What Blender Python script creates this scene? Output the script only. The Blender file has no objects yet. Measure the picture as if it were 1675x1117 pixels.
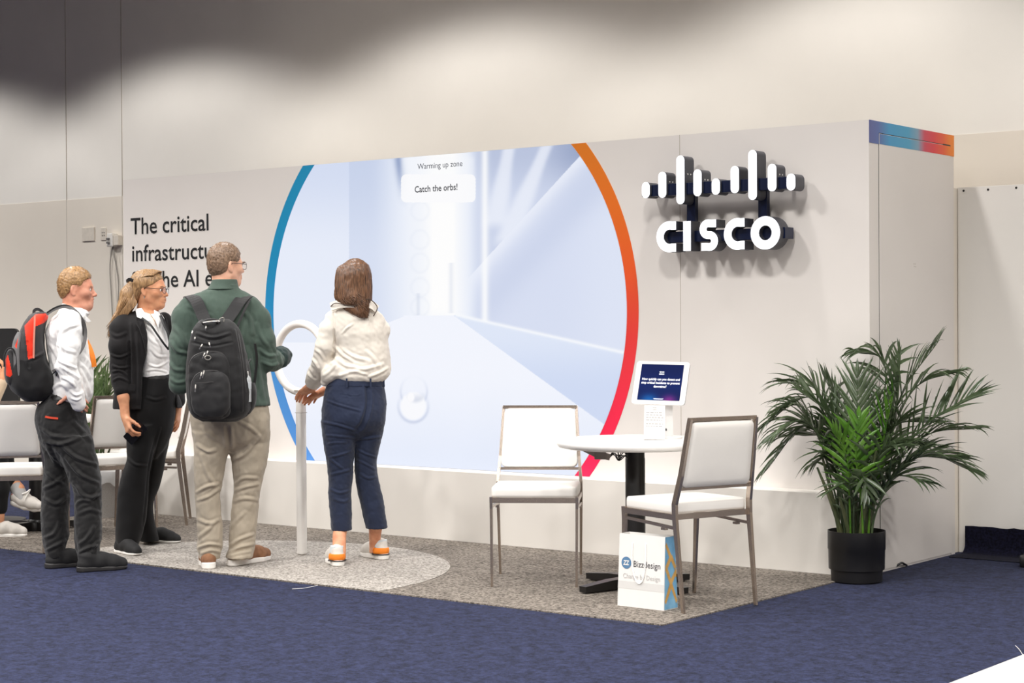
import bpy, bmesh, math, random
import numpy as np
from mathutils import Vector, Matrix
C = bpy.context.scene
COL = C.collection
R_ = math.radians
PI = math.pi

# ------------------------------------------------------------------ camera
F_PX, YAW, PITCH, ROLL, CAM_H = 2939.0, 0.6588, -0.0099, -0.0058, 1.3593
_cy, _sy = math.cos(YAW), math.sin(YAW)
V_ = np.array([-_sy*math.cos(PITCH), _cy*math.cos(PITCH), math.sin(PITCH)])
_r0 = np.array([_cy, _sy, 0.0]); _u0 = np.cross(_r0, V_)
RT_ = math.cos(ROLL)*_r0 + math.sin(ROLL)*_u0
UP_ = -math.sin(ROLL)*_r0 + math.cos(ROLL)*_u0
EYE = np.array([0.0, 0.0, CAM_H])
cam = bpy.data.cameras.new('camera'); cam_o = bpy.data.objects.new('camera', cam); COL.objects.link(cam_o)
cam.sensor_fit = 'HORIZONTAL'; cam.sensor_width = 36.0; cam.lens = F_PX/1675*36.0
cam.clip_start = 0.1; cam.clip_end = 100
cam_o.matrix_world = Matrix(((RT_[0], UP_[0], -V_[0], EYE[0]), (RT_[1], UP_[1], -V_[1], EYE[1]), (RT_[2], UP_[2], -V_[2], EYE[2]), (0, 0, 0, 1)))
C.camera = cam_o

def ray(px, py): return V_ + RT_*(px-837.5)/F_PX - UP_*(py-558.5)/F_PX
def G(px, py, z=0.0):
    d = ray(px, py); return EYE + d*((z-CAM_H)/d[2])
def W(px, py, Y):
    d = ray(px, py); return EYE + d*(Y/d[1])
def WX(px, py, X):
    d = ray(px, py); return EYE + d*(X/d[0])
def project(p):
    q = np.asarray(p, float) - EYE; d = q @ V_
    return 837.5 + F_PX*(q @ RT_)/d, 558.5 - F_PX*(q @ UP_)/d

# ------------------------------------------------------------------ view, world, hall lights
C.view_settings.view_transform = 'Standard'; C.view_settings.look = 'None'
C.view_settings.exposure = 0.0; C.view_settings.gamma = 1.0; C.view_settings.use_curve_mapping = False
w = bpy.data.worlds.new('hall'); C.world = w; w.use_nodes = True
bg = w.node_tree.nodes['Background']; bg.inputs[0].default_value = (1.0, 0.80, 0.62, 1); bg.inputs[1].default_value = 0.15

X_CORNER, Y_FRONT, BOOTH_L, BOOTH_D, BOOTH_H = -4.377, 8.784, 6.064, 1.085, 2.44
PL_D, PL_H = 0.142, 0.44
Y_WALL = 10.2
LAMP_Z = 4.52
def downlight(x, y, power, ang=124, size=0.10, blend=0.22):
    l = bpy.data.lights.new('downlight', 'SPOT'); l.energy = power; l.spot_size = R_(ang); l.spot_blend = blend
    l.shadow_soft_size = size; l.color = (1.0, 0.978, 0.95)
    o = bpy.data.objects.new('downlight', l); o.location = (x, y, LAMP_Z); COL.objects.link(o)
    return o
LAMP_XS = [-20.84+3.16*i for i in range(8)]
for i, x in enumerate(LAMP_XS): downlight(x, 8.25, 200, 134, 0.12, 0.28)
for y, pw, ang in ((5.6, 280, 136), (2.9, 300, 142), (0.2, 380, 150)):
    for x in [-17.45+2.7*i for i in range(8)]: downlight(x, y, pw, ang, 0.2, 0.45)

# ------------------------------------------------------------------ helpers
def lin(c):
    r = []
    for v in c[:3]:
        v = v/255.0; r.append(v/12.92 if v <= 0.04045 else ((v+0.055)/1.055)**2.4)
    return (r[0], r[1], r[2], 1.0)
def new_mat(name):
    m = bpy.data.materials.new(name); m.use_nodes = True
    return m, m.node_tree, m.node_tree.nodes['Principled BSDF']
def mat(name, rgb, rough=0.6, metal=0.0, var=0.06, vscale=30.0, bump=0.0, bscale=300.0, spec=None, sheen=0.0, rgb2=None, stretch=(1, 1, 1), coat=0.0, contrast=None, sss=0.0):
    """principled surface whose colour wanders a little by a noise in object space"""
    m, nt, b = new_mat(name)
    tc = nt.nodes.new('ShaderNodeTexCoord'); mp = nt.nodes.new('ShaderNodeMapping'); mp.inputs['Scale'].default_value = stretch
    nt.links.new(tc.outputs['Object'], mp.inputs[0])
    n = nt.nodes.new('ShaderNodeTexNoise'); n.inputs['Scale'].default_value = vscale; n.inputs['Detail'].default_value = 4
    nt.links.new(mp.outputs[0], n.inputs['Vector'])
    cr = nt.nodes.new('ShaderNodeValToRGB'); c = lin(rgb)
    lo, hi = (contrast or (0.3, 0.7)); cr.color_ramp.elements[0].position = lo; cr.color_ramp.elements[1].position = hi
    if rgb2 is None:
        cr.color_ramp.elements[0].color = tuple(v*(1-var) for v in c[:3])+(1,)
        cr.color_ramp.elements[1].color = tuple(min(1, v*(1+var)) for v in c[:3])+(1,)
    else:
        cr.color_ramp.elements[0].color = c; cr.color_ramp.elements[1].color = lin(rgb2)
    nt.links.new(n.outputs['Fac'], cr.inputs[0]); nt.links.new(cr.outputs[0], b.inputs['Base Color'])
    b.inputs['Roughness'].default_value = rough; b.inputs['Metallic'].default_value = metal
    if spec is not None: b.inputs['Specular IOR Level'].default_value = spec
    if sheen: b.inputs['Sheen Weight'].default_value = sheen
    if coat: b.inputs['Coat Weight'].default_value = coat
    if sss:
        b.inputs['Subsurface Weight'].default_value = sss; b.inputs['Subsurface Radius'].default_value = (0.012, 0.005, 0.003); b.inputs['Subsurface Scale'].default_value = 1.0
    if bump:
        n2 = nt.nodes.new('ShaderNodeTexNoise'); n2.inputs['Scale'].default_value = bscale; n2.inputs['Detail'].default_value = 3
        nt.links.new(mp.outputs[0], n2.inputs['Vector'])
        bp = nt.nodes.new('ShaderNodeBump'); bp.inputs['Strength'].default_value = bump; bp.inputs['Distance'].default_value = 0.004
        nt.links.new(n2.outputs['Fac'], bp.inputs['Height']); nt.links.new(bp.outputs[0], b.inputs['Normal'])
    return m
def emit(name, rgb, strength):
    m, nt, b = new_mat(name)
    b.inputs['Base Color'].default_value = (0.6, 0.6, 0.6, 1); b.inputs['Emission Color'].default_value = lin(rgb); b.inputs['Emission Strength'].default_value = strength
    return m

def link(name, me, m=None, parent=None, smooth=False, loc=None, rz=None):
    o = bpy.data.objects.new(name, me); COL.objects.link(o)
    if m is not None:
        for mm in (m if isinstance(m, (list, tuple)) else [m]): me.materials.append(mm)
    if smooth: me.polygons.foreach_set('use_smooth', [True]*len(me.polygons))
    if parent is not None: o.parent = parent
    if loc is not None: o.location = loc
    if rz is not None: o.rotation_euler = (0, 0, rz)
    return o
def tag(o, label=None, cat=None, group=None, kind=None):
    if label: o['label'] = label
    if cat: o['category'] = cat
    if group: o['group'] = group
    if kind: o['kind'] = kind
    return o
def thing(name, label, cat, loc=(0, 0, 0), rz=0.0, group=None):
    o = bpy.data.objects.new(name, None); COL.objects.link(o); o.empty_display_size = 0.1
    o.location = Vector(loc); o.rotation_euler = (0, 0, rz)
    return tag(o, label, cat, group)

class MB:
    """collects shapes; build() links them as ONE mesh object"""
    def __init__(s): s.v = []; s.f = []; s.mi = []; s.sm = []
    def add(s, verts, faces, mi=0, smooth=False):
        k = len(s.v); s.v += [tuple(map(float, p)) for p in verts]
        for f in faces: s.f.append(tuple(i+k for i in f)); s.mi.append(mi); s.sm.append(smooth)
        return s
    def box(s, c, d, rz=0.0, bevel=0.0, mi=0, rot=None, seg=2):
        bm = bmesh.new(); bmesh.ops.create_cube(bm, size=1.0)
        bmesh.ops.scale(bm, vec=Vector(d), verts=bm.verts)
        if bevel > 0: bmesh.ops.bevel(bm, geom=list(bm.edges), offset=min(bevel, min(d)*0.49), segments=seg, profile=0.5, affect='EDGES')
        M = Matrix.Translation(Vector(c)) @ (rot.to_4x4() if rot is not None else Matrix.Rotation(rz, 4, 'Z'))
        bm.verts.ensure_lookup_table(); bm.verts.index_update()
        vs = [M @ v.co for v in bm.verts]; fs = [[v.index for v in f.verts] for f in bm.faces]
        bm.free(); return s.add(vs, fs, mi, bevel > 0 and seg > 2)
    def box2(s, a, b, bevel=0.0, mi=0, seg=2):
        a = np.array(a, float); b = np.array(b, float)
        return s.box((a+b)/2, np.abs(b-a), 0, bevel, mi, None, seg)
    def tube(s, pts, rad, n=10, mi=0, closed=False, flat=1.0, up=None, cap=True):
        P = [Vector(p) for p in pts]; k = len(P)
        rads = rad if isinstance(rad, (list, tuple, np.ndarray)) else [rad]*k
        vs = []; prev = None
        for i in range(k):
            if closed: t = (P[(i+1) % k]-P[i-1]).normalized()
            else: t = (P[min(i+1, k-1)]-P[max(i-1, 0)]).normalized()
            if up is not None: a = Vector(up)
            elif prev is None: a = Vector((0, 0, 1)) if abs(t.z) < 0.9 else Vector((1, 0, 0))
            else: a = prev
            x = (a - t*a.dot(t)).normalized(); prev = x; y = t.cross(x)
            for j in range(n):
                an = 2*PI*j/n; vs.append(P[i] + x*(math.cos(an)*rads[i]*flat) + y*(math.sin(an)*rads[i]))
        fs = []
        for i in range(k if closed else k-1):
            for j in range(n):
                i2 = (i+1) % k; fs.append((i*n+j, i*n+(j+1) % n, i2*n+(j+1) % n, i2*n+j))
        if not closed and cap: fs.append(tuple(range(n-1, -1, -1))); fs.append(tuple((k-1)*n+j for j in range(n)))
        return s.add(vs, fs, mi, True)
    def bar(s, pts, w, t, side, mi=0):
        """flat bar along pts: w across `side`, t the other way; w,t may be lists"""
        P = [Vector(p) for p in pts]; k = len(P); vs = []
        for i in range(k):
            tg = (P[min(i+1, k-1)]-P[max(i-1, 0)]).normalized(); x = Vector(side); x = (x-tg*x.dot(tg)).normalized(); y = tg.cross(x)
            ww = w[i] if isinstance(w, (list, tuple)) else w; tt = t[i] if isinstance(t, (list, tuple)) else t
            for a, b in ((-1, -1), (1, -1), (1, 1), (-1, 1)): vs.append(P[i]+x*(a*ww/2)+y*(b*tt/2))
        fs = [(3, 2, 1, 0), tuple((k-1)*4+j for j in range(4))]
        for i in range(k-1):
            for j in range(4): fs.append((i*4+j, i*4+(j+1) % 4, (i+1)*4+(j+1) % 4, (i+1)*4+j))
        return s.add(vs, fs, mi)
    def lathe(s, prof, n=32, c=(0, 0, 0), mi=0, cap_top=True, cap_bot=True):
        vs = []; fs = []; k = len(prof)
        for r, z in prof:
            for j in range(n): a = 2*PI*j/n; vs.append((c[0]+r*math.cos(a), c[1]+r*math.sin(a), c[2]+z))
        for i in range(k-1):
            for j in range(n): fs.append((i*n+j, i*n+(j+1) % n, (i+1)*n+(j+1) % n, (i+1)*n+j))
        if cap_bot: fs.append(tuple(range(n-1, -1, -1)))
        if cap_top: fs.append(tuple((k-1)*n+j for j in range(n)))
        return s.add(vs, fs, mi, True)
    def prism(s, poly, fa, fb, mi=0, mi_a=None, smooth=False):
        """2-D polygon swept between the two mappings fa(p), fb(p) (each 2-D -> 3-D); cap a gets mi_a"""
        n = len(poly); vs = [fa(p) for p in poly]+[fb(p) for p in poly]
        s.add(vs, [(j, (j+1) % n, n+(j+1) % n, n+j) for j in range(n)], mi, smooth)
        s.add(vs, [tuple(range(n-1, -1, -1))], mi if mi_a is None else mi_a)
        s.add(vs, [tuple(range(n, 2*n))], mi)
        return s
    def build(s, name, m=None, parent=None, loc=None, rz=None, autosmooth=True):
        me = bpy.data.meshes.new(name); me.from_pydata(s.v, [], s.f); me.update()
        bm = bmesh.new(); bm.from_mesh(me); bmesh.ops.remove_doubles(bm, verts=bm.verts, dist=1e-6)
        bmesh.ops.recalc_face_normals(bm, faces=bm.faces); bm.to_mesh(me); bm.free()
        o = link(name, me, m, parent, False, loc, rz)
        if len(me.polygons) == len(s.f):
            me.polygons.foreach_set('material_index', s.mi); me.polygons.foreach_set('use_smooth', s.sm)
            if any(s.sm) and autosmooth:
                try: me.set_sharp_from_angle(angle=R_(42))
                except Exception: pass
        return o
def copy_tree(o, parent=None):
    c = o.copy(); COL.objects.link(c)
    if parent is not None: c.parent = parent
    for ch in list(o.children): copy_tree(ch, c)
    return c
def spline(pts, n):
    """Catmull-Rom through pts"""
    P = [np.array(p, float) for p in pts]; P = [2*P[0]-P[1]]+P+[2*P[-1]-P[-2]]; out = []
    segs = len(P)-3
    for i in range(n):
        t = i/(n-1)*segs; k = min(int(t), segs-1); t -= k; a, b, c, d = P[k:k+4]
        out.append(0.5*((2*b)+(c-a)*t+(2*a-5*b+4*c-d)*t*t+(3*b-a-3*c+d)*t**3))
    return out
def text_mesh(name, body, height, place, m, parent=None, extrude=0.0008, xscale=1.0, align='LEFT', bold=0.0, spacing=1.0):
    """lettering built from the text glyphs; place(x, y) -> world for the flat glyph plane, height = cap height"""
    cu = bpy.data.curves.new(name, 'FONT'); cu.body = body; cu.size = 1.0; cu.align_x = align; cu.offset = bold; cu.space_character = spacing; cu.resolution_u = 3
    o = bpy.data.objects.new(name, cu); COL.objects.link(o)
    bpy.context.view_layer.update()
    me = bpy.data.meshes.new_from_object(o.evaluated_get(bpy.context.evaluated_depsgraph_get()))
    bpy.data.objects.remove(o); bpy.data.curves.remove(cu)
    k = height/0.69
    for v in me.vertices:
        v.co = Vector(place(v.co.x*k*xscale, v.co.y*k))
    me.materials.clear()
    return link(name, me, m, parent)
# ------------------------------------------------------------------ materials of the setting
def carpet(name, dark, light, scale=260.0, patch=0.35, nscale=75.0, lo=0.40, hi=0.60):
    m, nt, b = new_mat(name); L = nt.links.new
    tc = nt.nodes.new('ShaderNodeTexCoord')
    n1 = nt.nodes.new('ShaderNodeTexNoise'); n1.inputs['Scale'].default_value = scale; n1.inputs['Detail'].default_value = 2
    n2 = nt.nodes.new('ShaderNodeTexNoise'); n2.inputs['Scale'].default_value = 16.0; n2.inputs['Detail'].default_value = 5; n2.inputs['Roughness'].default_value = 0.72
    n3 = nt.nodes.new('ShaderNodeTexNoise'); n3.inputs['Scale'].default_value = nscale; n3.inputs['Detail'].default_value = 3
    for n in (n1, n2, n3): L(tc.outputs['Object'], n.inputs['Vector'])
    cr = nt.nodes.new('ShaderNodeValToRGB'); cr.color_ramp.elements[0].position = lo; cr.color_ramp.elements[1].position = hi
    cr.color_ramp.elements[0].color = lin(dark); cr.color_ramp.elements[1].color = lin(light)
    a1 = nt.nodes.new('ShaderNodeMath'); a1.operation = 'MULTIPLY_ADD'; a1.inputs[1].default_value = 0.30
    a2 = nt.nodes.new('ShaderNodeMath'); a2.operation = 'MULTIPLY_ADD'; a2.inputs[1].default_value = patch
    a3 = nt.nodes.new('ShaderNodeMath'); a3.operation = 'MULTIPLY'; a3.inputs[1].default_value = 0.70-patch
    L(n3.outputs['Fac'], a3.inputs[0]); L(n2.outputs['Fac'], a2.inputs[0]); L(a3.outputs[0], a2.inputs[2])
    L(n1.outputs['Fac'], a1.inputs[0]); L(a2.outputs[0], a1.inputs[2]); L(a1.outputs[0], cr.inputs[0])
    L(cr.outputs[0], b.inputs['Base Color']); b.inputs['Roughness'].default_value = 0.95; b.inputs['Specular IOR Level'].default_value = 0.1; b.inputs['Sheen Weight'].default_value = 0.04
    bp = nt.nodes.new('ShaderNodeBump'); bp.inputs['Strength'].default_value = 0.7; bp.inputs['Distance'].default_value = 0.008
    L(a1.outputs[0], bp.inputs['Height']); L(bp.outputs[0], b.inputs['Normal'])
    return m
M_BLUE = carpet('blue carpet', (9, 12, 27), (48, 54, 85), 240, 0.42, 55.0, 0.40, 0.60)
M_GREY = carpet('grey carpet', (68, 61, 55), (150, 141, 131), 300, 0.06)
M_LIGHT = carpet('pale carpet', (116, 110, 103), (194, 187, 179), 300, 0.08)
M_DARKC = carpet('dark carpet', (8, 8, 18), (24, 24, 44), 240, 0.1)
M_WALL_UP = mat('upper wall paint', (240, 235, 227), 0.85, var=0.02, vscale=2.0)
M_WALL_LOW = mat('lower wall paint', (232, 223, 210), 0.85, var=0.02, vscale=2.0)
M_SEAM = mat('seam', (186, 177, 166), 0.8)
M_BOOTH = mat('booth laminate', (224, 218, 213), 0.55, var=0.012, vscale=3.0)
M_PLINTH = mat('plinth laminate', (226, 221, 214), 0.5, var=0.015, vscale=3.0)
M_INK = mat('black lettering', (20, 20, 22), 0.7)
M_WHITE = mat('white board', (226, 222, 216), 0.6, var=0.015, vscale=3.0)
M_BLACK = mat('black plastic', (18, 18, 20), 0.45)
M_DARKGAP = mat('dark gap', (28, 24, 22), 0.8)

# ------------------------------------------------------------------ floor, walls
tag(MB().box2((-24, -3, -0.05), (6, Y_WALL+0.1, 0.0)).build('floor', M_BLUE), kind='structure')
BAND = 2.479
tag(MB().box2((-24, Y_WALL, 0), (6, Y_WALL+0.12, BAND)).build('wall_back', M_WALL_LOW), kind='structure')
tag(MB().box2((-24, Y_WALL+0.004, BAND), (6, Y_WALL+0.12, 5.4)).build('wall_back_upper', M_WALL_UP), kind='structure')
tag(MB().box2((-24, -3, 5.4), (6, Y_WALL+0.12, 5.5)).build('ceiling', mat('ceiling paint', (70, 64, 58), 0.9)), kind='structure')
for i, x in enumerate((-16.6, -12.886, -12.136, -2.9)):
    tag(MB().box2((x-0.0028, Y_WALL-0.001, 0.1), (x+0.0028, Y_WALL+0.006, 5.4)).build('trim_%d' % (i+1), M_SEAM), kind='structure')
tag(MB().box2((-24, Y_WALL-0.015, 0), (-10.6, Y_WALL, 0.10), 0.004).build('baseboard_back', M_BLACK), kind='structure')

# ------------------------------------------------------------------ carpets laid on the hall floor
XL = X_CORNER-BOOTH_L
booth_carpet = tag(MB().box2((-10.30, 6.772, 0), (-4.40, Y_FRONT-PL_D-0.002, 0.006)).build('carpet', M_GREY), 'grey flecked carpet laid under the exhibition booth', 'carpet')
poly = [(-8.706, 6.774)]+[(-7.41+1.30*math.cos(a), 6.874+1.30*math.sin(a)) for a in [PI-PI*i/48 for i in range(49)]]+[(-6.114, 6.774)]
tag(MB().prism(poly, lambda p: (p[0], p[1], 0.0064), lambda p: (p[0], p[1], 0.0084)).build('carpet_inlay', M_LIGHT), 'pale half-round carpet inlay around the white ring stand', 'carpet')
tag(MB().box2((-2.82, -2.9, 0), (5.5, 8.0, 0.006)).build('carpet', mat('white flooring', (200, 197, 191), 0.7, var=0.02)), 'plain white flooring at the edge of the blue carpet', 'flooring')

# ------------------------------------------------------------------ the booth wall
booth = thing('exhibition_wall', 'long pale exhibition booth wall with plinth, printed slogan and coloured arcs', 'booth wall', (X_CORNER-BOOTH_L/2, Y_FRONT, 0))
bx0 = booth.location
def bl(p): return (p[0]-bx0.x, p[1]-bx0.y, p[2]-bx0.z)
def bb(a, b, *k, **kw): return MB().box2(bl(a), bl(b), *k, **kw)
bb((XL, Y_FRONT, 0), (X_CORNER, Y_FRONT+BOOTH_D, BOOTH_H)).build('wall_panel', M_BOOTH, booth)
bb((XL, Y_FRONT-PL_D, 0.002), (X_CORNER-0.01, Y_FRONT, PL_H), 0.003).build('plinth', M_PLINTH, booth)
for x in (-5.571,):
    bb((x-0.0015, Y_FRONT-0.0012, PL_H), (x+0.0015, Y_FRONT+0.001, BOOTH_H)).build('panel_joint', M_SEAM, booth)
# side face: door with a printed colour strip across it
def side_gradient(name):
    m, nt, b = new_mat(name); L = nt.links.new
    tc = nt.nodes.new('ShaderNodeTexCoord'); sp = nt.nodes.new('ShaderNodeSeparateXYZ'); L(tc.outputs['Object'], sp.inputs[0])
    mr = nt.nodes.new('ShaderNodeMapRange'); mr.inputs['From Min'].default_value = 0; mr.inputs['From Max'].default_value = BOOTH_D; L(sp.outputs['Y'], mr.inputs['Value'])
    cr = nt.nodes.new('ShaderNodeValToRGB'); e = cr.color_ramp.elements
    e[0].position = 0.0; e[0].color = lin((88, 96, 150)); e[1].position = 1.0; e[1].color = lin((244, 138, 38))
    for p, c in ((0.10, (88, 108, 165)), (0.22, (62, 150, 196)), (0.44, (70, 158, 196)), (0.55, (128, 160, 182)), (0.63, (206, 70, 92)), (0.74, (222, 58, 70)), (0.87, (232, 92, 44)), (0.95, (243, 134, 34))):
        q = e.new(p); q.color = lin(c)
    L(mr.outputs[0], cr.inputs[0]); L(cr.outputs[0], b.inputs['Base Color']); b.inputs['Roughness'].default_value = 0.5
    return m
M_GRAD = side_gradient('colour strip print')
XC = X_CORNER
yb = Y_FRONT+BOOTH_D
door = bb((XC, Y_FRONT+0.116, 0.012), (XC+0.004, Y_FRONT+1.028, 2.375)).build('door', M_BOOTH, booth)
bb((XC+0.004, Y_FRONT+0.118, 2.318), (XC+0.0052, Y_FRONT+1.027, 2.373)).build('colour_strip', M_GRAD, door)
bb((XC, Y_FRONT+0.001, 2.379), (XC+0.003, yb, BOOTH_H)).build('colour_strip', M_GRAD, booth)
bb((XC, Y_FRONT+0.001, 2.318), (XC+0.003, Y_FRONT+0.112, 2.379)).build('colour_strip', M_GRAD, booth)
bb((XC, Y_FRONT+1.032, 2.318), (XC+0.003, yb, 2.379)).build('colour_strip', M_GRAD, booth)
bb((XC, Y_FRONT+0.1125, 0.0), (XC+0.0008, Y_FRONT+0.116, 2.379)).build('door_gap', M_DARKGAP, booth)
bb((XC, Y_FRONT+1.028, 0.0), (XC+0.0008, Y_FRONT+1.0315, 2.379)).build('door_gap', M_DARKGAP, booth)
bb((XC, Y_FRONT+0.1125, 2.3752), (XC+0.0012, Y_FRONT+1.0315, 2.379)).build('door_gap', M_DARKGAP, booth)
bb((XC+0.003, Y_FRONT+0.93, 2.367), (XC+0.0045, Y_FRONT+1.03, 2.381)).build('dark_gap_strip', M_BLACK, door)  # flat black strip coloured in for the dark gap at the door's top corner
for dy, dz in ((0.535, 1.678), (0.552, 1.678), (0.54, 1.664), (0.558, 1.662)):
    bb((XC+0.004, Y_FRONT+dy, dz), (XC+0.0046, Y_FRONT+dy+0.008, dz+0.005)).build('mark', M_SEAM, door)
# slogan lettering
def wall_place(x0, z0, Y):
    return lambda x, y: bl((x0+x, Y, z0+y))
for body, px, z0 in (('The critical', 214, 2.036), ('infrastructure', 215, 1.836), ('for the AI era', 214, 1.640)):
    x0 = W(px, 400, Y_FRONT)[0]
    text_mesh('lettering', body, 0.118, wall_place(x0, z0, Y_FRONT-0.0015), M_INK, booth, xscale=1.09, bold=0.010)
# coloured arcs each side of the round screen
CX, CZ, RO, RI = -7.408, 1.432, 1.548, 1.466
def arc_poly(a0, a1, n=60):
    return [(RO*math.cos(a0+(a1-a0)*i/n), RO*math.sin(a0+(a1-a0)*i/n)) for i in range(n+1)], [(RI*math.cos(a0+(a1-a0)*i/n), RI*math.sin(a0+(a1-a0)*i/n)) for i in range(n+1)]
def arc_mat(name, stops):
    m, nt, b = new_mat(name); L = nt.links.new
    tc = nt.nodes.new('ShaderNodeTexCoord'); sp = nt.nodes.new('ShaderNodeSeparateXYZ'); L(tc.outputs['Object'], sp.inputs[0])
    mr = nt.nodes.new('ShaderNodeMapRange'); mr.inputs['From Min'].default_value = PL_H; mr.inputs['From Max'].default_value = BOOTH_H; L(sp.outputs['Z'], mr.inputs['Value'])
    cr = nt.nodes.new('ShaderNodeValToRGB'); e = cr.color_ramp.elements
    e[0].position = 0; e[0].color = lin(stops[0][1]); e[1].position = 1; e[1].color = lin(stops[-1][1])
    for p, c in stops[1:-1]: q = e.new(p); q.color = lin(c)
    L(mr.outputs[0], cr.inputs[0]); L(cr.outputs[0], b.inputs['Base Color']); b.inputs['Roughness'].default_value = 0.55
    return m
ZT, ZB = BOOTH_H-0.001-CZ, PL_H+0.001-CZ
for sgn, nm, st in ((-1, 'blue arc', [(0, (74, 134, 205)), (0.25, (64, 136, 205)), (0.45, (20, 134, 190)), (0.7, (0, 136, 184)), (1, (0, 140, 186))]),
                    (1, 'red arc', [(0, (236, 12, 78)), (0.2, (234, 24, 66)), (0.42, (226, 50, 46)), (0.62, (226, 82, 18)), (0.8, (226, 106, 6)), (1, (224, 122, 6))])):
    n = 90; mb = MB(); vs = []
    zs = [ZB+(ZT-ZB)*i/n for i in range(n+1)]
    for z in zs:
        for R in (RO, RI):
            x = math.sqrt(R*R-z*z)*sgn
            vs.append(bl((CX+x, Y_FRONT-0.002, CZ+z))); vs.append(bl((CX+x, Y_FRONT, CZ+z)))
    fs = []
    for i in range(n):
        a, c = i*4, (i+1)*4
        fs += [(a, a+2, c+2, c), (a+1, a, c, c+1), (a+2, a+3, c+3, c+2)]
    fs += [(0, 1, 3, 2), (n*4, n*4+2, n*4+3, n*4+1)]
    mb.add(vs, fs); mb.build('colour_arc', arc_mat(nm, st), booth)

# ------------------------------------------------------------------ LED screen between the arcs: a lit picture of a white corridor
def smooth(a, b, x):
    t = np.clip((x-a)/(b-a), 0, 1); return t*t*(3-2*t)
def screen_picture(px, py):
    """display content, 0-255 sRGB"""
    def col(*c): return np.array(c, float)
    def mix(A, B, t): return A*(1-t[..., None])+B*t[..., None]
    n = px.shape; base = np.zeros(n+(3,))+col(226, 232, 248)
    gauss = lambda c, s: np.exp(-((px-c)/s)**2)
    # far left wall, then the second wall
    lw = mix(np.zeros(n+(3,))+col(231, 237, 251), np.zeros(n+(3,))+col(205, 216, 241), smooth(420, 265, py)*0.75)
    sw = mix(np.zeros(n+(3,))+col(214, 223, 243), np.zeros(n+(3,))+col(196, 208, 234), smooth(430, 262, py)*0.8)
    sw = mix(sw, np.zeros(n+(3,))+col(232, 238, 251), smooth(600, 668, px))
    base = mix(lw, sw, (px > 571).astype(float))
    # glowing columns in the middle
    glow = np.clip(np.exp(-((px-728)/26.0)**2)*1.1+np.exp(-((px-700)/40.0)**2)*0.4, 0, 1)
    mid = smooth(652, 676, px)*(1-smooth(752, 775, px))
    base = mix(base, np.zeros(n+(3,))+col(236, 241, 252), mid*0.9)
    base = mix(base, np.zeros(n+(3,))+col(255, 255, 255), np.clip(glow, 0, 1)*smooth(560, 500, py)+0*px)
    for yy in (345, 392, 430, 470, 502):     # faint floating bubbles beside the beam
        r = np.sqrt(((px-687)/17.0)**2+((py-yy)/18.0)**2)
        base = mix(base, np.zeros(n+(3,))+col(206, 214, 234), np.exp(-((r-0.85)/0.14)**2)*0.12)
    base = mix(base, np.zeros(n+(3,))+col(182, 193, 220), np.exp(-((px-738)/4.0)**2)*((py > 430) & (py < 512))*0.25)
    base = mix(base, np.zeros(n+(3,))+col(172, 184, 212), (np.exp(-((px-684)/3.0)**2)*((py > 480) & (py < 515)))*0.25)
    base = mix(base, np.zeros(n+(3,))+col(150, 166, 202), np.exp(-((px-(651+(py-255)*0.12))/7.0)**2)*smooth(345, 262, py))
    # right wall
    rw = mix(np.zeros(n+(3,))+col(214, 222, 243), np.zeros(n+(3,))+col(200, 210, 234), smooth(380, 250, py))
    rw = mix(rw, np.zeros(n+(3,))+col(226, 233, 249), smooth(900, 1010, px)*0.5)
    diag = (py-425)-(px-793)*(248-425)/(955-793)      # <0 above the slanting ledge
    up = mix(np.zeros(n+(3,))+col(204, 213, 236), np.zeros(n+(3,))+col(150, 164, 198), smooth(330, 245, py)*(0.35+0.65*smooth(870, 955, px)))
    c1 = 815+26*smooth(245, 360, py)*0-(py-250)*0.03
    for (cx0, top, bot, slant, wd) in ((822, 240, 372, -0.18, 15), (868, 240, 400, -0.42, 15)):
        xx = cx0+slant*(py-300); inside = np.exp(-((px-xx)/(wd*(0.7+0.6*smooth(250, 360, py))))**4)*smooth(bot+8, bot-14, py)
        up = mix(up, np.zeros(n+(3,))+col(240, 244, 254), inside*0.75)
    lowr = mix(rw, np.zeros(n+(3,))+col(238, 242, 253), np.exp(-(diag/26.0)**2)*(diag > 0)*0.8)
    lowr = mix(lowr, np.zeros(n+(3,))+col(196, 206, 232), np.exp(-((diag-75)/40.0)**2)*0.5)
    r2 = np.where((diag < 0)[..., None], up, lowr)
    r2 = mix(r2, np.zeros(n+(3,))+col(252, 253, 255), np.exp(-((px-793)/6.0)**2)*0.9)
    base = np.where((px > 762)[..., None], mix(base, r2, smooth(762, 792, px)), base)
    # floor
    hor_r = 515+(px-745)*(577-515)/(1022-745)
    hor_l = np.maximum(518+(660-px)*0.38, 518); hor_l = np.minimum(hor_l, 560+0*px)
    hor = np.where(px > 745, hor_r, np.where(px < 660, hor_l, 516))
    onfl = py > hor
    edge = 745+(py-518)*(1010-745)/(710-518.0)          # right edge of the pale path
    fl = np.where((px < edge)[..., None], np.zeros(n+(3,))+col(243, 246, 255), np.zeros(n+(3,))+col(206, 218, 244))
    fl = mix(fl, np.zeros(n+(3,))+col(226, 234, 250), ((px > edge)*smooth(640, 540, py))*0.8)
    fl = mix(fl, np.zeros(n+(3,))+col(226, 234, 252), smooth(600, 780, py)*0.8*(px < edge))
    base = np.where(onfl[..., None], fl, base)
    base = mix(base, np.zeros(n+(3,))+col(250, 252, 255), np.exp(-((py-hor)/3.0)**2)*0.8*(px > 745))
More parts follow.
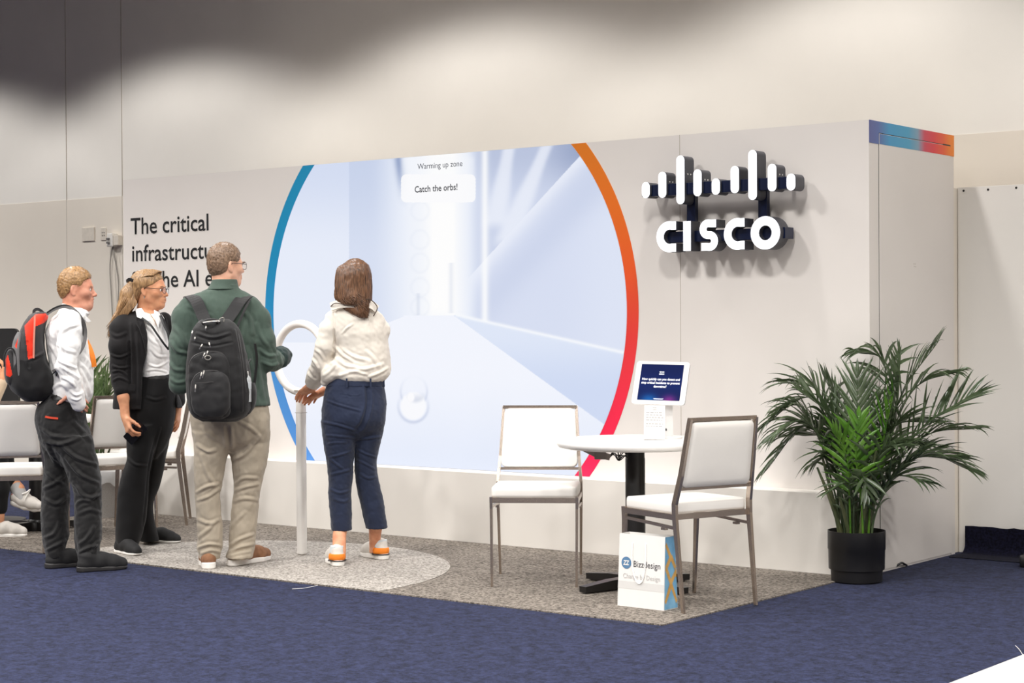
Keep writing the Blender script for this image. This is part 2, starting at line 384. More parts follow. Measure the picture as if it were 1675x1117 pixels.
    # rolling orb on the path
    for (ox, oy, rx, ry) in ((677, 640, 22, 26), (676, 664, 25, 27)):
        r = np.sqrt(((px-ox)/rx)**2+((py-oy)/ry)**2)
        base = mix(base, np.zeros(n+(3,))+col(205, 213, 234), np.exp(-((r-0.98)/0.10)**2)*smooth(oy-30, oy+30, py)*0.9)
    r = np.sqrt(((px-676)/23)**2+((py-664)/25)**2); base = mix(base, np.zeros(n+(3,))+col(250, 251, 255), smooth(1.0, 0.8, r))
    r = np.sqrt(((px-680)/19)**2+((py-642)/20)**2); base = mix(base, np.zeros(n+(3,))+col(206, 212, 228), smooth(1.0, 0.6, r)*smooth(640, 655, py)*0.7)
    r = np.sqrt(((px-672)/8)**2+((py-650)/10)**2); base = mix(base, np.zeros(n+(3,))+col(252, 252, 255), smooth(1.0, 0.5, r))
    # bright band behind the captions
    box = (smooth(652, 660, px)*(1-smooth(772, 780, px)))
    base = mix(base, np.zeros(n+(3,))+col(250, 252, 255), box*smooth(250, 262, py)*(1-smooth(326, 334, py))*0.35)
    rr = np.maximum(np.abs(px-717)-52, 0)**2+np.maximum(np.abs(py-308)-14, 0)**2
    base = mix(base, np.zeros(n+(3,))+col(253, 253, 255), (rr < 81).astype(float)*0.9)
    return np.clip(base, 0, 255)
scr = thing('led_screen', 'large glowing LED screen between coloured arcs showing a white corridor', 'screen', (CX, Y_FRONT-0.004, PL_H))
NX, NZ = 620, 540
zz = np.linspace(PL_H+0.002, BOOTH_H-0.002, NZ); half = np.sqrt((RI-0.001)**2-(zz-CZ)**2)
tt = np.linspace(-1, 1, NX); XX = CX+half[:, None]*tt[None]; ZZ = np.repeat(zz[:, None], NX, 1)
P3 = np.stack([XX, np.full_like(XX, Y_FRONT-0.004), ZZ], -1).reshape(-1, 3)
q = P3-EYE; d = q @ V_; PX = (837.5+F_PX*(q @ RT_)/d).reshape(NZ, NX); PY = (558.5-F_PX*(q @ UP_)/d).reshape(NZ, NX)
rgb = screen_picture(PX, PY)/255.0
rgbl = np.where(rgb <= 0.04045, rgb/12.92, ((rgb+0.055)/1.055)**2.4)
me = bpy.data.meshes.new('screen_face')
idx = np.arange(NX*NZ).reshape(NZ, NX)
F = np.stack([idx[:-1, :-1], idx[:-1, 1:], idx[1:, 1:], idx[1:, :-1]], -1).reshape(-1, 4)
me.from_pydata((P3-np.array(scr.location)).tolist(), [], F.tolist())
at = me.attributes.new('picture', 'FLOAT_COLOR', 'POINT'); at.data.foreach_set('color', np.concatenate([rgbl.reshape(-1, 3), np.ones((NX*NZ, 1))], 1).astype(np.float32).ravel())
M_SCR, nt, b = new_mat('led picture')
a = nt.nodes.new('ShaderNodeAttribute'); a.attribute_name = 'picture'
b.inputs['Base Color'].default_value = (0.02, 0.02, 0.02, 1); b.inputs['Roughness'].default_value = 0.6; b.inputs['Emission Strength'].default_value = 0.94
nt.links.new(a.outputs['Color'], b.inputs['Emission Color'])
link('screen_face', me, M_SCR, scr)
def scr_place(px, py):
    p = W(px, py, Y_FRONT-0.0055)
    return lambda x, y: (p[0]+x-scr.location.x, -0.0015, p[2]+y-scr.location.z)
M_INK2 = mat('caption grey', (70, 74, 88), 0.8); M_INK3 = mat('caption dark', (34, 36, 48), 0.8)
text_mesh('caption', 'Warming up zone', 0.0362, scr_place(683, 277), M_INK2, scr, xscale=0.98)
text_mesh('caption', 'Catch the orbs!', 0.040, scr_place(678, 315), M_INK3, scr, xscale=0.98, bold=0.012)

# ------------------------------------------------------------------ illuminated sign
YS = Y_FRONT-0.16; YSB = YS+0.10
sign = thing('illuminated_sign', 'lit white bar logo and letters standing off the booth wall', 'sign', (-5.16, Y_FRONT, 1.75))
def sl(x, y, z): return (x-sign.location.x, y-sign.location.y, z-sign.location.z)
M_SIDE = mat('sign return', (66, 66, 72), 0.35, spec=0.4); M_NAVY = mat('sign backing', (10, 22, 52), 0.3)
M_LIT = emit('lit acrylic', (244, 247, 255), 1.15)
def solid(name, poly, y0, y1, m, mi_front=None, parent=sign):
    mb = MB(); mb.prism(poly, lambda p: sl(p[0], y0, p[1]), lambda p: sl(p[0], y1, p[1]), 0, 0)
    return mb.build(name, m, parent)
def face(poly, parent):
    mb = MB(); mb.prism(poly, lambda p: sl(p[0], YS-0.003, p[1]), lambda p: sl(p[0], YS+0.002, p[1])); return mb.build('lit_face', M_LIT, parent)
def stadium(cx, z0, z1, r, n=12):
    return [(cx+r*math.cos(a), z1-r+r*math.sin(a)) for a in [PI*i/n for i in range(n+1)]]+[(cx+r*math.cos(a), z0+r+r*math.sin(a)) for a in [PI+PI*i/n for i in range(n+1)]]
bars = [(1056.5, 298, 324), (1083.5, 281, 323.5), (1113, 254.5, 334), (1141, 277, 321), (1171, 292, 318.5), (1202, 271.5, 316), (1231, 245.5, 327), (1263, 268, 313), (1294, 284, 311.5)]
for px, t, bt in bars:
    a = W(px, t, YS); c = W(px, bt, YS); cx = a[0]
    p = stadium(cx, c[2], a[2], 0.0265)
    o = solid('logo_bar', p, YS, YSB, M_SIDE); face([(cx+(x-cx)*0.985, z) for x, z in p], o)
    if px in (1056.5, 1083.5, 1113, 1141, 1263):
        for k in (0.035, 0.065):
            MB().box(sl(cx+0.0272, YS+k, c[2]+(a[2]-c[2])*0.62), (0.003, 0.008, 0.008), 0, 0.001).build('rivet', M_WHITE, o)
def stroke(pts, t):
    """closed outline of a square-ended stroke of thickness t along pts"""
    P = [np.array(p, float) for p in pts]; Lf = []; Rt = []
    for i in range(len(P)):
        d = P[min(i+1, len(P)-1)]-P[max(i-1, 0)]; d = d/np.linalg.norm(d); nn = np.array([-d[1], d[0]])
        Lf.append(P[i]+nn*t/2); Rt.append(P[i]-nn*t/2)
    return [tuple(p) for p in Lf]+[tuple(p) for p in Rt[::-1]]
def ring_faces(name, cx, cz, r0, r1, m, y0, y1, parent, n=48):
    mb = MB(); vs = []; fs = []
    for i in range(n):
        a = 2*PI*i/n
        for r in (r0, r1):
            for y in (y0, y1): vs.append(sl(cx+r*math.cos(a), y, cz+r*math.sin(a)))
    for i in range(n):
        a, c = i*4, ((i+1) % n)*4
        fs += [(a, a+2, c+2, c), (a+3, a+1, c+1, c+3), (a+2, a+3, c+3, c+2), (a+1, a, c, c+1)]
    mb.add(vs, fs, 0, True); return mb.build(name, m, parent)
zc = [W(px, py, YS) for px, py in ((1099, 387), (1123.5, 386), (1159, 383), (1201, 381), (1252, 378.5))]
RL = 0.088; TH = 0.047
def arcpts(cx, cz, r, a0, a1, n=28): return [(cx+r*math.cos(R_(a0+(a1-a0)*i/n)), cz+r*math.sin(R_(a0+(a1-a0)*i/n))) for i in range(n+1)]
zl = 1.848
shapes = []
def letterC(cx): return stroke([(cx+0.042, zl+RL-TH/2-0.002)]+arcpts(cx, zl, RL-TH/2, 75, 285)+[(cx+0.042, zl-RL+TH/2+0.002)], TH)
cC1 = W(1095.5, 387, YS)[0]; cI = W(1124, 386, YS)[0]; cS = W(1160, 383, YS)[0]; cC2 = W(1207, 381, YS)[0]; cO = W(1252, 379, YS)[0]
for poly in (letterC(cC1), [(cI-0.024, zl-RL+0.004), (cI+0.024, zl-RL+0.004), (cI+0.024, zl+RL-0.004), (cI-0.024, zl+RL-0.004)]):
    o = solid('letter', poly, YS, YSB, M_SIDE); face(poly, o)
rs = (RL-TH/2)*0.5+0.001
sp = [(cS+0.045, zl+RL-TH/2), (cS+0.015, zl+RL-TH/2)]+arcpts(cS-0.006, zl+rs, rs, 90, 262, 16)+arcpts(cS+0.002, zl-rs, rs, 82, -90, 16)+[(cS-0.02, zl-RL+TH/2), (cS-0.05, zl-RL+TH/2)]
o = solid('letter', stroke(sp, TH*0.92), YS, YSB, M_SIDE); face(stroke(sp, TH*0.92), o)
o = solid('letter', letterC(cC2), YS, YSB, M_SIDE); face(letterC(cC2), o)
o = ring_faces('letter', cO, zl, RL+0.003, 0.041, M_SIDE, YS, YSB, sign); ring_faces('lit_face', cO, zl, RL+0.003, 0.041, M_LIT, YS-0.003, YS+0.002, o)
def sbox(name, x0, x1, z0, z1, y0, y1, m): return MB().box2(sl(x0, y0, z0), sl(x1, y1, z1), 0.002).build(name, m, sign)
xl, xr = W(1060, 310, YSB)[0], W(1315, 300, YSB)[0]
zb = W(1190, 305, YSB)[2]
sbox('mounting_rail', xl+0.01, W(1294, 300, YS)[0], zb-0.038, zb+0.028, YS+0.020, YSB+0.035, M_NAVY)
for px in (1133, 1250):
    x = W(px, 335, YSB+0.02)[0]; sbox('mounting_post', x-0.028, x+0.028, zl-0.02, zb+0.02, YSB+0.001, YSB+0.034, M_NAVY)
sbox('mounting_rail', xr-0.12, xr-0.02, zb-0.03, zb+0.02, YSB, YSB+0.035, M_NAVY)
sbox('mounting_rail', cC1-0.05, cO+0.10, zl-0.032, zl+0.03, YS+0.04, YSB+0.035, M_NAVY)
for x in (xl+0.1, cC1, cO, xr-0.1):
    for z in ((zb, ) if x in (xl+0.1, xr-0.1) else (zl, )):
        MB().tube([sl(x, YSB+0.03, z), sl(x, Y_FRONT, z)], 0.012, 10).build('standoff', M_BLACK, sign)

# ------------------------------------------------------------------ right: white board, turned-up carpet
X0 = W(1567, 600, 9.96)[0]
brd = thing('white_board', 'tall white screwed board standing behind the booth', 'board', (X0+1.2, 9.96, 0))
MB().box2((-1.272, -0.06, 0), (-1.203, 0.04, W(1567, 307, 9.96)[2]-0.004), 0.002).build('gap_filler', M_WALL_LOW, brd)  # filler added so the gap towards the booth looks lit instead of dark
MB().box2((-1.2, 0, 0), (1.4, 0.04, W(1567, 307, 9.96)[2]), 0.002).build('board', M_WHITE, brd)
for px, py in ((1576, 312), (1616, 310), (1662, 307)):
    p = W(px, py, 9.958); MB().lathe([(0.0, 0.002), (0.006, 0.0018), (0.007, 0)], 10).build('screw', M_DARKGAP, brd, (p[0]-brd.location.x, -0.0005, p[2])).rotation_euler = (PI/2, 0, 0)
xs0 = W(1578.5, 880, 9.93)[0]; zt = W(1600, 861, 9.93)[2]
cur = [(9.93, zt), (9.93, 0.06)]+[(9.93-0.06+0.06*math.cos(a), 0.06-0.06*math.sin(a)+0.004) for a in [PI/2*i/8 for i in range(1, 9)]]+[(9.70, 0.004)]
mb = MB(); vs = []
n = 26; rnd = random.Random(3)
for i in range(n+1):
    x = xs0+1.1*i/n; dz = rnd.uniform(-0.004, 0.004)
    for k, (y, z) in enumerate(cur): vs.append((x, y, z+(dz if k == 0 else 0)))
    for k, (y, z) in enumerate(cur): vs.append((x, y+0.008 if k < 2 else y+0.004, max(z-(0.006 if k >= 2 else 0)+(dz if k == 0 else 0), 0.0005)))
kk = len(cur); fs = []
for i in range(n):
    a, c = i*2*kk, (i+1)*2*kk
    for j in range(kk-1): fs += [(a+j, a+j+1, c+j+1, c+j), (a+kk+j+1, a+kk+j, c+kk+j, c+kk+j+1)]
    fs.append((a, c, c+kk, a+kk)); fs.append((a+kk-1, a+2*kk-1, c+2*kk-1, c+kk-1))
tag(mb.add(vs, fs, 0, True).build('carpet_strip', M_DARKC), 'dark carpet edge turned up against the white board', 'carpet')
p = G(1673, 925)
tag(MB().box((p[0]+0.06, p[1]-0.02, 0.03), (0.13, 0.10, 0.06), 0.4, 0.012).tube([(p[0]-0.01, p[1], 0.045), (p[0]+0.01, p[1]+0.02, 0.065), (p[0]+0.06, p[1]-0.02, 0.06)], 0.008).build('cable_ramp', M_BLACK), 'small black cable block on blue carpet at the frame edge', 'cable cover')
p = G(1466, 929)
tag(MB().tube(spline([(p[0]-0.0, p[1]-0.03, 0.006), (p[0]+0.03, p[1], 0.03), (p[0]+0.03, p[1]+0.04, 0.02), (p[0]+0.02, p[1]+0.09, 0.006)], 14), 0.006, 8).build('cable', M_BLACK), 'short black cable loop on the carpet by the booth door', 'cable')
# lint and threads on the carpet
M_THREAD = mat('white thread', (235, 232, 226), 0.9)
for pts, lab in ((((478, 964), (495, 963), (512, 960), (520, 958)), 'thin white thread on blue carpet below the ring stand'), (((1661, 1057), (1667, 1063), (1673, 1072)), 'thin white thread on blue carpet near the white flooring')):
    tag(MB().tube(spline([G(x, y)+np.array([0, 0, 0.003]) for x, y in pts], 10), 0.0011, 6).build('thread', M_THREAD), lab, 'thread')
# sockets and cords on the hall wall
M_PLATE = mat('socket plate', (222, 213, 200), 0.5); M_SOCK = mat('socket white', (236, 232, 225), 0.4)
def plate(x0, x1, z0, z1, label, th=0.008, m=None):
    t = thing('wall_plate', label, 'wall plate', ((x0+x1)/2, Y_WALL, (z0+z1)/2))
    MB().box2((x0-(x0+x1)/2, -th, z0-(z0+z1)/2), (x1-(x0+x1)/2, 0, z1-(z0+z1)/2), 0.003).build('plate', m or M_PLATE, t); return t
plate(-12.665, -12.50, 2.105, 2.225, 'wide blank beige plate on the hall wall', 0.012)
t = plate(-12.415, -12.345, 2.105, 2.215, 'narrow beige socket plate beside the blank wall plate')
for dx in (-0.012, 0.012):
    for dz in (-0.012, 0.012): MB().box((dx, -0.009, dz), (0.005, 0.004, 0.01)).build('slot', M_DARKGAP, t)
sb = thing('socket_box', 'white surface socket box with two grey cords plugged in', 'socket', (-12.235, Y_WALL, 2.10))
MB().box2((-0.04, -0.06, -0.055), (0.035, 0, 0.06), 0.006).build('box', M_SOCK, sb)
MB().box2((0.036, -0.05, -0.045), (0.10, 0, 0.04), 0.004).build('conduit', M_PLATE, sb)
for dz in (-0.022, 0.012): MB().box((-0.01, -0.068, dz), (0.03, 0.02, 0.016), 0, 0.003).build('plug', mat('grey plug', (110, 108, 106), 0.5), sb)
M_CORD = mat('grey cord', (146, 141, 134), 0.6)
def cord(pts, label):
    tag(MB().tube(spline([W(x, y, Y_WALL-0.03) for x, y in pts], 40), 0.0055, 8).build('cord', M_CORD), label, 'cord', )
cord([(186, 397), (182, 415), (180, 440), (182, 480), (184, 520), (186, 600), (188, 700)], 'grey cord hanging nearer the wall plates')
cord([(187, 399), (186, 412), (191, 440), (194, 470), (192, 520), (190, 600), (190, 700)], 'grey cord hanging nearer the booth wall')
# ------------------------------------------------------------------ furniture materials
M_PAD = mat('white vinyl', (232, 228, 222), 0.42, var=0.015, vscale=8)
M_STEEL = mat('brushed bronze steel', (186, 172, 160), 0.27, 0.92, var=0.04, vscale=40)
M_TABLE = mat('white table top', (230, 227, 223), 0.3, var=0.01)
M_POST = mat('black powder coat', (22, 20, 20), 0.38)

def pad(name, wx, dy, hz, crown, m, parent, n=14, taper=0.0, back=False):
    """soft upholstered pad: rounded-rectangle, domed on top (z), soft edges; lies in x-y"""
    bm = bmesh.new(); N = 22
    vs = []
    prof = [(-hz/2, 0.94), (-hz/2, 0.985), (-hz*0.25, 1.0), (hz*0.15, 1.0), (hz*0.38, 0.985), (hz*0.5, 0.95)]
    def outline(sc):
        r = 0.030; a = wx/2*1.0; b = dy/2; out = []
        for cx, cy, a0 in ((a-r, b-r, 0), (-a+r, b-r, 90), (-a+r, -b+r, 180), (a-r, -b+r, 270)):
            for i in range(9):
                t = R_(a0+90*i/8); x = cx+r*math.cos(t); y = cy+r*math.sin(t)
                x *= 1-taper*(y/b+1)/2
                out.append((x-(1-sc)*math.copysign(min(abs(x), 0.09), x), y-(1-sc)*math.copysign(min(abs(y), 0.09), y)))
        return out
    k = 36; rings = []
    for z, sc in prof: rings.append([bm.verts.new((x, y, z)) for x, y in outline(sc)])
    for s_, cr in ((0.8, 0.45), (0.5, 0.85), (0.2, 1.0)):
        o = outline(0.95); rings.append([bm.verts.new((x*s_, y*s_, hz/2+crown*cr)) for x, y in o])
    for i in range(len(rings)-1):
        for j in range(k): bm.faces.new((rings[i][j], rings[i][(j+1) % k], rings[i+1][(j+1) % k], rings[i+1][j]))
    bm.faces.new(rings[-1]); bm.faces.new(rings[0][::-1])
    bmesh.ops.recalc_face_normals(bm, faces=bm.faces)
    me = bpy.data.meshes.new(name); bm.to_mesh(me); bm.free()
    return link(name, me, m, parent, True)

def make_chair(label):
    t = thing('dining_chair', label, 'chair', group='white padded steel chairs')
    # local frame: +y the way a sitter faces, front legs at y=+0.21
    s = pad('seat', 0.445, 0.395, 0.052, 0.010, M_PAD, t); s.location = (0, 0.0, 0.484)
    ang = R_(9)
    # seat frame
    fr = MB()
    fr.bar([(-0.222, 0.192, 0.443), (0.222, 0.192, 0.443)], 0.026, 0.014, (0, 0, 1)).bar([(-0.222, -0.20, 0.443), (0.222, -0.20, 0.443)], 0.026, 0.014, (0, 0, 1))
    for sx in (-1, 1): fr.bar([(sx*0.222, -0.20, 0.443), (sx*0.222, 0.192, 0.443)], 0.026, 0.014, (0, 0, 1))
    fr.build('seat_frame', M_STEEL, t)
    for sx in (-1, 1):
        MB().bar([(sx*0.222, 0.196, 0.462), (sx*0.221, 0.194, 0.40), (sx*0.218, 0.212, 0.0)], [0.03, 0.028, 0.016], [0.015, 0.015, 0.012], (0, 1, 0)).build('leg', M_STEEL, t)
        MB().bar([(sx*0.218, -0.262, 0.0), (sx*0.224, -0.210, 0.44), (sx*0.224, -0.208, 0.505), (sx*0.212, -0.242, 0.64), (sx*0.196, -0.293, 0.905)], [0.018, 0.028, 0.03, 0.028, 0.026], [0.012, 0.016, 0.016, 0.015, 0.014], (0, 1, 0)).build('leg', M_STEEL, t)
        MB().bar([(sx*0.222, -0.20, 0.392), (sx*0.222, 0.185, 0.410)], 0.014, 0.012, (0, 0, 1)).box((sx*0.218, -0.12, 0.382), (0.02, 0.03, 0.012)).build('stretcher', M_STEEL, t)
    bf = MB()
    def bk(z): return -0.208-(z-0.505)*0.2
    bf.bar([(-0.200, bk(0.905), 0.902), (0.200, bk(0.905), 0.902)], 0.022, 0.018, (0, 1, 0))
    bf.build('back_frame', M_STEEL, t); bf = MB(); bf.bar([(-0.218, bk(0.575), 0.575), (0.218, bk(0.575), 0.575)], 0.020, 0.014, (0, 1, 0))
    bf.build('back_frame', M_STEEL, t)
    b = pad('backrest', 0.415, 0.318, 0.034, 0.006, M_PAD, t, taper=0.085)
    b.location = (0, bk(0.738)+0.004, 0.738); b.rotation_euler = (R_(90)+math.atan(0.2), 0, 0)
    return t
def face_dir(o, pos, d):
    o.location = (pos[0], pos[1], pos[2] if len(pos) > 2 else 0.006)
    o.rotation_euler = (0, 0, math.atan2(-d[0], d[1]))
chair = make_chair('white padded steel chair left of the round table, facing out')
face_dir(chair, ((-5.726-5.419-6.001-5.674)/4+0.03, (7.233+7.505+7.644+7.876)/4-0.03), (0.545, -0.843))
def next_chair(label, pos, d):
    c = copy_tree(chair); c['label'] = label; face_dir(c, pos, d); return c
fB = Vector((-0.94, 0.34)).normalized()
rB = (G(1121, 1008)[:2]+G(1236, 990)[:2])/2
next_chair('white padded steel chair with its back turned, beside the paper bag', (rB[0]+fB[0]*0.27, rB[1]+fB[1]*0.27), fB)
# the three chairs round the farther table
dirC = V_[:2]/np.linalg.norm(V_[:2])
pc = EYE[:2]+dirC*0
def at_depth(px, d):
    q = ray(px, 540); return EYE[:2]+q[:2]*d
pC = at_depth(6, 10.68); fC = Vector((V_[0]-0.02, V_[1])).normalized(); fC = Vector((fC[0]*math.cos(0.19)-fC[1]*math.sin(0.19), fC[0]*math.sin(0.19)+fC[1]*math.cos(0.19)))
next_chair('white padded chair partly hidden by the backpack man, at frame edge', (pC[0]+fC[0]*0.27, pC[1]+fC[1]*0.27), fC)
next_chair('white padded chair between the white shirt man and the blazer woman', (-9.25, 7.66), (-0.93, 0.36))
pE = (G(186, 880)[:2]+G(303, 868)[:2])/2; 
fE = Vector((-RT_[0], -RT_[1])).normalized(); fE = Vector((fE[0]*math.cos(0.12)-fE[1]*math.sin(0.12), fE[0]*math.sin(0.12)+fE[1]*math.cos(0.12)))
vD = Vector((V_[0], V_[1])).normalized()
pE = at_depth(243, 12.35)
next_chair('white padded chair seen side-on behind the black trousers of the blazer woman', (pE[0], pE[1]), fE)

# ------------------------------------------------------------------ round tables
def make_table(label, loc, rz):
    t = thing('round_table', label, 'table', loc, rz, 'round white tables')
    MB().lathe([(0.0, 0.715), (0.36, 0.715), (0.392, 0.722), (0.402, 0.735), (0.402, 0.747), (0.394, 0.757), (0.37, 0.760), (0.0, 0.760)], 72, cap_top=False, cap_bot=False).build('tabletop', M_TABLE, t)
    MB().lathe([(0.051, 0.03), (0.051, 0.66), (0.049, 0.665), (0.049, 0.70), (0.056, 0.702), (0.056, 0.714)], 32).build('post', M_POST, t)
    for k in range(4):
        a = PI/4+k*PI/2
        MB().bar([(0.03*math.cos(a), 0.03*math.sin(a), 0.034), (0.18*math.cos(a), 0.18*math.sin(a), 0.032), (0.36*math.cos(a), 0.36*math.sin(a), 0.022)], [0.062, 0.06, 0.05], [0.05, 0.045, 0.03], (-math.sin(a), math.cos(a), 0)).build('foot', M_POST, t)
    MB().lathe([(0.065, 0.0), (0.065, 0.06), (0.052, 0.075)], 28).build('hub', M_POST, t)
    return t
tc = G(1040, 962)
d1 = G(948, 974)-tc; 
table = make_table('round white table holding the tablet stand', (tc[0], tc[1], 0.006), math.atan2(d1[1], d1[0])-PI/4)
t2 = copy_tree(table); t2['label'] = 'round white table mostly hidden behind the white shirt man'
tp = at_depth(58, 11.93); t2.location = (tp[0], tp[1], 0.006); t2.rotation_euler = (0, 0, 0.6)
# cable tray box under the near table
TZ = 0.766
def up_at(base, px, py, dd=0.0):
    """point on the camera-facing vertical plane through base, pushed dd further from the eye"""
    h = np.array([base[0], base[1], 0.0]); L0 = np.linalg.norm(h); h /= L0
    q = ray(px, py); return EYE + q*((L0+dd)/(h @ q))
pw = thing('power_strip', 'grey power strip with black leads hanging under the round table', 'power strip', (tc[0], tc[1], 0.70))
def pl(px, py, dd=-0.06): p = up_at(tc, px, py, dd); return (p[0]-tc[0], p[1]-tc[1], p[2]-0.70)
a, b_, c_ = Vector(pl(952, 735)), Vector(pl(975, 742)), Vector(pl(998, 748))
MB().bar([a, b_, c_], [0.012, 0.035, 0.03], [0.012, 0.04, 0.035], (0, 0, 1)).build('strip', mat('grey plastic', (150, 140, 132), 0.5), pw)
MB().box(tuple(b_.lerp(c_, 0.3)), (0.06, 0.05, 0.045), 0.6, 0.004).build('adapter', mat('dark grey plastic', (130, 122, 114), 0.5), pw)
rnd = random.Random(5)
for k in range(5):
    pts = [pl(996+rnd.uniform(-3, 3), 746+rnd.uniform(-4, 4)), pl(1004+2*k, 737+rnd.uniform(-3, 8), -0.05), pl(1012, 748+rnd.uniform(-7, 6), -0.05), pl(1020+rnd.uniform(-2, 4), 738+rnd.uniform(-2, 8), -0.06), pl(1027, 744+rnd.uniform(-6, 8), -0.055)]
    MB().tube(spline(pts, 18), 0.0028, 6).build('lead', M_BLACK, pw)

# ------------------------------------------------------------------ tablet on its stand, and the card
M_TABW = mat('white tablet shell', (222, 220, 218), 0.3, var=0.01)
tb = up_at(tc, 1093, 706, 0.05)
tab = thing('tablet_stand', 'white tablet kiosk on a slim stand showing a dark blue question screen', 'tablet stand', (tb[0], tb[1], TZ))
MB().lathe([(0.072, 0), (0.072, 0.006), (0.066, 0.010), (0.0, 0.010)], 36, cap_top=False).build('base', M_TABW, tab)
hx = Vector((RT_[0], RT_[1], 0)).normalized(); hv = Vector((V_[0], V_[1], 0)).normalized()
MB().bar([(0, 0, 0.008), Vector((0, 0, 0.12))+hv*0.0, Vector((0, 0, 0.26))-hv*0.005], [0.05, 0.046, 0.042], [0.03, 0.026, 0.022], hx).build('stem', M_TABW, tab)
MB().box(tuple(Vector((0.0, 0, 0.045))-hx*0.012-hv*0.0165), (0.006, 0.003, 0.012), 0.0, 0.001).build('key_slot', M_BLACK, tab)
# screen plane from its four corners in the photo (leans back, turned a touch to the right)
nrm_off = {'tl': (1044, 591, 0.10), 'tr': (1131, 592, 0.02), 'bl': (1031, 659, 0.015), 'br': (1117, 663, -0.065)}
TBC = np.array(tb)
cs = {k: np.array(up_at(tb, x, y, dd-0.02)) for k, (x, y, dd) in nrm_off.items()}
ctr = sum(cs.values())/4; ex = (cs['tr']-cs['tl']+cs['br']-cs['bl'])/4; ey = (cs['tl']-cs['bl']+cs['tr']-cs['br'])/4
hw, hh = np.linalg.norm(ex), np.linalg.norm(ey); ex /= hw; ey -= ex*(ey @ ex); ey /= np.linalg.norm(ey); en = np.cross(ex, ey)
def tq(x, y, z): p = ctr+ex*x+ey*y+en*z; return (p[0]-tab.location.x, p[1]-tab.location.y, p[2]-tab.location.z)
def rrect(w_, h_, r, n=6):
    out = []
    for cx, cy, a0 in ((w_-r, h_-r, 0), (-w_+r, h_-r, 90), (-w_+r, -h_+r, 180), (w_-r, -h_+r, 270)):
        for i in range(n+1): a_ = R_(a0+90*i/n); out.append((cx+r*math.cos(a_), cy+r*math.sin(a_)))
    return out
MB().prism(rrect(hw, hh, 0.016), lambda p: tq(p[0], p[1], -0.016), lambda p: tq(p[0], p[1], 0.0)).build('shell', M_TABW, tab)
M_TSCR, nt, b = new_mat('tablet picture'); at_ = nt.nodes.new('ShaderNodeAttribute'); at_.attribute_name = 'picture'
b.inputs['Base Color'].default_value = (0.004, 0.004, 0.005, 1); b.inputs['Roughness'].default_value = 0.5; b.inputs['Specular IOR Level'].default_value = 0.03; nt.links.new(at_.outputs['Color'], b.inputs['Emission Color']); b.inputs['Emission Strength'].default_value = 1.0
n1, n2 = 60, 50; sw, sh = hw*0.80, hh*0.84
uu, vv = np.meshgrid(np.linspace(-1, 1, n1), np.linspace(-1, 1, n2)); P = [tq(sw*u, sh*v+hh*0.02, 0.0015) for u, v in zip(uu.ravel(), vv.ravel())]
colr = np.zeros((n1*n2, 3))+np.array([6, 26, 84]); vvr, uur = vv.ravel(), uu.ravel()
def addc(c, t):
    global colr
    colr = colr*(1-t[:, None])+np.array(c, float)*t[:, None]
addc((8, 40, 118), np.exp(-((vvr+0.1)/0.5)**2)*0.5)
addc((20, 108, 190), np.exp(-((uur+0.45)/0.4)**2-((vvr+0.98)/0.32)**2)*0.9)
addc((150, 50, 150), np.exp(-((uur-0.5)/0.35)**2-((vvr+0.98)/0.3)**2)*0.85)
cl = colr/255.0; cl = np.where(cl <= 0.04045, cl/12.92, ((cl+0.055)/1.055)**2.4)
me = bpy.data.meshes.new('screen'); ix = np.arange(n1*n2).reshape(n2, n1)
me.from_pydata(P, [], np.stack([ix[:-1, :-1], ix[:-1, 1:], ix[1:, 1:], ix[1:, :-1]], -1).reshape(-1, 4).tolist())
aa = me.attributes.new('picture', 'FLOAT_COLOR', 'POINT'); aa.data.foreach_set('color', np.concatenate([cl, np.ones((n1*n2, 1))], 1).astype(np.float32).ravel())
scr_t = link('screen', me, M_TSCR, tab)
M_TTXT = emit('screen text', (235, 240, 255), 0.9)
for s_, yy, hgt in (('How quickly can you detect and', 0.11, 0.0125), ('stop critical incidents to prevent', -0.06, 0.0125), ('downtime?', -0.23, 0.0125), ('Touch to start', -0.82, 0.007)):
    if s_ == 'Touch to start': continue
    text_mesh('question_text', s_, hgt, (lambda yy: lambda x, y: tq(x, y+yy*hh, 0.0022))(yy), M_TTXT, scr_t, align='CENTER', xscale=0.86, bold=0.015)
lb = MB()
for k, h_ in enumerate((0.35, 0.6, 1.0, 0.6, 0.35, 0.6, 1.0, 0.6, 0.35)):
    x = (k-4)*0.0031; lb.add([tq(x-0.0009, hh*0.50-h_*0.0045, 0.0022), tq(x+0.0009, hh*0.50-h_*0.0045, 0.0022), tq(x+0.0009, hh*0.50+h_*0.0045, 0.0022), tq(x-0.0009, hh*0.50+h_*0.0045, 0.0022)], [(0, 1, 2, 3)])
lb.build('bar_logo', M_TTXT, scr_t)
text_mesh('bar_word', 'CISCO', 0.0065, lambda x, y: tq(x, y+hh*0.50-0.0145, 0.0022), M_TTXT, scr_t, align='CENTER', bold=0.02)
lb2 = MB().add([tq(-0.028, -hh*0.74, 0.0022), tq(0.028, -hh*0.74, 0.0022), tq(0.022, -hh*0.78, 0.0022), tq(-0.022, -hh*0.78, 0.0022)], [(0, 1, 2, 3)]); lb2.build('pill_mark', emit('screen pill', (120, 165, 250), 0.9), scr_t)
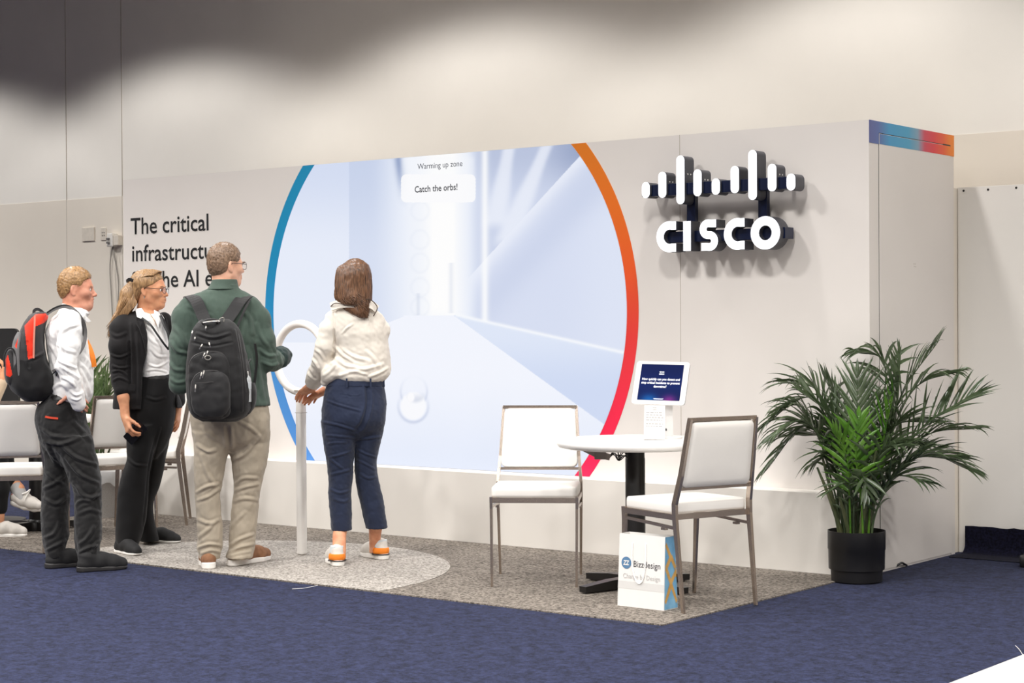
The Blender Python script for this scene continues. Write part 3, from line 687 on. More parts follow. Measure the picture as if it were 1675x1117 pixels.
# acrylic card
cb = up_at(tc, 1071, 712, -0.10)
card = thing('table_card', 'small upright white info card in front of the tablet', 'card', (cb[0], cb[1], TZ))
c4 = {'bl': (1051, 712, 0), 'br': (1086, 712, 0), 'tl': (1056, 655, 0.035), 'tr': (1089, 656, 0.035)}
cc = {k: np.array(up_at(cb, x, y, dd)) for k, (x, y, dd) in c4.items()}
kx = (cc['br']-cc['bl']+cc['tr']-cc['tl'])/4; ky = (cc['tl']-cc['bl']+cc['tr']-cc['br'])/4; c0 = sum(cc.values())/4
kw, kh = np.linalg.norm(kx), np.linalg.norm(ky); kx /= kw; ky -= kx*(ky @ kx); ky /= np.linalg.norm(ky); kn = np.cross(kx, ky)
low = TZ-min((c0-ky*kh)[2], TZ); c0 = c0+np.array([0, 0, TZ+0.001-(c0-ky*kh)[2]])
def kq(x, y, z): p = c0+kx*x+ky*y+kn*z; return (p[0]-card.location.x, p[1]-card.location.y, p[2]-card.location.z)
MB().prism([(-kw, -kh), (kw, -kh), (kw, kh), (-kw, kh)], lambda p: kq(p[0], p[1], -0.003), lambda p: kq(p[0], p[1], 0)).build('panel', M_TABW, card)
fp = MB(); fp.prism([(-kw, -kh), (kw, -kh), (kw, -kh+0.004), (-kw, -kh+0.004)], lambda p: kq(p[0], p[1], -0.05), lambda p: kq(p[0], p[1], 0)); fp.build('foot', M_TABW, card)
M_FAINT = mat('pale print', (140, 137, 136), 0.7)
lb = MB()
for k, h_ in enumerate((0.35, 0.6, 1.0, 0.6, 0.35, 0.6, 1.0, 0.6, 0.35)):
    x = (k-4)*0.0024; z0 = kh*0.86; lb.add([kq(x-0.0007, z0-h_*0.003, 0.0006), kq(x+0.0007, z0-h_*0.003, 0.0006), kq(x+0.0007, z0+h_*0.003, 0.0006), kq(x-0.0007, z0+h_*0.003, 0.0006)], [(0, 1, 2, 3)])
lb.build('bar_logo', M_FAINT, card)
text_mesh('bar_word', 'CISCO', 0.005, lambda x, y: kq(x, y+kh*0.72, 0.0006), M_FAINT, card, align='CENTER', bold=0.02)
lines = MB(); rnd = random.Random(2)
for r in range(6):
    z0 = kh*(0.55-0.145*r) - (0.006 if r > 3 else 0); x = -kw*0.82
    while x < kw*0.78:
        wl = rnd.uniform(0.006, 0.018); x2 = min(x+wl, kw*0.84)
        lines.add([kq(x, z0, 0.0005), kq(x2, z0, 0.0005), kq(x2, z0+0.0045, 0.0005), kq(x, z0+0.0045, 0.0005)], [(0, 1, 2, 3)]); x = x2+0.004
tag(lines.build('small_print', mat('very pale print', (166, 164, 163), 0.7), card), kind='stuff')

# ------------------------------------------------------------------ paper carrier bag
ba, bbp, bcp = G(1010, 990, 0.006), G(1086, 999, 0.006), G(1114, 994, 0.006)
bag = thing('paper_bag', 'white paper carrier bag with blue round logo standing on grey carpet', 'bag', tuple((ba+bcp)/2))
bxv = bbp-ba; bw = np.linalg.norm(bxv); bxv /= bw; byv = np.cross([0, 0, 1], bxv); bd = 0.115; bh = 0.345
def bq(x, y, z): p = ba+bxv*x+byv*y+np.array([0, 0, z]); return (p[0]-bag.location.x, p[1]-bag.location.y, p[2]-bag.location.z)
M_PAPER = mat('white paper', (226, 223, 219), 0.6, var=0.01); M_PAPER2 = mat('grey paper', (208, 206, 203), 0.6, var=0.01)
tin = 0.018; th_ = 0.002
shell = MB()
o8 = [(0, 0, 0), (bw, 0, 0), (bw, bd, 0), (0, bd, 0), (0.002, tin, bh), (bw-0.004, tin, bh), (bw-0.004, bd-tin, bh), (0.002, bd-tin, bh)]
i8 = [(th_, th_, th_), (bw-th_, th_, th_), (bw-th_, bd-th_, th_), (th_, bd-th_, th_), (0.002+th_, tin+th_, bh), (bw-0.004-th_, tin+th_, bh), (bw-0.004-th_, bd-tin-th_, bh), (0.002+th_, bd-tin-th_, bh)]
shell.add([bq(*p) for p in o8], [(0, 3, 2, 1), (0, 1, 5, 4), (2, 3, 7, 6), (3, 0, 4, 7), (1, 2, 6, 5)])
shell.add([bq(*p) for p in i8], [(0, 1, 2, 3), (0, 4, 5, 1), (2, 6, 7, 3), (3, 7, 4, 0), (1, 5, 6, 2)])
k0 = len(shell.v)-16
shell.f += [(k0+4, k0+5, k0+13, k0+12), (k0+5, k0+6, k0+14, k0+13), (k0+6, k0+7, k0+15, k0+14), (k0+7, k0+4, k0+12, k0+15)]; shell.mi += [0]*4; shell.sm += [False]*4
shell.build('shell', M_PAPER, bag)
def front(x, z, off=0.001): return bq(x, tin*z/bh-off, z)
def sidep(y, z, off=0.001):
    y0 = tin*z/bh; y1 = bd-tin*z/bh; return bq(bw-0.004*z/bh+off, y0+(y1-y0)*y, z)
MB().add([front(0.0, 0.085, 0.0006), front(bw, 0.085, 0.0006), front(bw-0.003, 0.12, 0.0006), front(0.001, 0.12, 0.0006)], [(0, 1, 2, 3)]).build('fold_band', M_PAPER2, bag)
# printed side: sky blue with woven tan bands
M_BBLUE = mat('printed blue', (98, 156, 196), 0.5, rgb2=(132, 184, 216), vscale=14); M_BTAN = mat('printed tan', (196, 146, 70), 0.5, rgb2=(214, 172, 104), vscale=20); M_LOGO = mat('logo blue', (86, 124, 158), 0.5)
MB().add([sidep(0.02, 0.003), sidep(0.98, 0.003), sidep(0.98, bh-0.002), sidep(0.02, bh-0.002)], [(0, 1, 2, 3)]).build('printed_side', M_BBLUE, bag)
bands = MB()
def band(y0, z0, y1, z1, w_, k):
    d = np.array([(y1-y0)*bd, z1-z0]); nn = np.array([-d[1], d[0]])/np.linalg.norm(d)*w_/2
    q = [(y0+nn[0]/bd, z0+nn[1]), (y1+nn[0]/bd, z1+nn[1]), (y1-nn[0]/bd, z1-nn[1]), (y0-nn[0]/bd, z0-nn[1])]
    bands.add([sidep(min(max(y, 0.02), 0.98), z, 0.0016+0.0004*k) for y, z in q], [(0, 1, 2, 3)])
band(0.02, 0.31, 0.6, 0.235, 0.026, 0); band(0.55, 0.25, 0.95, 0.19, 0.026, 1); band(0.55, 0.25, 0.08, 0.195, 0.026, 2); band(0.08, 0.20, 0.98, 0.03, 0.028, 0); band(0.98, 0.175, 0.45, 0.12, 0.026, 2); band(0.5, 0.115, 0.02, 0.035, 0.026, 1); band(0.98, 0.185, 0.92, 0.15, 0.02, 1)
bands.build('printed_bands', M_BTAN, bag)
lx, lz, lr = 0.047, 0.208, 0.0285
disc = MB(); vs = [front(lx, lz, 0.0016)]+[front(lx+lr*math.cos(2*PI*i/40), lz+lr*math.sin(2*PI*i/40), 0.0016) for i in range(40)]
disc.add(vs, [(0, i+1, (i+1) % 40+1) for i in range(40)]); disc.build('logo_disc', M_LOGO, bag)
text_mesh('logo_letters', 'ZZ', 0.021, lambda x, y: front(lx-0.001+x+0.10*y, lz-0.0105+y, 0.0024), M_PAPER, bag, align='CENTER', bold=0.03, xscale=0.8)
text_mesh('lettering', 'Bizzdesign', 0.029, lambda x, y: front(lx+0.040+x, lz-0.016+y, 0.0014), mat('dark grey print', (52, 52, 58), 0.6), bag, xscale=0.92)
text_mesh('lettering', 'Change by Design', 0.022, lambda x, y: front(0.028+x, 0.135+y, 0.0014), mat('faint print', (186, 184, 182), 0.6), bag, xscale=0.94)
M_HANDLE = mat('white cord', (250, 248, 244), 0.6)
for y_, off in ((0, -1), (1, 1)):
    pts = []
    for x, z in ((0.082, 0.305), (0.080, 0.26), (0.084, 0.19), (0.105, 0.13), (0.125, 0.115), (0.145, 0.13), (0.158, 0.19), (0.160, 0.26), (0.158, 0.305)):
        yy = tin*z/bh-0.003 if y_ == 0 else bd-tin*z/bh+0.003
        pts.append(bq(x, yy, z))
    MB().tube(spline(pts, 30), 0.003, 8).build('handle', M_HANDLE, bag)

# ------------------------------------------------------------------ ring on a post
M_RINGW = mat('white enamel', (240, 237, 232), 0.35, var=0.01)
rb = G(494, 907, 0.009)
rs_ = thing('ring_stand', 'white upright hoop on a slim white post', 'ring stand', tuple(rb))
HR = 0.200; HZ = 1.166
MB().box((0, 0, 0.4775), (0.050, 0.050, 0.955), 0, 0.012, seg=3).build('post', M_RINGW, rs_)
MB().box((0, 0, 0.835), (0.0506, 0.0506, 0.003), 0, 0.0).build('joint', mat('grey joint', (178, 172, 166), 0.5), rs_)
MB().tube([(HR*math.cos(2*PI*i/80), 0.0, HZ-0.009+HR*math.sin(2*PI*i/80)) for i in range(80)], 0.0235, 16, closed=True, up=(0, 1, 0)).build('hoop', M_RINGW, rs_)
MB().box((-0.012, -0.026, 0.965), (0.03, 0.004, 0.008), 0, 0.001).build('clip', M_SEAM, rs_)

# ------------------------------------------------------------------ waste bin with liner
wb = at_depth(176, 12.8)
bn = thing('waste_bin', 'grey mesh waste bin with clear liner behind the side-on chair', 'bin', (wb[0], wb[1], 0.006))
MB().lathe([(0.0, 0.0), (0.125, 0.0), (0.152, 0.32), (0.156, 0.325), (0.150, 0.325), (0.123, 0.008), (0.0, 0.008)], 40, cap_top=False, cap_bot=False).build('body', mat('grey bin', (142, 138, 134), 0.6, rgb2=(166, 162, 158), vscale=220), bn)
m_l, nt, b = new_mat('clear liner'); b.inputs['Base Color'].default_value = (0.9, 0.9, 0.9, 1); b.inputs['Alpha'].default_value = 0.35; b.inputs['Roughness'].default_value = 0.2
mb = MB(); rnd = random.Random(7); vs = []; n = 40
for k, (r, z) in enumerate(((0.150, 0.30), (0.157, 0.335), (0.163, 0.325), (0.168, 0.27), (0.165, 0.235))):
    for j in range(n): a_ = 2*PI*j/n; rr = r+rnd.uniform(-0.004, 0.004); vs.append((rr*math.cos(a_), rr*math.sin(a_), z+(rnd.uniform(-0.02, 0.02) if k == 4 else 0)))
mb.add(vs, [(i*n+j, i*n+(j+1) % n, (i+1)*n+(j+1) % n, (i+1)*n+j) for i in range(4) for j in range(n)], 0, True); mb.build('liner', m_l, bn)
# tall black board behind the seated visitor
bp = at_depth(-8, 12.6)
bk = thing('black_panel', 'tall black board with rounded corner behind the seated person', 'board', (bp[0], bp[1], 0.0), math.atan2(RT_[1], RT_[0]))
z0 = CAM_H-(541-538)/F_PX*12.6
MB().prism([(x, z+z0-0.40) for x, z in rrect(0.165, 0.40, 0.035)], lambda p: (p[0], -0.02, p[1]), lambda p: (p[0], 0.03, p[1])).build('board', M_BLACK, bk)
MB().tube([(0, 0.005, 0.01), (0, 0.005, z0-0.75)], 0.02, 12).build('pole', M_BLACK, bk)
MB().lathe([(0.0, 0.0), (0.2, 0.0), (0.2, 0.01), (0.02, 0.02)], 28).build('base', M_BLACK, bk)
# ------------------------------------------------------------------ potted palms
M_POT = mat('black nursery pot', (20, 19, 20), 0.42, var=0.15, vscale=12)
M_SOIL = mat('potting bark', (60, 42, 28), 0.95, rgb2=(110, 82, 58), vscale=60, bump=0.8, bscale=80)
M_CANE = mat('green cane', (58, 70, 44), 0.5, rgb2=(96, 100, 66), vscale=25, stretch=(1, 1, 0.3))
def leafmat(name, a, b):
    m = mat(name, a, 0.26, rgb2=b, vscale=9, spec=0.7); nt = m.node_tree; pb_ = nt.nodes['Principled BSDF']; out = nt.nodes['Material Output']
    tr = nt.nodes.new('ShaderNodeBsdfTranslucent'); mx = nt.nodes.new('ShaderNodeMixShader'); mx.inputs[0].default_value = 0.3
    nt.links.new(pb_.inputs['Base Color'].links[0].from_socket, tr.inputs[0]); nt.links.new(pb_.outputs[0], mx.inputs[1]); nt.links.new(tr.outputs[0], mx.inputs[2]); nt.links.new(mx.outputs[0], out.inputs[0])
    return m
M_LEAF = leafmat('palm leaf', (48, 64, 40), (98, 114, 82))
M_LEAF3 = leafmat('light green palm leaf', (74, 98, 58), (132, 152, 104))  # lighter green tones for the farther palm
M_LEAF2 = leafmat('young palm leaf', (66, 116, 34), (112, 160, 56))
M_SHEATH = mat('dry sheath', (150, 122, 84), 0.8, rgb2=(96, 100, 60), vscale=30)
def clear_of_booth(p, base):
    """leaves press against the booth instead of passing through it"""
    x, y, z = p[0]+base[0], p[1]+base[1], p[2]+base[2]
    yf = Y_FRONT-(PL_D if z < PL_H+0.01 else 0)-0.012
    if z < BOOTH_H and XL-0.012 < x < X_CORNER+0.012 and y > yf:
        if base[0] < XL: x = XL-0.012
        elif X_CORNER+0.012-x < y-yf: x = X_CORNER+0.012
        else: y = yf
    return np.array([x-base[0], y-base[1], z-base[2]])
def frond(parent, pts, nleaf, llen, lw, rnd, m, droop=0.45, start=0.36, spread=62.0, roll=0.0, rad=0.006, hang=None, vee=0.25):
    """pinnate frond: a tapering stalk along pts with pairs of folded, drooping leaflets"""
    S = spline(pts, 34); L = len(S); mb = MB()
    mb.tube(S, [rad*(1-0.8*i/(L-1))+0.0012 for i in range(L)], 6, 0)
    tot = sum(np.linalg.norm(S[i+1]-S[i]) for i in range(L-1))
    for k in range(nleaf):
        t = start+(0.99-start)*k/(nleaf-1); i = min(int(t*(L-1)), L-2); p = S[i]+(S[i+1]-S[i])*(t*(L-1)-i)
        tg = S[i+1]-S[i]; tg = tg/np.linalg.norm(tg)
        sd = np.cross(tg, [0, 0, 1.0]); sd = sd/(np.linalg.norm(sd)+1e-9); nm = np.cross(sd, tg)
        if roll: sd, nm = sd*math.cos(roll)+nm*math.sin(roll), nm*math.cos(roll)-sd*math.sin(roll)
        prof = math.sin(PI*min(1, (0.16+0.78*(k/(nleaf-1)))))**0.7
        ln0 = llen*prof*rnd.uniform(0.88, 1.1)
        for sg in ((-1, 1) if k < nleaf-1 else (0,)):
            an = R_(spread*(1-0.55*k/(nleaf-1))+rnd.uniform(-7, 7))
            d = tg*math.cos(an)+sd*(sg*math.sin(an))+nm*vee*rnd.uniform(0.6, 1.3); d = d/np.linalg.norm(d)
            n = 7; ln = ln0*rnd.uniform(0.92, 1.08); dr = droop*rnd.uniform(0.5, 1.5)
            wd = np.cross(d, nm); wd = wd/(np.linalg.norm(wd)+1e-9)
            if sg == 0: wd = sd
            tw = rnd.uniform(-0.5, 0.5); wd = wd*math.cos(tw)+nm*math.sin(tw)
            vs = []; q = p.copy(); dd = d.copy()
            for j in range(n+1):
                u = j/n; ww = lw*(0.30+0.70*math.sin(PI*min(1, 0.12+u*0.80)))*(1-u**3)
                if j == n: ww = 0.0004
                up = np.cross(wd, dd); fold = 0.35*ww
                vs += [q-wd*ww/2+up*fold*0.5, q-up*fold*0.5, q+wd*ww/2+up*fold*0.5]
                dd = dd+np.array([0, 0, -1.0])*dr*(0.25+u)/n*1.6; dd = dd/np.linalg.norm(dd); q = q+dd*ln/n
            fs = []
            for j in range(n): a = j*3; fs += [(a, a+1, a+4, a+3), (a+1, a+2, a+5, a+4)]
            mb.add(vs, fs, 0, True)
    mb.v = [tuple(clear_of_booth(p, tuple(parent.location))) for p in mb.v]
    return mb.build('frond', m, parent, autosmooth=False)
def palm(label, base, fr_list, pot_h, pot_r, seed, ncane=11, simple=False):
    rnd = random.Random(seed)
    t = thing('potted_palm', label, 'plant', tuple(base), 0, 'potted palms')
    MB().lathe([(0.0, 0.0), (pot_r*0.88, 0.0), (pot_r*0.90, 0.06), (pot_r*0.965, 0.062), (pot_r*0.98, pot_h-0.10), (pot_r, pot_h-0.095), (pot_r, pot_h), (pot_r*0.965, pot_h), (pot_r*0.94, pot_h-0.05), (0.0, pot_h-0.05)], 48, cap_top=False, cap_bot=False).build('pot', M_POT, t)
    MB().lathe([(pot_r*0.94, pot_h-0.055), (pot_r*0.6, pot_h-0.035), (0.0, pot_h-0.03)], 30, cap_bot=False).build('soil', M_SOIL, t)
    z0 = pot_h-0.06
    for (tip, mid, nl, ll, lw, m, dr, roll, spr) in fr_list:
        tip = np.array(tip)-np.array(base); mid = np.array(mid)-np.array(base)
        a = rnd.uniform(0, 2*PI); r = rnd.uniform(0.2, 0.62)*pot_r
        az = math.atan2(mid[1], mid[0]); rr = np.array([math.cos(az), math.sin(az)])*pot_r*0.35+np.array([math.cos(a), math.sin(a)])*r*0.6
        b0 = np.array([rr[0], rr[1], z0]); b1 = b0+(mid-b0)*np.array([0.22, 0.22, 0.45])
        L0 = np.linalg.norm(tip-b0)
        frond(t, [b0, b1, mid, tip], nl, ll, lw, rnd, m, dr, 0.42 if L0 > 0.5 else 0.35, spr, roll)
    for k in range(ncane):
        a = 2*PI*k/ncane+rnd.uniform(-0.3, 0.3); r = pot_r*rnd.uniform(0.2, 0.6)
        b0 = np.array([r*math.cos(a), r*math.sin(a), z0]); ln = rnd.uniform(0.22, 0.5); sp = rnd.uniform(0.15, 0.5)
        e = b0+np.array([math.cos(a)*ln*sp, math.sin(a)*ln*sp, ln])
        MB().tube(spline([b0, b0*0.5+e*0.5+np.array([0, 0, 0.02]), e], 8), [0.014, 0.0125, 0.011, 0.0105, 0.0095, 0.0085, 0.007, 0.0055], 8).build('cane', M_CANE, t)
    return t
pb = G(1400, 949, 0.0)
pb = np.array([pb[0]+0.02, pb[1]-0.03, 0.006])
def keep_clear(p):
    p = np.array(p, float)
    if p[0] < X_CORNER+0.08: p[1] = min(p[1], Y_FRONT-(0.22 if p[2] < PL_H+0.1 else 0.10))
    return p
def pp(px, py, dd): return keep_clear(up_at(pb, px, py, dd))
L1, L2 = M_LEAF, M_LEAF2
fl = []
def F(tip, mid, nl=15, ll=0.26, lw=0.024, m=L1, dr=0.45, roll=0.0, spr=58): fl.append((pp(*tip), pp(*mid), nl, ll, lw, m, dr, roll, spr))
F((1248, 775, -0.02), (1322, 695, -0.02), 15, 0.20, 0.022, dr=0.6)
F((1256, 722, -0.16), (1320, 690, -0.10), 14, 0.20, 0.022, dr=0.7)
F((1268, 672, 0.06), (1335, 655, 0.05), 14, 0.19, 0.020, dr=0.7)
F((1312, 640, -0.10), (1362, 690, -0.08), 11, 0.23, 0.034, dr=0.12, roll=0.5, spr=45)
F((1402, 606, -0.16), (1402, 700, -0.14), 16, 0.20, 0.022, dr=0.12, roll=0.1, spr=52)
F((1398, 575, 0.08), (1448, 600, 0.08), 16, 0.20, 0.026, dr=0.9)
F((1474, 572, 0.02), (1460, 690, 0.03), 15, 0.22, 0.028, dr=0.35, spr=48)
F((1535, 558, 0.08), (1478, 640, 0.08), 14, 0.24, 0.018, dr=0.6, spr=50)
F((1600, 640, 0.0), (1508, 700, -0.03), 17, 0.27, 0.024, dr=0.22, roll=-0.35, spr=60)
F((1572, 606, -0.05), (1492, 640, 0.0), 16, 0.19, 0.024, dr=0.8)
F((1568, 752, -0.10), (1490, 752, -0.06), 14, 0.24, 0.024, dr=0.55)
F((1590, 770, 0.06), (1508, 745, 0.08), 14, 0.24, 0.026, dr=0.45)
F((1520, 790, -0.2), (1462, 780, -0.14), 12, 0.20, 0.022, dr=0.6)
F((1350, 808, -0.20), (1388, 790, -0.16), 9, 0.13, 0.020, dr=0.5)
F((1418, 812, -0.22), (1412, 780, -0.18), 8, 0.13, 0.026, dr=0.5)
F((1360, 700, -0.22), (1385, 745, -0.18), 11, 0.17, 0.028, L2, 0.35)
F((1405, 680, -0.26), (1400, 745, -0.2), 10, 0.16, 0.028, L2, 0.3)
F((1462, 640, -0.05), (1445, 720, -0.06), 12, 0.19, 0.024, L2, 0.35, 0.4)
F((1470, 730, -0.24), (1440, 740, -0.18), 11, 0.20, 0.026, dr=0.8)
F((1330, 760, -0.05), (1370, 740, -0.08), 13, 0.20, 0.022, dr=0.7)
F((1345, 610, 0.10), (1380, 690, 0.08), 13, 0.19, 0.028, dr=0.3)
F((1440, 650, 0.15), (1420, 730, 0.12), 14, 0.22, 0.024, dr=0.4)
F((1525, 690, 0.18), (1460, 700, 0.14), 14, 0.22, 0.022, dr=0.5)
F((1300, 710, 0.18), (1360, 700, 0.12), 13, 0.2, 0.022, dr=0.6)
F((1600, 700, 0.05), (1510, 715, 0.02), 14, 0.22, 0.022, dr=0.6)
F((1246, 700, 0.02), (1310, 665, 0.02), 14, 0.2, 0.022, dr=0.8)
rndf = random.Random(41)
for k in range(3):
    a = rndf.uniform(0, 2*PI); hgt = rndf.uniform(0.62, 1.18); rad_ = rndf.uniform(0.30, 0.62)*(1.25-0.35*hgt)
    ux, wx = math.cos(a)*rad_*1.15, math.sin(a)*rad_*0.75-0.05
    hd = np.array([pb[0], pb[1], 0]); hd = hd/np.linalg.norm(hd); rd = np.array([-hd[1], hd[0], 0])*-1
    tip = pb+rd*ux+hd*wx+np.array([0, 0, hgt]); mid = pb+(rd*ux+hd*wx)*0.5+np.array([0, 0, min(hgt*0.86+0.08, hgt+0.02)])
    tip, mid = keep_clear(tip), keep_clear(mid)
    fl.append((tip, mid, 14, rndf.uniform(0.19, 0.25), rndf.uniform(0.02, 0.027), M_LEAF, rndf.uniform(0.3, 0.7), rndf.uniform(-0.4, 0.4), 56))
fl = [(t_, m_, int(n_*1.15), l_*1.28, w_*0.9, mm_, d_*1.15, r_, s_) for (t_, m_, n_, l_, w_, mm_, d_, r_, s_) in fl]
palm('large bushy palm in a black pot by the booth corner', pb, fl, 0.262, 0.150, 11, 14)
# the farther palm, half hidden between two visitors
qb = at_depth(150, 13.6); qb = np.array([qb[0], qb[1], 0.006])
pb_keep = pb
def qq(px, py, dd): return up_at(qb, px, py, dd)
fl = []
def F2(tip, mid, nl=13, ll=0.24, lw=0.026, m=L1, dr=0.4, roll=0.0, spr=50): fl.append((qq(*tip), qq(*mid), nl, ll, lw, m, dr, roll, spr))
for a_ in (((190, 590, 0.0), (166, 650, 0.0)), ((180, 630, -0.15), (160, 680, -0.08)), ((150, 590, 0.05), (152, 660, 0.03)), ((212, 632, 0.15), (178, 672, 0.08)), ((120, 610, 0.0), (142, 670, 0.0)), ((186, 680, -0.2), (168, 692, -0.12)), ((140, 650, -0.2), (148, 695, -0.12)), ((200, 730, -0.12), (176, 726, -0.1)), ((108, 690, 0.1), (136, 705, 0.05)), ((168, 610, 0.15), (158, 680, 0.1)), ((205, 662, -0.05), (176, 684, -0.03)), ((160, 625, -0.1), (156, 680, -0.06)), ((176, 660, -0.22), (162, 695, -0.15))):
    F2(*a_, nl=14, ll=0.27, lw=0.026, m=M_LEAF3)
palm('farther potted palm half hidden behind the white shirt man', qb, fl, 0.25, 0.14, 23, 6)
# ------------------------------------------------------------------ soft-body modeller: distance fields meshed by surface nets
def nrm(v): v = np.asarray(v, float); return v/(np.linalg.norm(v)+1e-12)
class Sdf:
    def __init__(s): s.ops = []
    def _op(s, f, lo, hi, k, mode='u'): s.ops.append((f, np.array(lo, float), np.array(hi, float), k, mode)); return s
    def cap(s, a, b, ra, rb=None, k=0.015, mode='u', flat=None, fl=1.0):
        """round cone a->b; flat: axis squeezed by factor fl"""
        rb = ra if rb is None else rb; a = np.asarray(a, float); b = np.asarray(b, float); ab = b-a; L2 = max(float(ab @ ab), 1e-10)
        fx = None if flat is None else nrm(flat)
        def f(X, Y, Z):
            px, py, pz = X-a[0], Y-a[1], Z-a[2]
            t = np.clip((px*ab[0]+py*ab[1]+pz*ab[2])/L2, 0, 1)
            qx, qy, qz = px-t*ab[0], py-t*ab[1], pz-t*ab[2]
            if fx is not None:
                c = (qx*fx[0]+qy*fx[1]+qz*fx[2])*(1/fl-1); qx, qy, qz = qx+c*fx[0], qy+c*fx[1], qz+c*fx[2]
            d = np.sqrt(qx*qx+qy*qy+qz*qz)-(ra+t*(rb-ra))
            return d*(min(1, fl) if fx is not None else 1.0)
        r = max(ra, rb)*max(1, fl)
        return s._op(f, np.minimum(a, b)-r, np.maximum(a, b)+r, k, mode)
    def path(s, pts, rad, k=0.015, n=None, mode='u', flat=None, fl=1.0):
        if n:
            q = spline([tuple(p)+(r,) for p, r in zip(pts, rad)], n); pts = [p[:3] for p in q]; rad = [p[3] for p in q]
        for i in range(len(pts)-1): s.cap(pts[i], pts[i+1], rad[i], rad[i+1], k, mode, flat, fl)
        return s
    def ell(s, c, r, R=None, k=0.015, mode='u'):
        c = np.asarray(c, float); r = np.asarray(r, float); R = np.eye(3) if R is None else np.asarray(R)
        def f(X, Y, Z):
            x, y, z = X-c[0], Y-c[1], Z-c[2]
            u = [R[i][0]*x+R[i][1]*y+R[i][2]*z for i in range(3)]
            k0 = np.sqrt((u[0]/r[0])**2+(u[1]/r[1])**2+(u[2]/r[2])**2)
            k1 = np.sqrt((u[0]/r[0]**2)**2+(u[1]/r[1]**2)**2+(u[2]/r[2]**2)**2)+1e-9
            return k0*(k0-1)/k1
        m = float(max(r)); return s._op(f, c-m, c+m, k, mode)
    def loft(s, rows, k=0.02, e=2.0, rot=0.0, mode='u', endr=0.0):
        """upright body: rows of (z, u, w, a, b): section centre and half sizes at height z"""
        rows = sorted([tuple(r) for r in rows]); Sx = np.array(spline(rows, 120)); zz = np.maximum.accumulate(Sx[:, 0]+np.arange(120)*1e-7)
        z0, z1 = rows[0][0], rows[-1][0]; cr, sr = math.cos(rot), math.sin(rot)
        def f(X, Y, Z):
            zc = np.clip(Z, z0, z1); u0, w0, a, b = (np.interp(zc, zz, Sx[:, i]) for i in (1, 2, 3, 4))
            x0, y0 = X-u0, Y-w0; x, y = x0*cr+y0*sr, -x0*sr+y0*cr
            if e == 2.0:
                k0 = np.sqrt((x/a)**2+(y/b)**2)+1e-9; k1 = np.sqrt((x/a**2)**2+(y/b**2)**2)+1e-9; d = k0*(k0-1)/k1
            else:
                k0 = (np.abs(x/a)**e+np.abs(y/b)**e)**(1/e)+1e-9; d = (k0-1)*np.minimum(a, b)
            dz = np.maximum(z0-Z, Z-z1)
            if endr > 0:
                q1, q2 = np.maximum(d+endr, 0), np.maximum(dz+endr, 0); return np.minimum(np.maximum(d, dz)+endr, 0)+np.sqrt(q1*q1+q2*q2)-endr
            return np.maximum(d, dz)
        mx = max(max(r[3], r[4]) for r in rows)
        lo = np.array([min(r[1] for r in rows)-mx, min(r[2] for r in rows)-mx, z0]); hi = np.array([max(r[1] for r in rows)+mx, max(r[2] for r in rows)+mx, z1])
        return s._op(f, lo, hi, k, mode)
    def fn(s, f, lo, hi, k=0.0, mode='u'): return s._op(f, lo, hi, k, mode)
    def take(s, other, shrink=0.0, k=None):
        for (f, lo, hi, kk, mode) in other.ops:
            if mode == 'u': s._op((lambda f: lambda X, Y, Z: f(X, Y, Z)+shrink)(f), lo, hi, kk if k is None else k, mode)
        return s
    def mesh(s, h=0.006, noise=None, disp=None):
        U = [o for o in s.ops if o[4] == 'u']
        lo = np.min([o[1] for o in U], 0)-3*h; hi = np.max([o[2] for o in U], 0)+3*h
        n = np.ceil((hi-lo)/h).astype(int)+2
        D = np.full(n, 0.5, np.float32)
        ax = [(lo[i]+np.arange(n[i])*h) for i in range(3)]
        for f, a, b, k, mode in s.ops:
            pad = k+2.5*h
            i0 = np.maximum(np.floor((a-pad-lo)/h).astype(int), 0); i1 = np.minimum(np.ceil((b+pad-lo)/h).astype(int)+1, n)
            if np.any(i1 <= i0): continue
            sl = tuple(slice(i0[j], i1[j]) for j in range(3))
            X = ax[0][sl[0]][:, None, None]; Y = ax[1][sl[1]][None, :, None]; Z = ax[2][sl[2]][None, None, :]
            d = np.broadcast_to(f(X, Y, Z), tuple(i1-i0)).astype(np.float32); o = D[sl]
            if mode == 'u':
                if k > 0: hh = np.maximum(k-np.abs(o-d), 0)/k; D[sl] = np.minimum(o, d)-hh*hh*k*0.25
                else: D[sl] = np.minimum(o, d)
            elif mode == 's':
                d = -d
                if k > 0: hh = np.maximum(k-np.abs(o-d), 0)/k; D[sl] = np.maximum(o, d)+hh*hh*k*0.25
                else: D[sl] = np.maximum(o, d)
            elif mode == 'i': D[sl] = np.maximum(o, d)
        ins = D < 0
        c = np.zeros(n-1, np.int8)
        for dx in (0, 1):
            for dy in (0, 1):
                for dz in (0, 1): c += ins[dx:n[0]-1+dx, dy:n[1]-1+dy, dz:n[2]-1+dz]
        act = np.argwhere((c > 0) & (c < 8)); vid = np.full(n-1, -1, np.int64); vid[tuple(act.T)] = np.arange(len(act))
        corner = np.array([[i >> 2 & 1, i >> 1 & 1, i & 1] for i in range(8)])
        vals = np.stack([D[tuple((act+cc).T)] for cc in corner], 1)
        acc = np.zeros((len(act), 3)); cnt = np.zeros(len(act))
        for i in range(8):
            for j in range(i+1, 8):
                if np.abs(corner[i]-corner[j]).sum() != 1: continue
                v0, v1 = vals[:, i], vals[:, j]; m = (v0 < 0) != (v1 < 0)
                t = np.where(m, v0/np.where(m, v0-v1, 1), 0); acc += np.where(m[:, None], corner[i]+(corner[j]-corner[i])*t[:, None], 0); cnt += m
        V = lo+(act+acc/cnt[:, None])*h
        quads = []
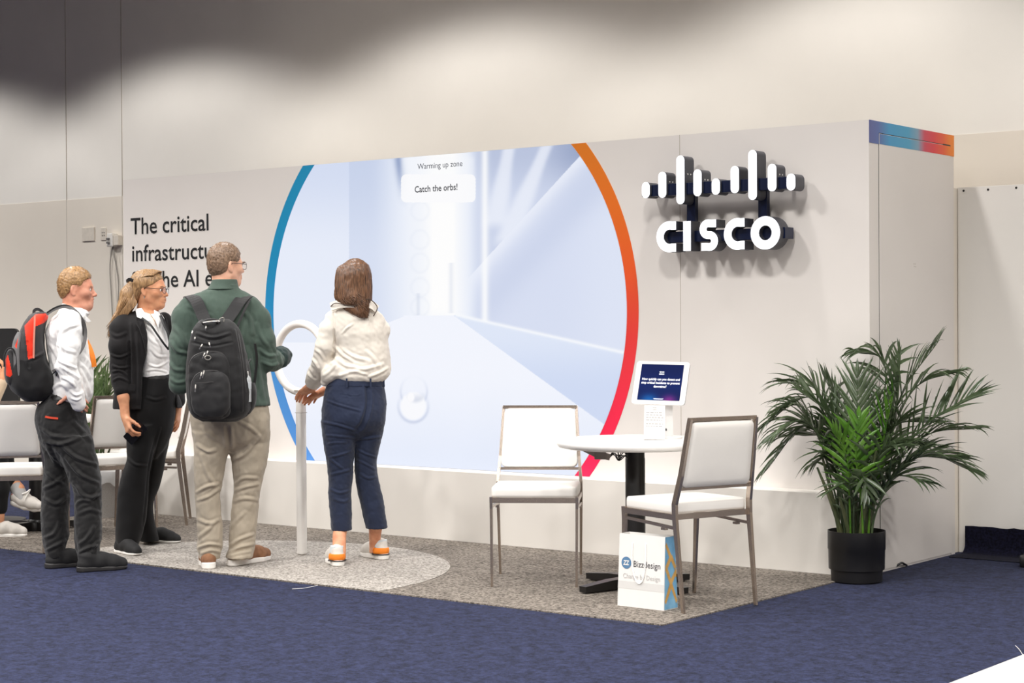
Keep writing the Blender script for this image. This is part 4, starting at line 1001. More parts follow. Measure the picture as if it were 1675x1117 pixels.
        for axx in range(3):
            o1, o2 = [(1, 2), (2, 0), (0, 1)][axx]
            s0 = [slice(None)]*3; s1 = [slice(None)]*3; s0[axx] = slice(0, n[axx]-1); s1[axx] = slice(1, n[axx])
            ch = ins[tuple(s0)] != ins[tuple(s1)]
            e = np.argwhere(ch); e = e[(e[:, o1] > 0) & (e[:, o2] > 0) & (e[:, o1] < n[o1]-1) & (e[:, o2] < n[o2]-1)]
            fl = ins[tuple(s0)][tuple(e.T)]
            q = []
            for a, b in ((0, 0), (1, 0), (1, 1), (0, 1)):
                cc = e.copy(); cc[:, o1] -= 1-a; cc[:, o2] -= 1-b; q.append(vid[tuple(cc.T)])
            q = np.stack(q, 1); q = np.where(fl[:, None], q, q[:, ::-1]); quads.append(q)
        Fq = np.concatenate(quads)
        Fq = Fq[(Fq >= 0).all(1)]
        N = np.zeros_like(V)
        fnorm = np.cross(V[Fq[:, 2]]-V[Fq[:, 0]], V[Fq[:, 3]]-V[Fq[:, 1]])
        for j in range(4): np.add.at(N, Fq[:, j], fnorm)
        N /= np.linalg.norm(N, axis=1)[:, None]+1e-12
        if noise is not None:
            for amp, fr, seed, st in noise: V = V+N*(amp*wave(V, fr, seed, st))[:, None]
        if disp is not None: V = V+N*disp(V, N)[:, None]
        return V, Fq
def wave(V, fr, seed=0, st=(1, 1, 1), nw=14):
    r = np.random.RandomState(seed); out = np.zeros(len(V)); st = np.array(st, float)
    for i in range(nw):
        d = r.normal(size=3); d = d/np.linalg.norm(d)*st; out += np.sin(V @ d*fr*r.uniform(0.6, 1.6)*2*PI+r.uniform(0, 6.28)+1.5*np.sin(V @ nrm(r.normal(size=3))*fr*0.5*2*PI+r.uniform(0, 6.28)))
    return out/math.sqrt(nw)
def mesh_obj(name, VF, m, parent=None, mi=None, smooth=True):
    V, Fq = VF; me = bpy.data.meshes.new(name)
    me.vertices.add(len(V)); me.vertices.foreach_set('co', np.ascontiguousarray(V, np.float32).ravel())
    me.loops.add(len(Fq)*4); me.loops.foreach_set('vertex_index', np.ascontiguousarray(Fq, np.int32).ravel())
    me.polygons.add(len(Fq)); me.polygons.foreach_set('loop_start', np.arange(0, len(Fq)*4, 4, dtype=np.int32))
    try: me.polygons.foreach_set('loop_total', np.full(len(Fq), 4, np.int32))
    except Exception: pass
    me.update(calc_edges=True); me.validate()
    o = link(name, me, m, parent, smooth)
    if mi is not None: me.polygons.foreach_set('material_index', np.asarray(mi, np.int32))
    return o
def in_poly(x, y, poly):
    c = np.zeros(len(x), bool); n = len(poly)
    for i in range(n):
        x1, y1 = poly[i]; x2, y2 = poly[i-1]
        c ^= ((y1 > y) != (y2 > y)) & (x < (x2-x1)*(y-y1)/((y2-y1) if y2 != y1 else 1e-9)+x1)
    return c

class Figure:
    """local frame at a spot on the floor: x to the right of the line of sight, y away from the viewer, z up"""
    def __init__(s, px, py, z=0.0):
        s.B = G(px, py, z); h = np.array([s.B[0], s.B[1], 0.0]); s.dist = np.linalg.norm(h); s.h = h/s.dist; s.u = np.array([s.h[1], -s.h[0], 0.0])
        s.rz = math.atan2(s.u[1], s.u[0])
    def P(s, px, py, dd=0.0):
        q = ray(px, py); p = EYE+q*((s.dist+dd)/(s.h @ q)); v = p-s.B
        return np.array([v @ s.u, v @ s.h, v[2]])
    def pix(s, V):
        w = s.B+V[:, :1]*s.u+V[:, 1:2]*s.h+V[:, 2:]*np.array([0, 0, 1.0]); q = w-EYE; d = q @ V_
        return 837.5+F_PX*(q @ RT_)/d, 558.5-F_PX*(q @ UP_)/d
    def rows(s, rs):
        """silhouette rows (py, xl, xr, dd, b) -> loft rows"""
        out = []
        for py, xl, xr, dd, b in rs:
            a, c = s.P(xl, py, dd), s.P(xr, py, dd); out.append(((a[2]+c[2])/2, (a[0]+c[0])/2, dd, (c[0]-a[0])/2, b))
        return out
    def place(s, o): o.location = s.B; o.rotation_euler = (0, 0, s.rz); return o
    def folds(s, lines, back=False):
        """creases drawn where the photograph shows them: (points in pixels, width m, height m)"""
        def f(V, N):
            x, y = s.pix(V); k = s.dist/F_PX; out = np.zeros(len(V)); face = np.clip((-N[:, 1]-0.05)/0.35, 0, 1)
            for pts, w, hgt in lines:
                best = np.full(len(V), 9.0); tb = np.zeros(len(V)); P = [np.array(p, float) for p in (spline(pts, 12) if len(pts) > 2 else pts)]
                for i in range(len(P)-1):
                    a, b = P[i], P[i+1]; ab = b-a; t = np.clip(((x-a[0])*ab[0]+(y-a[1])*ab[1])/(ab @ ab+1e-9), 0, 1)
                    dx, dy = x-a[0]-t*ab[0], y-a[1]-t*ab[1]; dd = np.sqrt(dx*dx+dy*dy)*k; m = dd < best; best = np.where(m, dd, best); tb = np.where(m, (i+t)/(len(P)-1), tb)
                env = np.sin(PI*np.clip(tb*0.86+0.07, 0, 1))**0.6
                out += face*env*hgt*(np.exp(-(best/w)**2)-0.55*np.exp(-((best-1.7*w)/(0.8*w))**2))
            return out
        return f

def head_axes(fwd, up=(0, 0, 1), roll=0.0):
    f = nrm(fwd); l = nrm(np.cross(up, f)); u = np.cross(f, l)
    if roll: l, u = l*math.cos(roll)+u*math.sin(roll), u*math.cos(roll)-l*math.sin(roll)
    return f, l, u
def add_head(S, c, ax, sc=1.0, fem=False, neck_to=None, neck_r=0.056):
    f, l, u = ax; c = np.asarray(c, float); R = np.array([f, l, u])
    p = lambda x, y, z: c+sc*(x*f+y*l+z*u)
    S.ell(p(-0.012, 0, 0.032), np.array([0.097, 0.075, 0.086])*sc, R, 0.02)
    S.ell(p(0.018, 0, -0.018), np.array([0.078, 0.066, 0.085])*sc, R, 0.03)
    S.cap(p(0.03, 0, -0.03), p(0.058, 0, -0.088), 0.052*sc, 0.030*sc, 0.03)
    j = 0.046 if fem else 0.052
    for sg in (-1, 1):
        S.cap(p(-0.002, sg*j, -0.062), p(0.066, sg*0.012, -0.100), 0.018*sc, 0.017*sc, 0.03)
        S.ell(p(0.056, sg*0.044, -0.026), np.array([0.024, 0.022, 0.020])*sc, R, 0.025)
        S.cap(p(0.082, sg*0.010, 0.016), p(0.070, sg*0.046, 0.014), 0.010*sc, 0.009*sc, 0.016)
    S.ell(p(0.078, 0, -0.100), np.array([0.018, 0.020, 0.016])*sc, R, 0.02)
    for sg in (-1, 1): S.ell(p(0.097, sg*0.031, -0.004), np.array([0.016, 0.017, 0.011])*sc, R, 0.014, 's')
    n = 0.9 if fem else 1.0
    S.cap(p(0.086, 0, 0.006), p(0.108*1.0+0.002*n, 0, -0.030), 0.0085*sc*n, 0.0105*sc*n, 0.010)
    S.ell(p(0.112, 0, -0.034), np.array([0.011, 0.012, 0.010])*sc*n, R, 0.008)
    for sg in (-1, 1): S.ell(p(0.099, sg*0.012, -0.039), np.array([0.010, 0.008, 0.007])*sc*n, R, 0.007)
    S.ell(p(0.088, 0, -0.067), np.array([0.016, 0.028, 0.022])*sc, R, 0.012)
    lp = 0.0075 if fem else 0.006
    for z, x in ((-0.0605, 0.1005), (-0.0735, 0.099)):
        S.path([p(x-0.016, -0.024, z-0.001), p(x-0.002, -0.010, z+0.001), p(x, 0, z), p(x-0.002, 0.010, z+0.001), p(x-0.016, 0.024, z-0.001)], [0.003, lp*sc, lp*sc, lp*sc, 0.003], 0.004)
    S.path([p(0.088, -0.022, -0.067), p(0.106, 0, -0.0668), p(0.088, 0.022, -0.067)], [0.0028]*3, 0.004, mode='s')
    for sg in (-1, 1):       # ears: rim, lobe, hollow
        S.ell(p(-0.014, sg*0.075, -0.010), np.array([0.019, 0.009, 0.032])*sc, np.array([f*0.96-l*sg*0.28, l*0.96+f*sg*0.28, u]), 0.006)
        S.ell(p(-0.006, sg*0.084, -0.006), np.array([0.010, 0.007, 0.018])*sc, R, 0.005, 's')
        S.ell(p(-0.010, sg*0.076, -0.037), np.array([0.010, 0.006, 0.009])*sc, R, 0.005)
    if neck_to is not None:
        S.cap(p(-0.022, 0, -0.045), neck_to, neck_r*sc, neck_r*1.06*sc, 0.03)
        S.cap(p(0.02, 0, -0.085), (np.asarray(neck_to)+p(-0.0, 0, -0.06))/2+f*0.03, 0.03*sc, 0.04*sc, 0.03)
    return p
def add_hand(S, wrist, fdir, pn, ts, L=0.185, curl=(0.3, 0.35, 0.4, 0.45), spread=0.10, thumb=(0.65, 0.7, 0.25), tbend=0.25, r=1.0):
    """palm, four unequal bent fingers and a thumb leaving the side of the palm; pn = way the palm faces, ts = side of the thumb (+1/-1)"""
    q = L/0.185; f = nrm(fdir); n = nrm(np.asarray(pn)-f*np.dot(pn, f)); sd = np.cross(n, f)*ts; w = np.asarray(wrist, float)
    kn = [w+f*(0.092-0.0035*abs(i-1)**1.6)*q+sd*(0.031-0.0205*i)*q for i in range(4)]
    for i in range(4): S.cap(w+sd*(0.016-0.011*i)*q+f*0.006, kn[i], 0.0155*q*r, 0.0115*q*r, 0.012)
    S.cap(w-f*0.02, w+f*0.03*q, 0.025*q*r, 0.020*q*r, 0.02, flat=n, fl=0.75)
    S.ell(w+f*0.038*q+sd*0.020*q+n*0.008*q, np.array([0.028, 0.018, 0.015])*q*r, np.array([f, sd, n]), 0.012)
    tips = []
    for i, ln in enumerate((0.074, 0.083, 0.077, 0.060)):
        a = spread*(1.3-i); d = nrm(f*math.cos(a)+sd*math.sin(a)); p0 = kn[i]; ang = 0; rr = (0.0088, 0.009, 0.0087, 0.0078)[i]*q*r
        pts = [p0]
        for j, fr in enumerate((0.46, 0.30, 0.24)):
            ang += curl[i]*(0.85, 1.05, 0.75)[j]; p0 = p0+(d*math.cos(ang)+n*math.sin(ang))*ln*fr*q; pts.append(p0)
        S.path(pts, [rr*1.06, rr, rr*0.93, rr*0.76], 0.0035); tips.append(p0)
    tb = w+f*0.026*q+sd*0.030*q+n*0.004*q; td = nrm(f*thumb[0]+sd*thumb[1]+n*thumb[2])
    t1 = tb+td*0.040*q; td2 = nrm(td*math.cos(tbend)+f*math.sin(tbend)); t2 = t1+td2*0.031*q; t3 = t2+nrm(td2*math.cos(tbend)+f*math.sin(tbend))*0.023*q
    S.path([w+f*0.012*q+sd*0.016*q, tb, t1, t2, t3], [0.014*q*r, 0.0145*q*r, 0.0105*q*r, 0.0095*q*r, 0.0072*q*r], 0.007)
    return tips, t3
def shoe(fig, heel, toe, parent, m_up, m_sole, L=None, wid=1.0, sole=0.028, high=0.10, name='shoe', lift=0.0, low_toe=1.0, collar=0.036, laces=None):
    """upper + sole between a heel and a toe point on the floor (local frame)"""
    h = np.array([heel[0], heel[1], lift]); t = np.array([toe[0], toe[1], lift]); f = nrm(t-h); L = np.linalg.norm(t-h); sd = np.array([-f[1], f[0], 0])
    p = lambda x, y, z: h+f*(x*L)+sd*y*wid+np.array([0, 0, z])
    U = Sdf(); s0 = sole*0.75
    U.path([p(0.135, 0, s0+0.018), p(0.42, 0, s0+0.024), p(0.70, 0, s0+0.016*low_toe), p(0.88, 0, s0+0.010*low_toe)], [0.033*wid, 0.038*wid, 0.041*wid, 0.034*wid], 0.02, flat=(0, 0, 1), fl=1.0)
    U.path([p(0.17, 0, s0+0.03), p(0.19, 0, high-0.012)], [0.034*wid, collar*wid], 0.025)
    U.path([p(0.28, 0, high-0.02), p(0.50, 0, s0+0.045), p(0.72, 0, s0+0.025*low_toe)], [0.030*wid, 0.028*wid, 0.026*wid], 0.03)
    lo = np.minimum(h, t)-0.1; hi = np.maximum(h, t)+0.1
    U.fn(lambda X, Y, Z: (lift+s0*0.9)-Z+0*X+0*Y, lo-np.array([0, 0, 0.2]), hi+np.array([0, 0, 0.3]), 0, 'i')
    o = mesh_obj(name, U.mesh(0.004), m_up, parent)
    B = Sdf()
    c2 = [(0.125, 0.037), (0.4, 0.036), (0.68, 0.047), (0.87, 0.036)]
    def fsole(X, Y, Z):
        best = None
        for (x0, r0), (x1, r1) in zip(c2[:-1], c2[1:]):
            a, b = p(x0, 0, 0)[:2], p(x1, 0, 0)[:2]; ab = b-a; qx, qy = X-a[0], Y-a[1]; tt = np.clip((qx*ab[0]+qy*ab[1])/(ab @ ab), 0, 1)
            d = np.sqrt((qx-tt*ab[0])**2+(qy-tt*ab[1])**2)-(r0+tt*(r1-r0))*wid; best = d if best is None else np.minimum(best, d)
        tx = ((X-h[0])*f[0]+(Y-h[1])*f[1])/L; zb = lift+0.006*np.clip((tx-0.8)/0.2, 0, 1)**2
        dz = np.maximum(zb-Z, Z-(lift+sole*(1.05-0.35*np.clip(tx, 0, 1))))
        rr = 0.006; q1, q2 = np.maximum(best+rr, 0), np.maximum(dz+rr, 0)
        return np.minimum(np.maximum(best, dz)+rr, 0)+np.sqrt(q1*q1+q2*q2)-rr
    B.fn(fsole, np.minimum(h, t)-np.array([0.06, 0.06, 0]), np.maximum(h, t)+np.array([0.06, 0.06, sole]))
    mesh_obj('sole', B.mesh(0.004), m_sole, o)
    if laces is not None:
        mb = MB()
        for x in (0.40, 0.48, 0.56, 0.63):
            z = s0+0.082-0.062*(x-0.40)/0.23*0.62
            mb.tube([p(x, -0.024, z-0.016), p(x+0.01, 0, z), p(x, 0.024, z-0.016)], 0.0028, 6)
        mb.build('laces', laces, o)
    return o, p
def tufts(name, pts, nrms, flow, ln, rad, m, parent, seed=1, lift=0.35):
    """short hair: many small tapering locks lying along the flow"""
    r = np.random.RandomState(seed); V = []; Fc = []
    for p, nn, fl in zip(pts, nrms, flow):
        t = nrm(fl-nn*(fl @ nn)+r.normal(size=3)*0.22+nn*lift); b = nrm(np.cross(t, nn)); L = ln*r.uniform(0.6, 1.3); k = len(V)
        q0 = p-nn*0.003; q1 = p+t*L*0.5+nn*0.001; q2 = p+t*L-nn*0.002*r.uniform(0, 2)
        for q, rr in ((q0, rad), (q1, rad*0.9)):
            for a in (0, 2.094, 4.189): V.append(q+(b*math.cos(a)+np.cross(t, b)*math.sin(a))*rr)
        V.append(q2); 
        for j in range(3): Fc.append((k+j, k+(j+1) % 3, k+3+(j+1) % 3, k+3+j)); Fc.append((k+3+j, k+3+(j+1) % 3, k+6))
    me = bpy.data.meshes.new(name); me.from_pydata([tuple(v) for v in V], [], Fc); me.update()
    return link(name, me, m, parent, True)
def glasses(p, sc, parent, m_frame, m_lens, w=0.027, hgt=0.019, z=-0.004, x=0.108):
    """two rims, bridge and temples in head coordinates p(x, y, z)"""
    g = None
    mb = MB()
    for sg in (-1, 1):
        ring = [p(x-0.006*abs(math.cos(a))**2*(1 if math.cos(a)*sg > 0 else 0.2), sg*0.033+w*math.copysign(abs(math.cos(a))**0.75, math.cos(a)), z+hgt*math.copysign(abs(math.sin(a))**0.75, math.sin(a))) for a in [2*PI*i/28 for i in range(28)]]
        mb.tube(ring, 0.0016*sc, 6, closed=True)
        mb.tube([p(x-0.008, sg*(0.033+w), z+0.008), p(0.055, sg*0.079, z+0.010), p(-0.004, sg*0.081, z+0.012), p(-0.022, sg*0.078, z-0.004)], 0.0017*sc, 6)
    mb.tube([p(x+0.001, -0.007, z+0.006), p(x+0.004, 0, z+0.009), p(x+0.001, 0.007, z+0.006)], 0.0015*sc, 6)
    g = mb.build('glasses', m_frame, parent)
    for sg in (-1, 1):
        pts = [p(x-0.002, sg*0.033+w*0.96*math.copysign(abs(math.cos(a))**0.75, math.cos(a)), z+hgt*0.96*math.copysign(abs(math.sin(a))**0.75, math.sin(a))) for a in [2*PI*i/28 for i in range(28)]]
        MB().add(pts, [tuple(range(28))]).build('lens', m_lens, g)
    return g
def eyes(p, sc, f, parent, iris=(70, 90, 100)):
    for sg in (-1, 1):
        c = p(0.0765, sg*0.031, -0.004); r = 0.0125*sc
        mb = MB(); n1_, n2_ = 14, 10; l_ = nrm(np.cross([0, 0, 1.0], f)); u_ = np.cross(f, l_); vs = []; mi = []
        for i in range(n2_+1):
            th = PI*i/n2_
            for j in range(n1_): a = 2*PI*j/n1_; vs.append(c+r*(f*math.cos(th)+(l_*math.cos(a)+u_*math.sin(a))*math.sin(th)))
        for i in range(n2_):
            fs = [(i*n1_+j, i*n1_+(j+1) % n1_, (i+1)*n1_+(j+1) % n1_, (i+1)*n1_+j) for j in range(n1_)]
            mb.add(vs if i == 0 else [], fs if i == 0 else [], 0, True)
            if i > 0:
                for ff in fs: mb.f.append(ff); mb.mi.append(0 if i > 1 else 1); mb.sm.append(True)
            else: mb.mi[-n1_:] = [1]*n1_
        mb.build('eye', [M_EYE, M_IRIS], parent, autosmooth=False)
# ------------------------------------------------------------------ people: materials
def skin(name, a, b): return mat(name, a, 0.48, rgb2=b, vscale=26, bump=0.06, bscale=420, sss=0.08, spec=0.35)
M_SKIN_RUDDY = skin('ruddy skin', (206, 138, 112), (226, 164, 138)); M_SKIN_TAN = skin('tanned skin', (208, 142, 106), (226, 166, 128)); M_SKIN_FAIR = skin('fair skin', (224, 168, 140), (236, 186, 158)); M_SKIN_WARM = skin('warm skin', (206, 138, 104), (228, 168, 132))
M_EYE = mat('eye white', (232, 226, 218), 0.2); M_IRIS = mat('iris', (48, 44, 44), 0.15); M_LIP = mat('lips', (176, 88, 80), 0.4)
def cloth(name, a, rough=0.85, var=0.08, weave=900, bump=0.25, vs=14, sheen=0.15, rgb2=None): return mat(name, a, rough, var=var, vscale=vs, bump=bump, bscale=weave, sheen=sheen, spec=0.25, rgb2=rgb2)
M_SHIRT_W = cloth('white cotton', (238, 236, 234), var=0.02); M_SHIRT_C = cloth('cream cotton', (232, 224, 212), var=0.03); M_SHIRT_G = cloth('green cotton', (73, 88, 79), var=0.10)
M_TR_BLACK = cloth('charcoal twill', (30, 29, 29), 0.7, var=0.12); M_TR_BLK2 = cloth('black crepe', (13, 12, 13), 0.75, sheen=0.05); M_TR_KHAKI = cloth('khaki cotton', (172, 160, 142), var=0.06); M_TR_NAVY = cloth('navy cotton', (36, 44, 66), 0.8, var=0.10)
M_BLAZER = cloth('black wool', (26, 24, 25), 0.8, var=0.1, sheen=0.08); M_BELT = mat('black leather', (24, 22, 22), 0.4)
M_SHOE_BLK = mat('black canvas', (24, 23, 24), 0.75, bump=0.3, bscale=600); M_SHOE_BRN = mat('brown suede', (124, 84, 58), 0.85, rgb2=(150, 108, 78), vscale=30); M_SOLE_W = mat('white rubber', (236, 232, 226), 0.5); M_SOLE_B = mat('black rubber', (40, 38, 38), 0.5)
M_SHOE_GRY = mat('pale grey mesh', (208, 202, 194), 0.8, bump=0.3, bscale=500); M_ORANGE = mat('orange suede', (236, 130, 30), 0.7); M_SOCK_GRY = cloth('pale sock', (206, 212, 214))
def hairmat(name, a, b, st=(60, 60, 6)): return mat(name, a, 0.42, rgb2=b, vscale=3.0, stretch=st, spec=0.45, contrast=(0.25, 0.75))
M_HAIR_GINGER = hairmat('sandy hair', (120, 90, 58), (192, 150, 102), (40, 40, 30)); M_HAIR_BROWN = hairmat('short brown hair', (100, 78, 62), (158, 130, 106), (40, 40, 30))
M_HAIR_BLOND = hairmat('blond streaked hair', (92, 64, 42), (198, 158, 112)); M_HAIR_DARK = hairmat('brown wavy hair', (40, 26, 19), (138, 98, 70))
M_GLASSF = mat('dark glasses frame', (52, 44, 44), 0.3); M_LENS, _nt, _b = new_mat('clear lens'); _b.inputs['Base Color'].default_value = (0.95, 0.97, 1, 1); _b.inputs['Alpha'].default_value = 0.18; _b.inputs['Roughness'].default_value = 0.05
M_SILVER = mat('silver metal', (176, 172, 166), 0.35, 0.8)
def body_obj(S, h, m, label, fig):
    o = mesh_obj('person', S.mesh(h), m); fig.place(o); return tag(o, label, 'person', 'visitors at the booth')
def short_hair(pfun, ax, sc, m, parent, zl, seed, ntuft=900, ln=0.02, rad=0.0028, flow=None, puff=0.0, amp=0.0022):
    """close-cropped hair volume bounded below by the hairline zl(x), with small locks"""
    f, l, u = ax; R = np.array([f, l, u]); H = Sdf()
    H.ell(pfun(-0.010, 0, 0.034+puff*0.5), np.array([0.102, 0.081, 0.090+puff])*sc, R, 0.02)
    H.ell(pfun(-0.044, 0, -0.012), np.array([0.060, 0.069, 0.070])*sc, R, 0.03)
    o0 = pfun(0, 0, 0); xs = np.array([a for a, b in zl]); zs = np.array([b for a, b in zl])
    def cut(X, Y, Z):
        x = ((X-o0[0])*f[0]+(Y-o0[1])*f[1]+(Z-o0[2])*f[2])/sc; z = ((X-o0[0])*u[0]+(Y-o0[1])*u[1]+(Z-o0[2])*u[2])/sc
        return (np.interp(x, xs, zs)-z)*0.8*sc
    H.fn(cut, o0-0.2, o0+0.2, 0.012, 'i')
    V, Fq = H.mesh(0.0045, noise=[(amp, 45, seed, (1, 1, 1)), (amp*0.6, 110, seed+1, (1, 1, 1))])
    o = mesh_obj('hair', (V, Fq), m, parent)
    r = np.random.RandomState(seed); idx = r.choice(len(V), min(ntuft, len(V)), replace=False)
    C0 = pfun(-0.012, 0, 0.0); N = V[idx]-C0; N /= np.linalg.norm(N, axis=1)[:, None]
    fl = [(flow if flow is not None else (-u*0.4+f*0.6)) for _ in idx]
    fl = [q if n @ u > 0.55 else (-u+(-f)*0.3) for q, n in zip(fl, N)]
    tufts('hair_locks', V[idx], N, fl, ln, rad, m, o, seed, 0.0)
    return o
def locks(name, curves, rad, m, parent, seed=0, flat=0.6):
    """long hair: many tapering strands along given curves"""
    mb = MB(); r = random.Random(seed)
    for c in curves:
        S = spline(c, 22); k = len(S); rr = rad*r.uniform(0.7, 1.25)
        mb.tube(S, [rr*min(1, 0.55+2.2*i/k)*(1 if i < k*0.72 else max(0.12, 1-(i-k*0.72)/(k*0.30))) for i in range(k)], 6, 0, flat=flat)
    return mb.build(name, m, parent, autosmooth=False)

# ================================================================== the man in the green shirt
g = Figure(378, 930, 0.0085); P = g.P
up_ = Sdf(); SH = Sdf(); TR = Sdf()
tors = g.rows([(464, 346, 388, 0.07, 0.062), (472, 342, 392, 0.075, 0.070), (481, 318, 408, 0.08, 0.085), (493, 302, 421, 0.08, 0.105), (512, 299, 427, 0.085, 0.125), (545, 303, 431, 0.09, 0.135), (580, 306, 433, 0.10, 0.135), (615, 308, 436, 0.10, 0.135), (645, 308.5, 439.5, 0.10, 0.145), (658, 309, 441.5, 0.10, 0.152), (664, 309.5, 442, 0.10, 0.153)])
SH.loft(tors, 0.02)
eL = P(293, 628, 0.06); wL = P(330, 600, 0.33); eR = P(438, 590, 0.08); wR = P(457, 584, 0.30)
SH.path([P(312, 502, 0.08), P(301, 520, 0.07), P(296, 560, 0.05), eL], [0.062, 0.064, 0.062, 0.055], 0.03).path([eL, P(308, 620, 0.2), P(322, 606, 0.30)], [0.055, 0.05, 0.045], 0.02)
SH.path([P(410, 503, 0.08), P(424, 522, 0.08), P(432, 555, 0.07), eR], [0.060, 0.060, 0.058, 0.056], 0.03).path([eR, P(447, 590, 0.14), P(455, 584, 0.26)], [0.056, 0.056, 0.058], 0.02)
g_folds = [([(420, 530), (428, 552), (438, 566)], 0.010, 0.008), ([(424, 572), (440, 582), (456, 580)], 0.010, 0.008), ([(428, 592), (444, 598), (458, 594)], 0.009, 0.007), ([(447, 566), (456, 580), (462, 596)], 0.008, 0.006), ([(404, 570), (412, 600), (416, 640)], 0.012, 0.008), ([(420, 560), (424, 610), (430, 650)], 0.012, 0.007), ([(280, 560), (290, 574), (304, 578)], 0.010, 0.008), ([(276, 592), (286, 604), (300, 606)], 0.010, 0.008), ([(280, 620), (290, 626), (302, 624)], 0.009, 0.007), ([(308, 500), (325, 510), (345, 516)], 0.010, 0.005), ([(395, 505), (408, 520), (414, 545)], 0.012, 0.007), ([(284, 535), (296, 548), (306, 566)], 0.012, 0.007)]
prs = [(645, 317, 433, 0.10, 0.120), (662, 313.5, 438, 0.10, 0.136), (672, 311.5, 440, 0.10, 0.145), (690, 312, 441.5, 0.095, 0.150), (710, 315, 441, 0.10, 0.14), (722, 322, 434, 0.10, 0.115), (733, 345, 405, 0.10, 0.07), (738, 362, 386, 0.10, 0.03)]
TR.loft(g.rows(prs), 0.02)
legL = [(708, 316.5, 372, 0.08, 0.10), (735, 316.8, 373, 0.08, 0.100), (760, 317.3, 369, 0.085, 0.092), (793, 317.8, 363.5, 0.09, 0.085), (815, 318.5, 360, 0.095, 0.078), (853, 321.5, 363.5, 0.10, 0.078), (880, 323, 364.5, 0.10, 0.078), (896, 322, 363, 0.10, 0.082), (906, 325, 361.5, 0.10, 0.085), (914, 326, 360, 0.10, 0.084)]
legR = [(708, 374, 441, 0.12, 0.10), (736, 374.6, 440, 0.12, 0.100), (755, 378.5, 437, 0.125, 0.095), (793, 382.5, 428, 0.13, 0.085), (825, 379.5, 423.5, 0.135, 0.080), (858, 376, 420.5, 0.14, 0.080), (886, 374, 418.5, 0.14, 0.082), (897, 373, 417, 0.14, 0.084), (906, 370, 415, 0.135, 0.098), (912, 369.5, 414, 0.135, 0.100)]
TR.loft(g.rows(legL), 0.025).loft(g.rows(legR), 0.025)
g_pf = [([(323, 728), (340, 738), (352, 736)], 0.010, 0.009), ([(330, 745), (340, 775), (352, 795)], 0.012, 0.008), ([(322, 805), (338, 796), (356, 792)], 0.009, 0.009), ([(324, 818), (340, 812), (358, 800)], 0.009, 0.008), ([(325, 850), (342, 856), (360, 850)], 0.010, 0.007), ([(323, 880), (338, 868), (350, 856)], 0.010, 0.008), ([(324, 896), (342, 890), (362, 892)], 0.008, 0.010), ([(330, 905), (345, 900), (360, 903)], 0.008, 0.009), ([(378, 752), (400, 742), (424, 715)], 0.012, 0.009), ([(384, 792), (398, 782), (420, 782)], 0.009, 0.009), ([(384, 803), (402, 796), (422, 792)], 0.009, 0.009), ([(382, 820), (400, 815), (422, 818)], 0.010, 0.007), ([(378, 862), (390, 848), (400, 838)], 0.010, 0.007), ([(376, 892), (392, 882), (414, 874)], 0.009, 0.010), ([(375, 904), (392, 895), (414, 890)], 0.009, 0.010), ([(375, 909), (392, 905), (410, 902)], 0.007, 0.007), ([(372, 700), (374, 720), (374, 734)], 0.012, -0.016), ([(392, 690), (410, 700), (424, 712)], 0.010, 0.006), ([(330, 700), (345, 712), (360, 722)], 0.012, 0.006)]
# body under the clothes
up_.take(SH, 0.022, 0.012).take(TR, 0.022, 0.012)
hc = P(369, 433, 0.10); aG = head_axes((0.84, 0.54, -0.02)); scG = 0.98
ph = add_head(up_, hc, aG, scG, neck_to=P(366, 474, 0.085), neck_r=0.060)
up_.path([wL-(wL-eL)*0.3, wL], [0.036, 0.029], 0.02); add_hand(up_, P(340, 596, 0.37), nrm(P(352, 590, 0.42)-P(330, 600, 0.33)), (0, 0, -1), 1, 0.19)
up_.path([P(447, 588, 0.14), P(455, 582, 0.30)], [0.038, 0.030], 0.02); add_hand(up_, P(452, 580, 0.34), (-0.5, 0.85, 0.1), (-0.6, -0.3, -0.7), -1, 0.19, (0.5, 0.5, 0.5, 0.5))
for ank, toe in (((343, 915, 0.11), (340, 905, 0.0)), ((393, 905, 0.14), (395, 900, 0.0))): a = P(*ank); up_.path([a+np.array([0, 0, 0.05]), np.array([a[0], a[1], 0.06])], [0.042, 0.036], 0.02)
green = body_obj(up_, 0.0046, M_SKIN_FAIR, 'person in a dark green shirt and khaki trousers wearing a big black backpack', g)
shirt = mesh_obj('shirt', SH.mesh(0.0058, [(0.0016, 9, 3, (1, 1, 0.6)), (0.0009, 24, 5, (1, 1, 0.6))], g.folds(g_folds)), M_SHIRT_G, green)
col = Sdf(); col.loft(g.rows([(457, 347, 388, 0.086, 0.068), (466, 343.5, 389.5, 0.083, 0.074), (474, 338, 392, 0.08, 0.084)]), 0.01, rot=0.0); mesh_obj('collar', col.mesh(0.004), M_SHIRT_G, shirt)
sc_ = Sdf(); sc_.path([P(455, 586, 0.20), P(460, 583, 0.29)], [0.062, 0.060], 0.01); mesh_obj('cuff', sc_.mesh(0.005, [(0.003, 18, 4, (1, 1, 1))]), cloth('dark green cotton', (44, 60, 58)), shirt)
trs = mesh_obj('trousers', TR.mesh(0.0058, [(0.0018, 10, 8, (1, 1, 0.7)), (0.001, 26, 9, (1, 1, 0.7))], g.folds(g_pf)), M_TR_KHAKI, green)
shoe(g, P(342, 931, 0.0)*np.array([1, 1, 0]), P(338, 918, 0.255)*np.array([1, 1, 0]), green, M_SHOE_BRN, M_SOLE_W, high=0.075, sole=0.036, wid=1.05, collar=0.030)
h_, t_ = G(374, 929)-g.B, G(441, 917)-g.B
tl = lambda v: np.array([v @ g.u, v @ g.h, 0.0])
